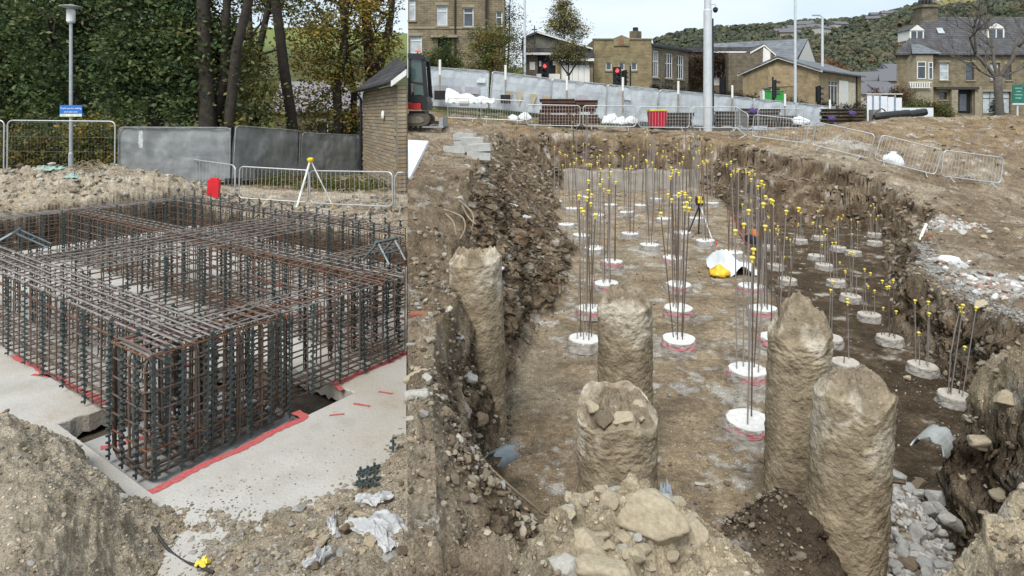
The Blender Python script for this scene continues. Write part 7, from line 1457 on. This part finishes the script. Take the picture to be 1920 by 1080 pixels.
loose(6, 1745, 1915, 1000, 1078, 1.55, .015, .035, ['buff'], 'loose %s lump on the rubble mass at the lower right corner', 'lumps on the lower right rubble', 6)
loose(14, 880, 1000, 900, 1060, 2.9, .02, .06, ['brown', 'buff'], 'loose %s stone at the foot of the left bank', 'stones at the foot of the left bank', 7)
loose(16, 1240, 1430, 830, 1000, 3.2, .02, .06, ['brown', 'pale', 'brown'], 'loose %s stone on the near pit floor', 'stones on the near pit floor', 8)
r = random.Random(81)
for k in range(38):
    a, q = r.uniform(0, 6.28), r.uniform(.1, 1) ** .6; x, y = .5 + .42 * q * math.cos(a), 2.38 + .3 * q * math.sin(a); stone('crumbly buff lump on the foreground rubble heap', x, y, r.uniform(.016, .06), r.choice(['buff', 'buff', 'buff', 'pale']), r.randrange(8), 'lumps on the foreground heap', .25, sc=(1, .8, .8))
for k in range(18):
    a, q = r.uniform(0, 6.28), r.uniform(.1, 1) ** .6; x, y = 2.1 + .36 * q * math.cos(a), 2.4 + .3 * q * math.sin(a); stone('buff lump on the rubble mass at the lower right', x, y, r.uniform(.012, .036), r.choice(['buff', 'buff', 'pale']), r.randrange(8), 'lumps on the lower right rubble', .3, sc=(1, .8, .8))
for k in range(10):
    y = r.uniform(4.3, 5.3); x = r.uniform(3.62, 4.2); stone('buff stone on the crest of the right bank', x, y, r.uniform(.02, .06), r.choice(['buff', 'buff', 'brown']), r.randrange(8), 'stones on the right bank crest', .35, sc=(1, .8, .7))
# fine rubble: uncountable
ICO = np.array([[0, 0, 1], [.894, 0, .447], [.276, .851, .447], [-.724, .526, .447], [-.724, -.526, .447], [.276, -.851, .447], [.724, .526, -.447], [-.276, .851, -.447], [-.894, 0, -.447], [-.276, -.851, -.447], [.724, -.526, -.447], [0, 0, -1]])
ICF = np.array([[0, 1, 2], [0, 2, 3], [0, 3, 4], [0, 4, 5], [0, 5, 1], [1, 6, 2], [2, 7, 3], [3, 8, 4], [4, 9, 5], [5, 10, 1], [2, 6, 7], [3, 7, 8], [4, 8, 9], [5, 9, 10], [1, 10, 6], [11, 7, 6], [11, 8, 7], [11, 9, 8], [11, 10, 9], [11, 6, 10]])
RUBM = mat('rubble', (1, 1, 1), .95, nscale=9, col2=(.7, .7, .7), attr=True, bump=.006, bscale=50)
def scatter(name, label, cat, X, Y, sizes, cols, seed, minz=None):
    g = np.random.default_rng(seed); n = len(X); z = gz(X, Y)
    ax = g.normal(size=(n, 3)); ax /= np.linalg.norm(ax, axis=1)[:, None]; th = g.uniform(0, 6.28, n); K = np.zeros((n, 3, 3)); K[:, 0, 1] = -ax[:, 2]; K[:, 0, 2] = ax[:, 1]; K[:, 1, 0] = ax[:, 2]; K[:, 1, 2] = -ax[:, 0]; K[:, 2, 0] = -ax[:, 1]; K[:, 2, 1] = ax[:, 0]
    R = np.eye(3)[None] + np.sin(th)[:, None, None] * K + (1 - np.cos(th))[:, None, None] * (K @ K)
    B = ICO[None] * (1 + g.uniform(-.28, .28, (n, 12, 1))) * np.array([1, .8, .6])[None, None]; B = np.einsum('nij,nkj->nki', R, B) * sizes[:, None, None]; B[:, :, 2] *= .8
    V = B + np.stack([X, Y, z + sizes * .18], 1)[:, None]; F = (ICF[None] + (np.arange(n) * 12)[:, None, None]).reshape(-1, 3)
    c = np.array(cols)[g.integers(0, len(cols), n)] * g.uniform(.7, 1.2, (n, 1)); c = np.repeat(c, 12, 0)
    return tag(link(name, poly_mesh(name, V.reshape(-1, 3), F, RUBM, c)), label, cat, kind='stuff')
def field(n, u0, u1, Y0, Y1, seed, left):
    g = np.random.default_rng(seed); u = g.uniform(u0, u1, n); Y = np.exp(g.uniform(math.log(Y0), math.log(Y1), n)); X = (u - 960) / FPX * Y
    nn = fbm(X, Y, 3, .9, 3, .6, seed); kp = g.uniform(0, 1, n) < sstep(-.5, .4, nn) * .9 + .1; return X[kp], Y[kp], g
def sz(g, n, Y, a, b): return (a + (b - a) * g.uniform(0, 1, n) ** 4) * (.45 + Y / 9)
BUF = [(.34, .29, .21), (.27, .225, .16), (.2, .155, .11), (.40, .37, .31), (.3, .29, .27)]; DRK = [(.15, .115, .08), (.22, .175, .12), (.11, .085, .06), (.30, .26, .2)]; GRY = [(.42, .41, .38), (.36, .34, .3), (.3, .27, .22), (.25, .2, .14)]
X, Y, g = field(15000, 770, 2100, 1.9, 30, 301, False); d, i = poly_dist(X, Y, FOOT); k = ~i; X, Y = X[k], Y[k]; scatter('soil_rubble', 'fine stones and clods strewn over the pit banks', 'rubble', X, Y, sz(g, len(X), Y, .006, .034), DRK + BUF[:2], 302)
X, Y, g = field(22000, 770, 2100, 3.0, 28, 331, False); dF_, iF_ = poly_dist(X, Y, FOOT); dR_, iR_ = poly_dist(X, Y, RIM); k = iR_ & ~iF_; X, Y = X[k], Y[k]; scatter('bank_clods', 'crumbled clods of soil and stone on the faces of the pit banks', 'soil clods', X + g.normal(0, .05, len(X)), Y + g.normal(0, .05, len(X)), (.012 + .045 * g.uniform(0, 1, len(X)) ** 4) * (.08 + Y / 10), [(.19, .15, .105), (.16, .125, .088), (.23, .185, .13), (.14, .105, .072), (.27, .225, .165)], 332)
X, Y, g = field(11000, 960, 1800, 3.6, 26, 303, False); d, i = poly_dist(X, Y, FOOT); k = i; X, Y = X[k], Y[k]; scatter('floor_rubble', 'small chips of stone and concrete on the pit floor', 'rubble', X, Y, sz(g, len(X), Y, .004, .02), GRY + DRK, 304)
g = np.random.default_rng(350); X, Y = g.uniform(-1.2, 13, 200000), g.uniform(2, 27.5, 200000); k = X > SEAM * Y + .02; X, Y = X[k], Y[k]; dF_, iF_ = poly_dist(X, Y, FOOT); dR_, iR_ = poly_dist(X, Y, RIM); w_ = .18 / (dF_ + dR_ + .05) * np.where(Y < 7, 1.6, .7); k = iR_ & ~iF_ & (g.uniform(0, 1, len(X)) < w_); X, Y = X[k], Y[k]
scatter('face_clods', 'small clods and stones stuck in the steep pit faces', 'soil clods', X, Y, (.008 + .035 * g.uniform(0, 1, len(X)) ** 3) * (.5 + Y / 9), [(.21, .165, .115), (.16, .125, .085), (.26, .215, .155), (.13, .10, .07), (.36, .31, .24)], 351)
X, Y, g = field(5000, 768, 1000, 2.4, 7, 352, False); d_, i_ = poly_dist(X, Y, FOOT); X, Y = X[~i_], Y[~i_]; scatter('bank_top_clods', 'loose clods and stones on the near left bank', 'soil clods', X, Y, (.008 + .045 * g.uniform(0, 1, len(X)) ** 4) * (.4 + Y / 10), BUF + DRK, 353)
g = np.random.default_rng(340); n = 1500; Y = g.uniform(3.2, 5.5, n); f = g.uniform(0, 1, n); X = px(1640, Y) * (1 - f) + np.minimum(px(1785, Y), 3.5) * f; scatter('trench_chips', 'small grey stone chips between the trench stones', 'gravel', X, Y, g.uniform(.012, .045, n), [(.40, .39, .37), (.33, .32, .3), (.46, .45, .42), (.25, .21, .16)], 341)
X, Y, g = field(12000, 770, 2100, 1.9, 3.2, 305, False); k = (np.hypot((X - .45) / .5, (Y - 2.35) / .45) < 1) | (np.hypot((X - 1.85) / .5, (Y - 2.35) / .5) < 1); X, Y = X[k], Y[k]; scatter('buff_rubble', 'crumbled buff mortar and grit on the foreground heaps', 'rubble', X, Y, sz(g, len(X), Y, .006, .03), [(.40, .34, .24), (.34, .28, .19), (.45, .40, .31)], 306)
X, Y, g = field(16000, -200, 758, 2.6, 6.2, 307, True); z = gz(X, Y); k = (z > -3.02) & ((z < -2.9) | (g.uniform(0, 1, len(X)) < .35)); X, Y = X[k], Y[k]; scatter('site_rubble', 'fine stone and grit on the soil in front of the slab', 'rubble', X, Y, sz(g, len(X), Y, .005, .03), BUF, 308)
X, Y, g = field(9000, 60, 758, 3.9, 6.2, 313, True); s_, t_ = st(X, Y); k = (((s_ < 2.25) | (t_ > -4.9)) & (s_ > 1.0) & (g.uniform(0, 1, len(X)) < np.clip((t_ + 5.4) * .5 + (2.4 - s_) * .35, .06, 1))); X, Y = X[k], Y[k]; z_ = gz(X, Y)
def gz_slab(X, Y, _f=gz): return np.maximum(_f(X, Y), -3.0)
_g = gz; gz = gz_slab; scatter('slab_grit', 'fine grit trodden over the edge of the concrete slab', 'grit', X, Y, g.uniform(.003, .011, len(X)), BUF, 314); gz = _g
X, Y, g = field(9000, -200, 755, 12.5, 19.5, 309, True); z = gz(X, Y); k = z > -2.9; X, Y = X[k], Y[k]; scatter('heap_rubble', 'pale broken stone on the heap and ground behind the foundation', 'rubble', X, Y, sz(g, len(X), Y, .008, .05), BUF + [(.42, .39, .33)], 310)
g = np.random.default_rng(311); n = 3000; f = g.uniform(0, 1, n) ** .8; pX = np.interp(f, [0, .35, .7, 1], [6.3, 6.85, 7.5, 8.6]); pY = np.interp(f, [0, .35, .7, 1], [7.0, 8.9, 11.1, 13.2]); scatter('gravel_crest', 'grey gravel layer along the crest of the right bank', 'gravel', pX + g.normal(0, .12, n) + .15, pY + g.normal(0, .1, n), g.uniform(.012, .04, n), [(.34, .33, .3), (.26, .25, .23), (.2, .19, .17)], 312)
for j, (u, Y, sx, sy, n) in enumerate(((1780, 16.6, .45, .5, 260), (1888, 10.3, .55, .5, 420), (1776, 12.0, .25, .2, 120))):
    scatter('plaster_rubble', ['white broken plaster on the right plateau below the tilted barrier', 'white and pink plaster rubble near the right edge', 'small tip of white plaster on the right plateau'][j], 'rubble', px(u, Y) + g.normal(0, sx, n) * .7, Y + g.normal(0, sy, n) * .7, g.uniform(.02, .09, n), [(.6, .6, .58), (.5, .49, .46), (.42, .3, .24), (.35, .33, .3)], 320 + j)
# ------------------------------------------------------------------ small litter on the foundation site
def on(u, v, h): Y = h * FPX / (v - HOR); return px(u, Y), Y
for u, v, w, d, h, s, rz, lab in ((712, 1000, .40, .26, .07, 3, -.4, 'large torn white polythene sheet in the rubble'), (748, 1035, .26, .09, .05, 7, -.9, 'narrow white polythene strip trailing from the large sheet'), (703, 938, .22, .12, .04, 5, .2, 'flat white polythene scrap above the large sheet'), (622, 985, .07, .2, .05, 9, .3, 'upright white polythene scrap beside a buff stone'), (600, 1055, .18, .07, .06, 11, .8, 'curled white polythene strip at the bottom edge')):
    x, y = on(u, v, 2.93); x = min(x, SEAM * y - w * .55); crumple('polythene_scrap', lab, 'plastic scrap', (x, y, g1(x, y) - .005), w, d, h, WPOLY, s, 'polythene scraps on the ground', rz)
sp_ = strip(.34)
for u, v, rz, n, lab in ((737, 845, 1.0, 1, 'single dark spacer strip standing in the soil near the slab'), (690, 890, .3, 2, 'dark spacer strips dropped on the soil, upper bunch'), (688, 912, .1, 2, 'dark spacer strips dropped on the soil, lower bunch')):
    x, y = on(u, v, 2.97); root = empty('spacer_bundle', (x, y, g1(x, y) + .015), lab, 'spacer strips', 'dropped spacer strips')
    for k in range(n): link('spacer_strip', strip(.12 if n == 1 else .2), root, (-.1 if n > 1 else 0, .04 * k, .015), (0, 0, 0) if n == 1 else (0, 1.57, rz + .25 * k))
CBL = mat('black_cable', (.035, .033, .03), .6)
cable('black_cable', [Vector((*on(u, v, 2.96), 0)) + Vector((0, 0, g1(*on(u, v, 2.96)) + .012)) for u, v in ((285, 1003), (315, 1020), (345, 1040), (375, 1055), (400, 1072))], .011, CBL, 'black cable lying in the soil at the bottom', 'cable')
cable('rebar_offcut', [Vector((*on(u, v, 3.0), -2.985)) for u, v in ((196, 910), (215, 928), (245, 943), (281, 953))], .011, STEEL, 'bent steel bar lying on the slab corner', 'steel bar')
yx, yy = on(380, 1050, 2.95); yc = empty('yellow_clip', (yx, yy, g1(yx, yy) + .02), 'broken yellow plastic cap on the black cable', 'plastic cap')
for k in range(4):
    mb = MB(); a = k * 1.7; mb.tube([(0, 0, 0), (.03 * math.cos(a), .03 * math.sin(a), .015), (.045 * math.cos(a + .4), .045 * math.sin(a + .4), .0)], [.02, .018, .01], 6); mb.build('cap_piece', CAPY, yc)
tx, ty = on(545, 1000, 2.95)
TEAL = mat('teal_netting', (.27, .40, .35), .6, nscale=6)
for u, Y, w, d, lab in ((95, 16.6, .6, .3, 'teal netting scrap on the left part of the rubble heap'), (138, 16.0, .35, .3, 'small teal scrap on the front of the rubble heap')): crumple('netting_scrap', lab, 'netting', (px(u, Y), Y, g1(px(u, Y), Y)), w, d, .12, TEAL, int(u), None, .2)
for k, (pts, lab) in enumerate((([(-11.6, 16.9), (-11.2, 16.8), (-10.8, 16.9)], 'tangle of dry stalks on the crest of the rubble heap'),)):
    root = empty('dry_stalks', (px(165, 16.8), 16.8, g1(px(165, 16.8), 16.8)), lab, 'dry stalks'); rs = random.Random(4)
    for q in range(26):
        a = rs.uniform(0, 6.28); mb = MB(); L2 = rs.uniform(.3, 1.1); mb.tube([(0 + rs.uniform(-.6, .6), rs.uniform(-.2, .2), -.02), (L2 * .4 * math.cos(a), .1 * math.sin(a), rs.uniform(.08, .3)), (L2 * math.cos(a), .2 * math.sin(a), rs.uniform(0, .12))], .008, 4); mb.build('stalk', ROOTC, root)
# plastic shard, stick and scraps in the pit
crumple('plastic_shard', 'pale blue plastic shard leaning by a brown stone', 'plastic scrap', (px(1248, 4.95), 4.95, -3.2), .1, .06, .16, mat('pale_blue_plastic', (.42, .48, .53), .4), 17)
for u, v, Y, lab in ((962, 372, 13.5, 'white and pink rag on the left bank crest'), (985, 380, 13.3, 'second pale rag on the left bank crest'), (930, 455, 8.8, 'small white rag in the left bank')): crumple('rag', lab, 'rag', (px(u, Y), Y, g1(px(u, Y), Y)), .2, .1, .05, WPOLY, int(v), 'rags on the left bank')
x, y = px(1725, 14.2), 14.2; cable('white_pipe', [(x, y, g1(x, y) + .02), (x + .1, y + .05, g1(x, y) + .2), (x + .22, y + .1, g1(x, y) + .38)], .035, WHT, 'short white pipe sticking up from the right plateau', 'pipe')
x, y = px(1742, 14.5), 14.5; stone('orange red brick lump beside the white pipe', x, y, .13, 'red', 2)
x, y = px(1776, 12), 12; blob('white_bag', 'small white bag on the right plateau', 'bag', (x, y, g1(x, y) + .04), .25, .16, .12, SACK, 31, .3)

# ------------------------------------------------------------------ labels of look-alikes: count them off from the left
def ordinal(k):
    one = ['', 'first', 'second', 'third', 'fourth', 'fifth', 'sixth', 'seventh', 'eighth', 'ninth', 'tenth', 'eleventh', 'twelfth', 'thirteenth', 'fourteenth', 'fifteenth', 'sixteenth', 'seventeenth', 'eighteenth', 'nineteenth']
    if k < 20: return one[k]
    t, q = divmod(k, 10)
    if t >= 10: return str(k) + 'th'
    tens = ['', '', 'twent', 'thirt', 'fort', 'fift', 'sixt', 'sevent', 'eight', 'ninet'][t]; return tens + ('ieth' if q == 0 else 'y-' + one[q])
byl = {}
for o in COL.objects:
    if o.parent is None and 'label' in o and 'kind' not in o: byl.setdefault(o['label'], []).append(o)
for lab, os_ in byl.items():
    if len(os_) > 1:
        for k, o in enumerate(sorted(os_, key=lambda o: o.location.x / max(o.location.y, .1))): o['label'] = lab + ', ' + ordinal(k + 1) + ' from left'
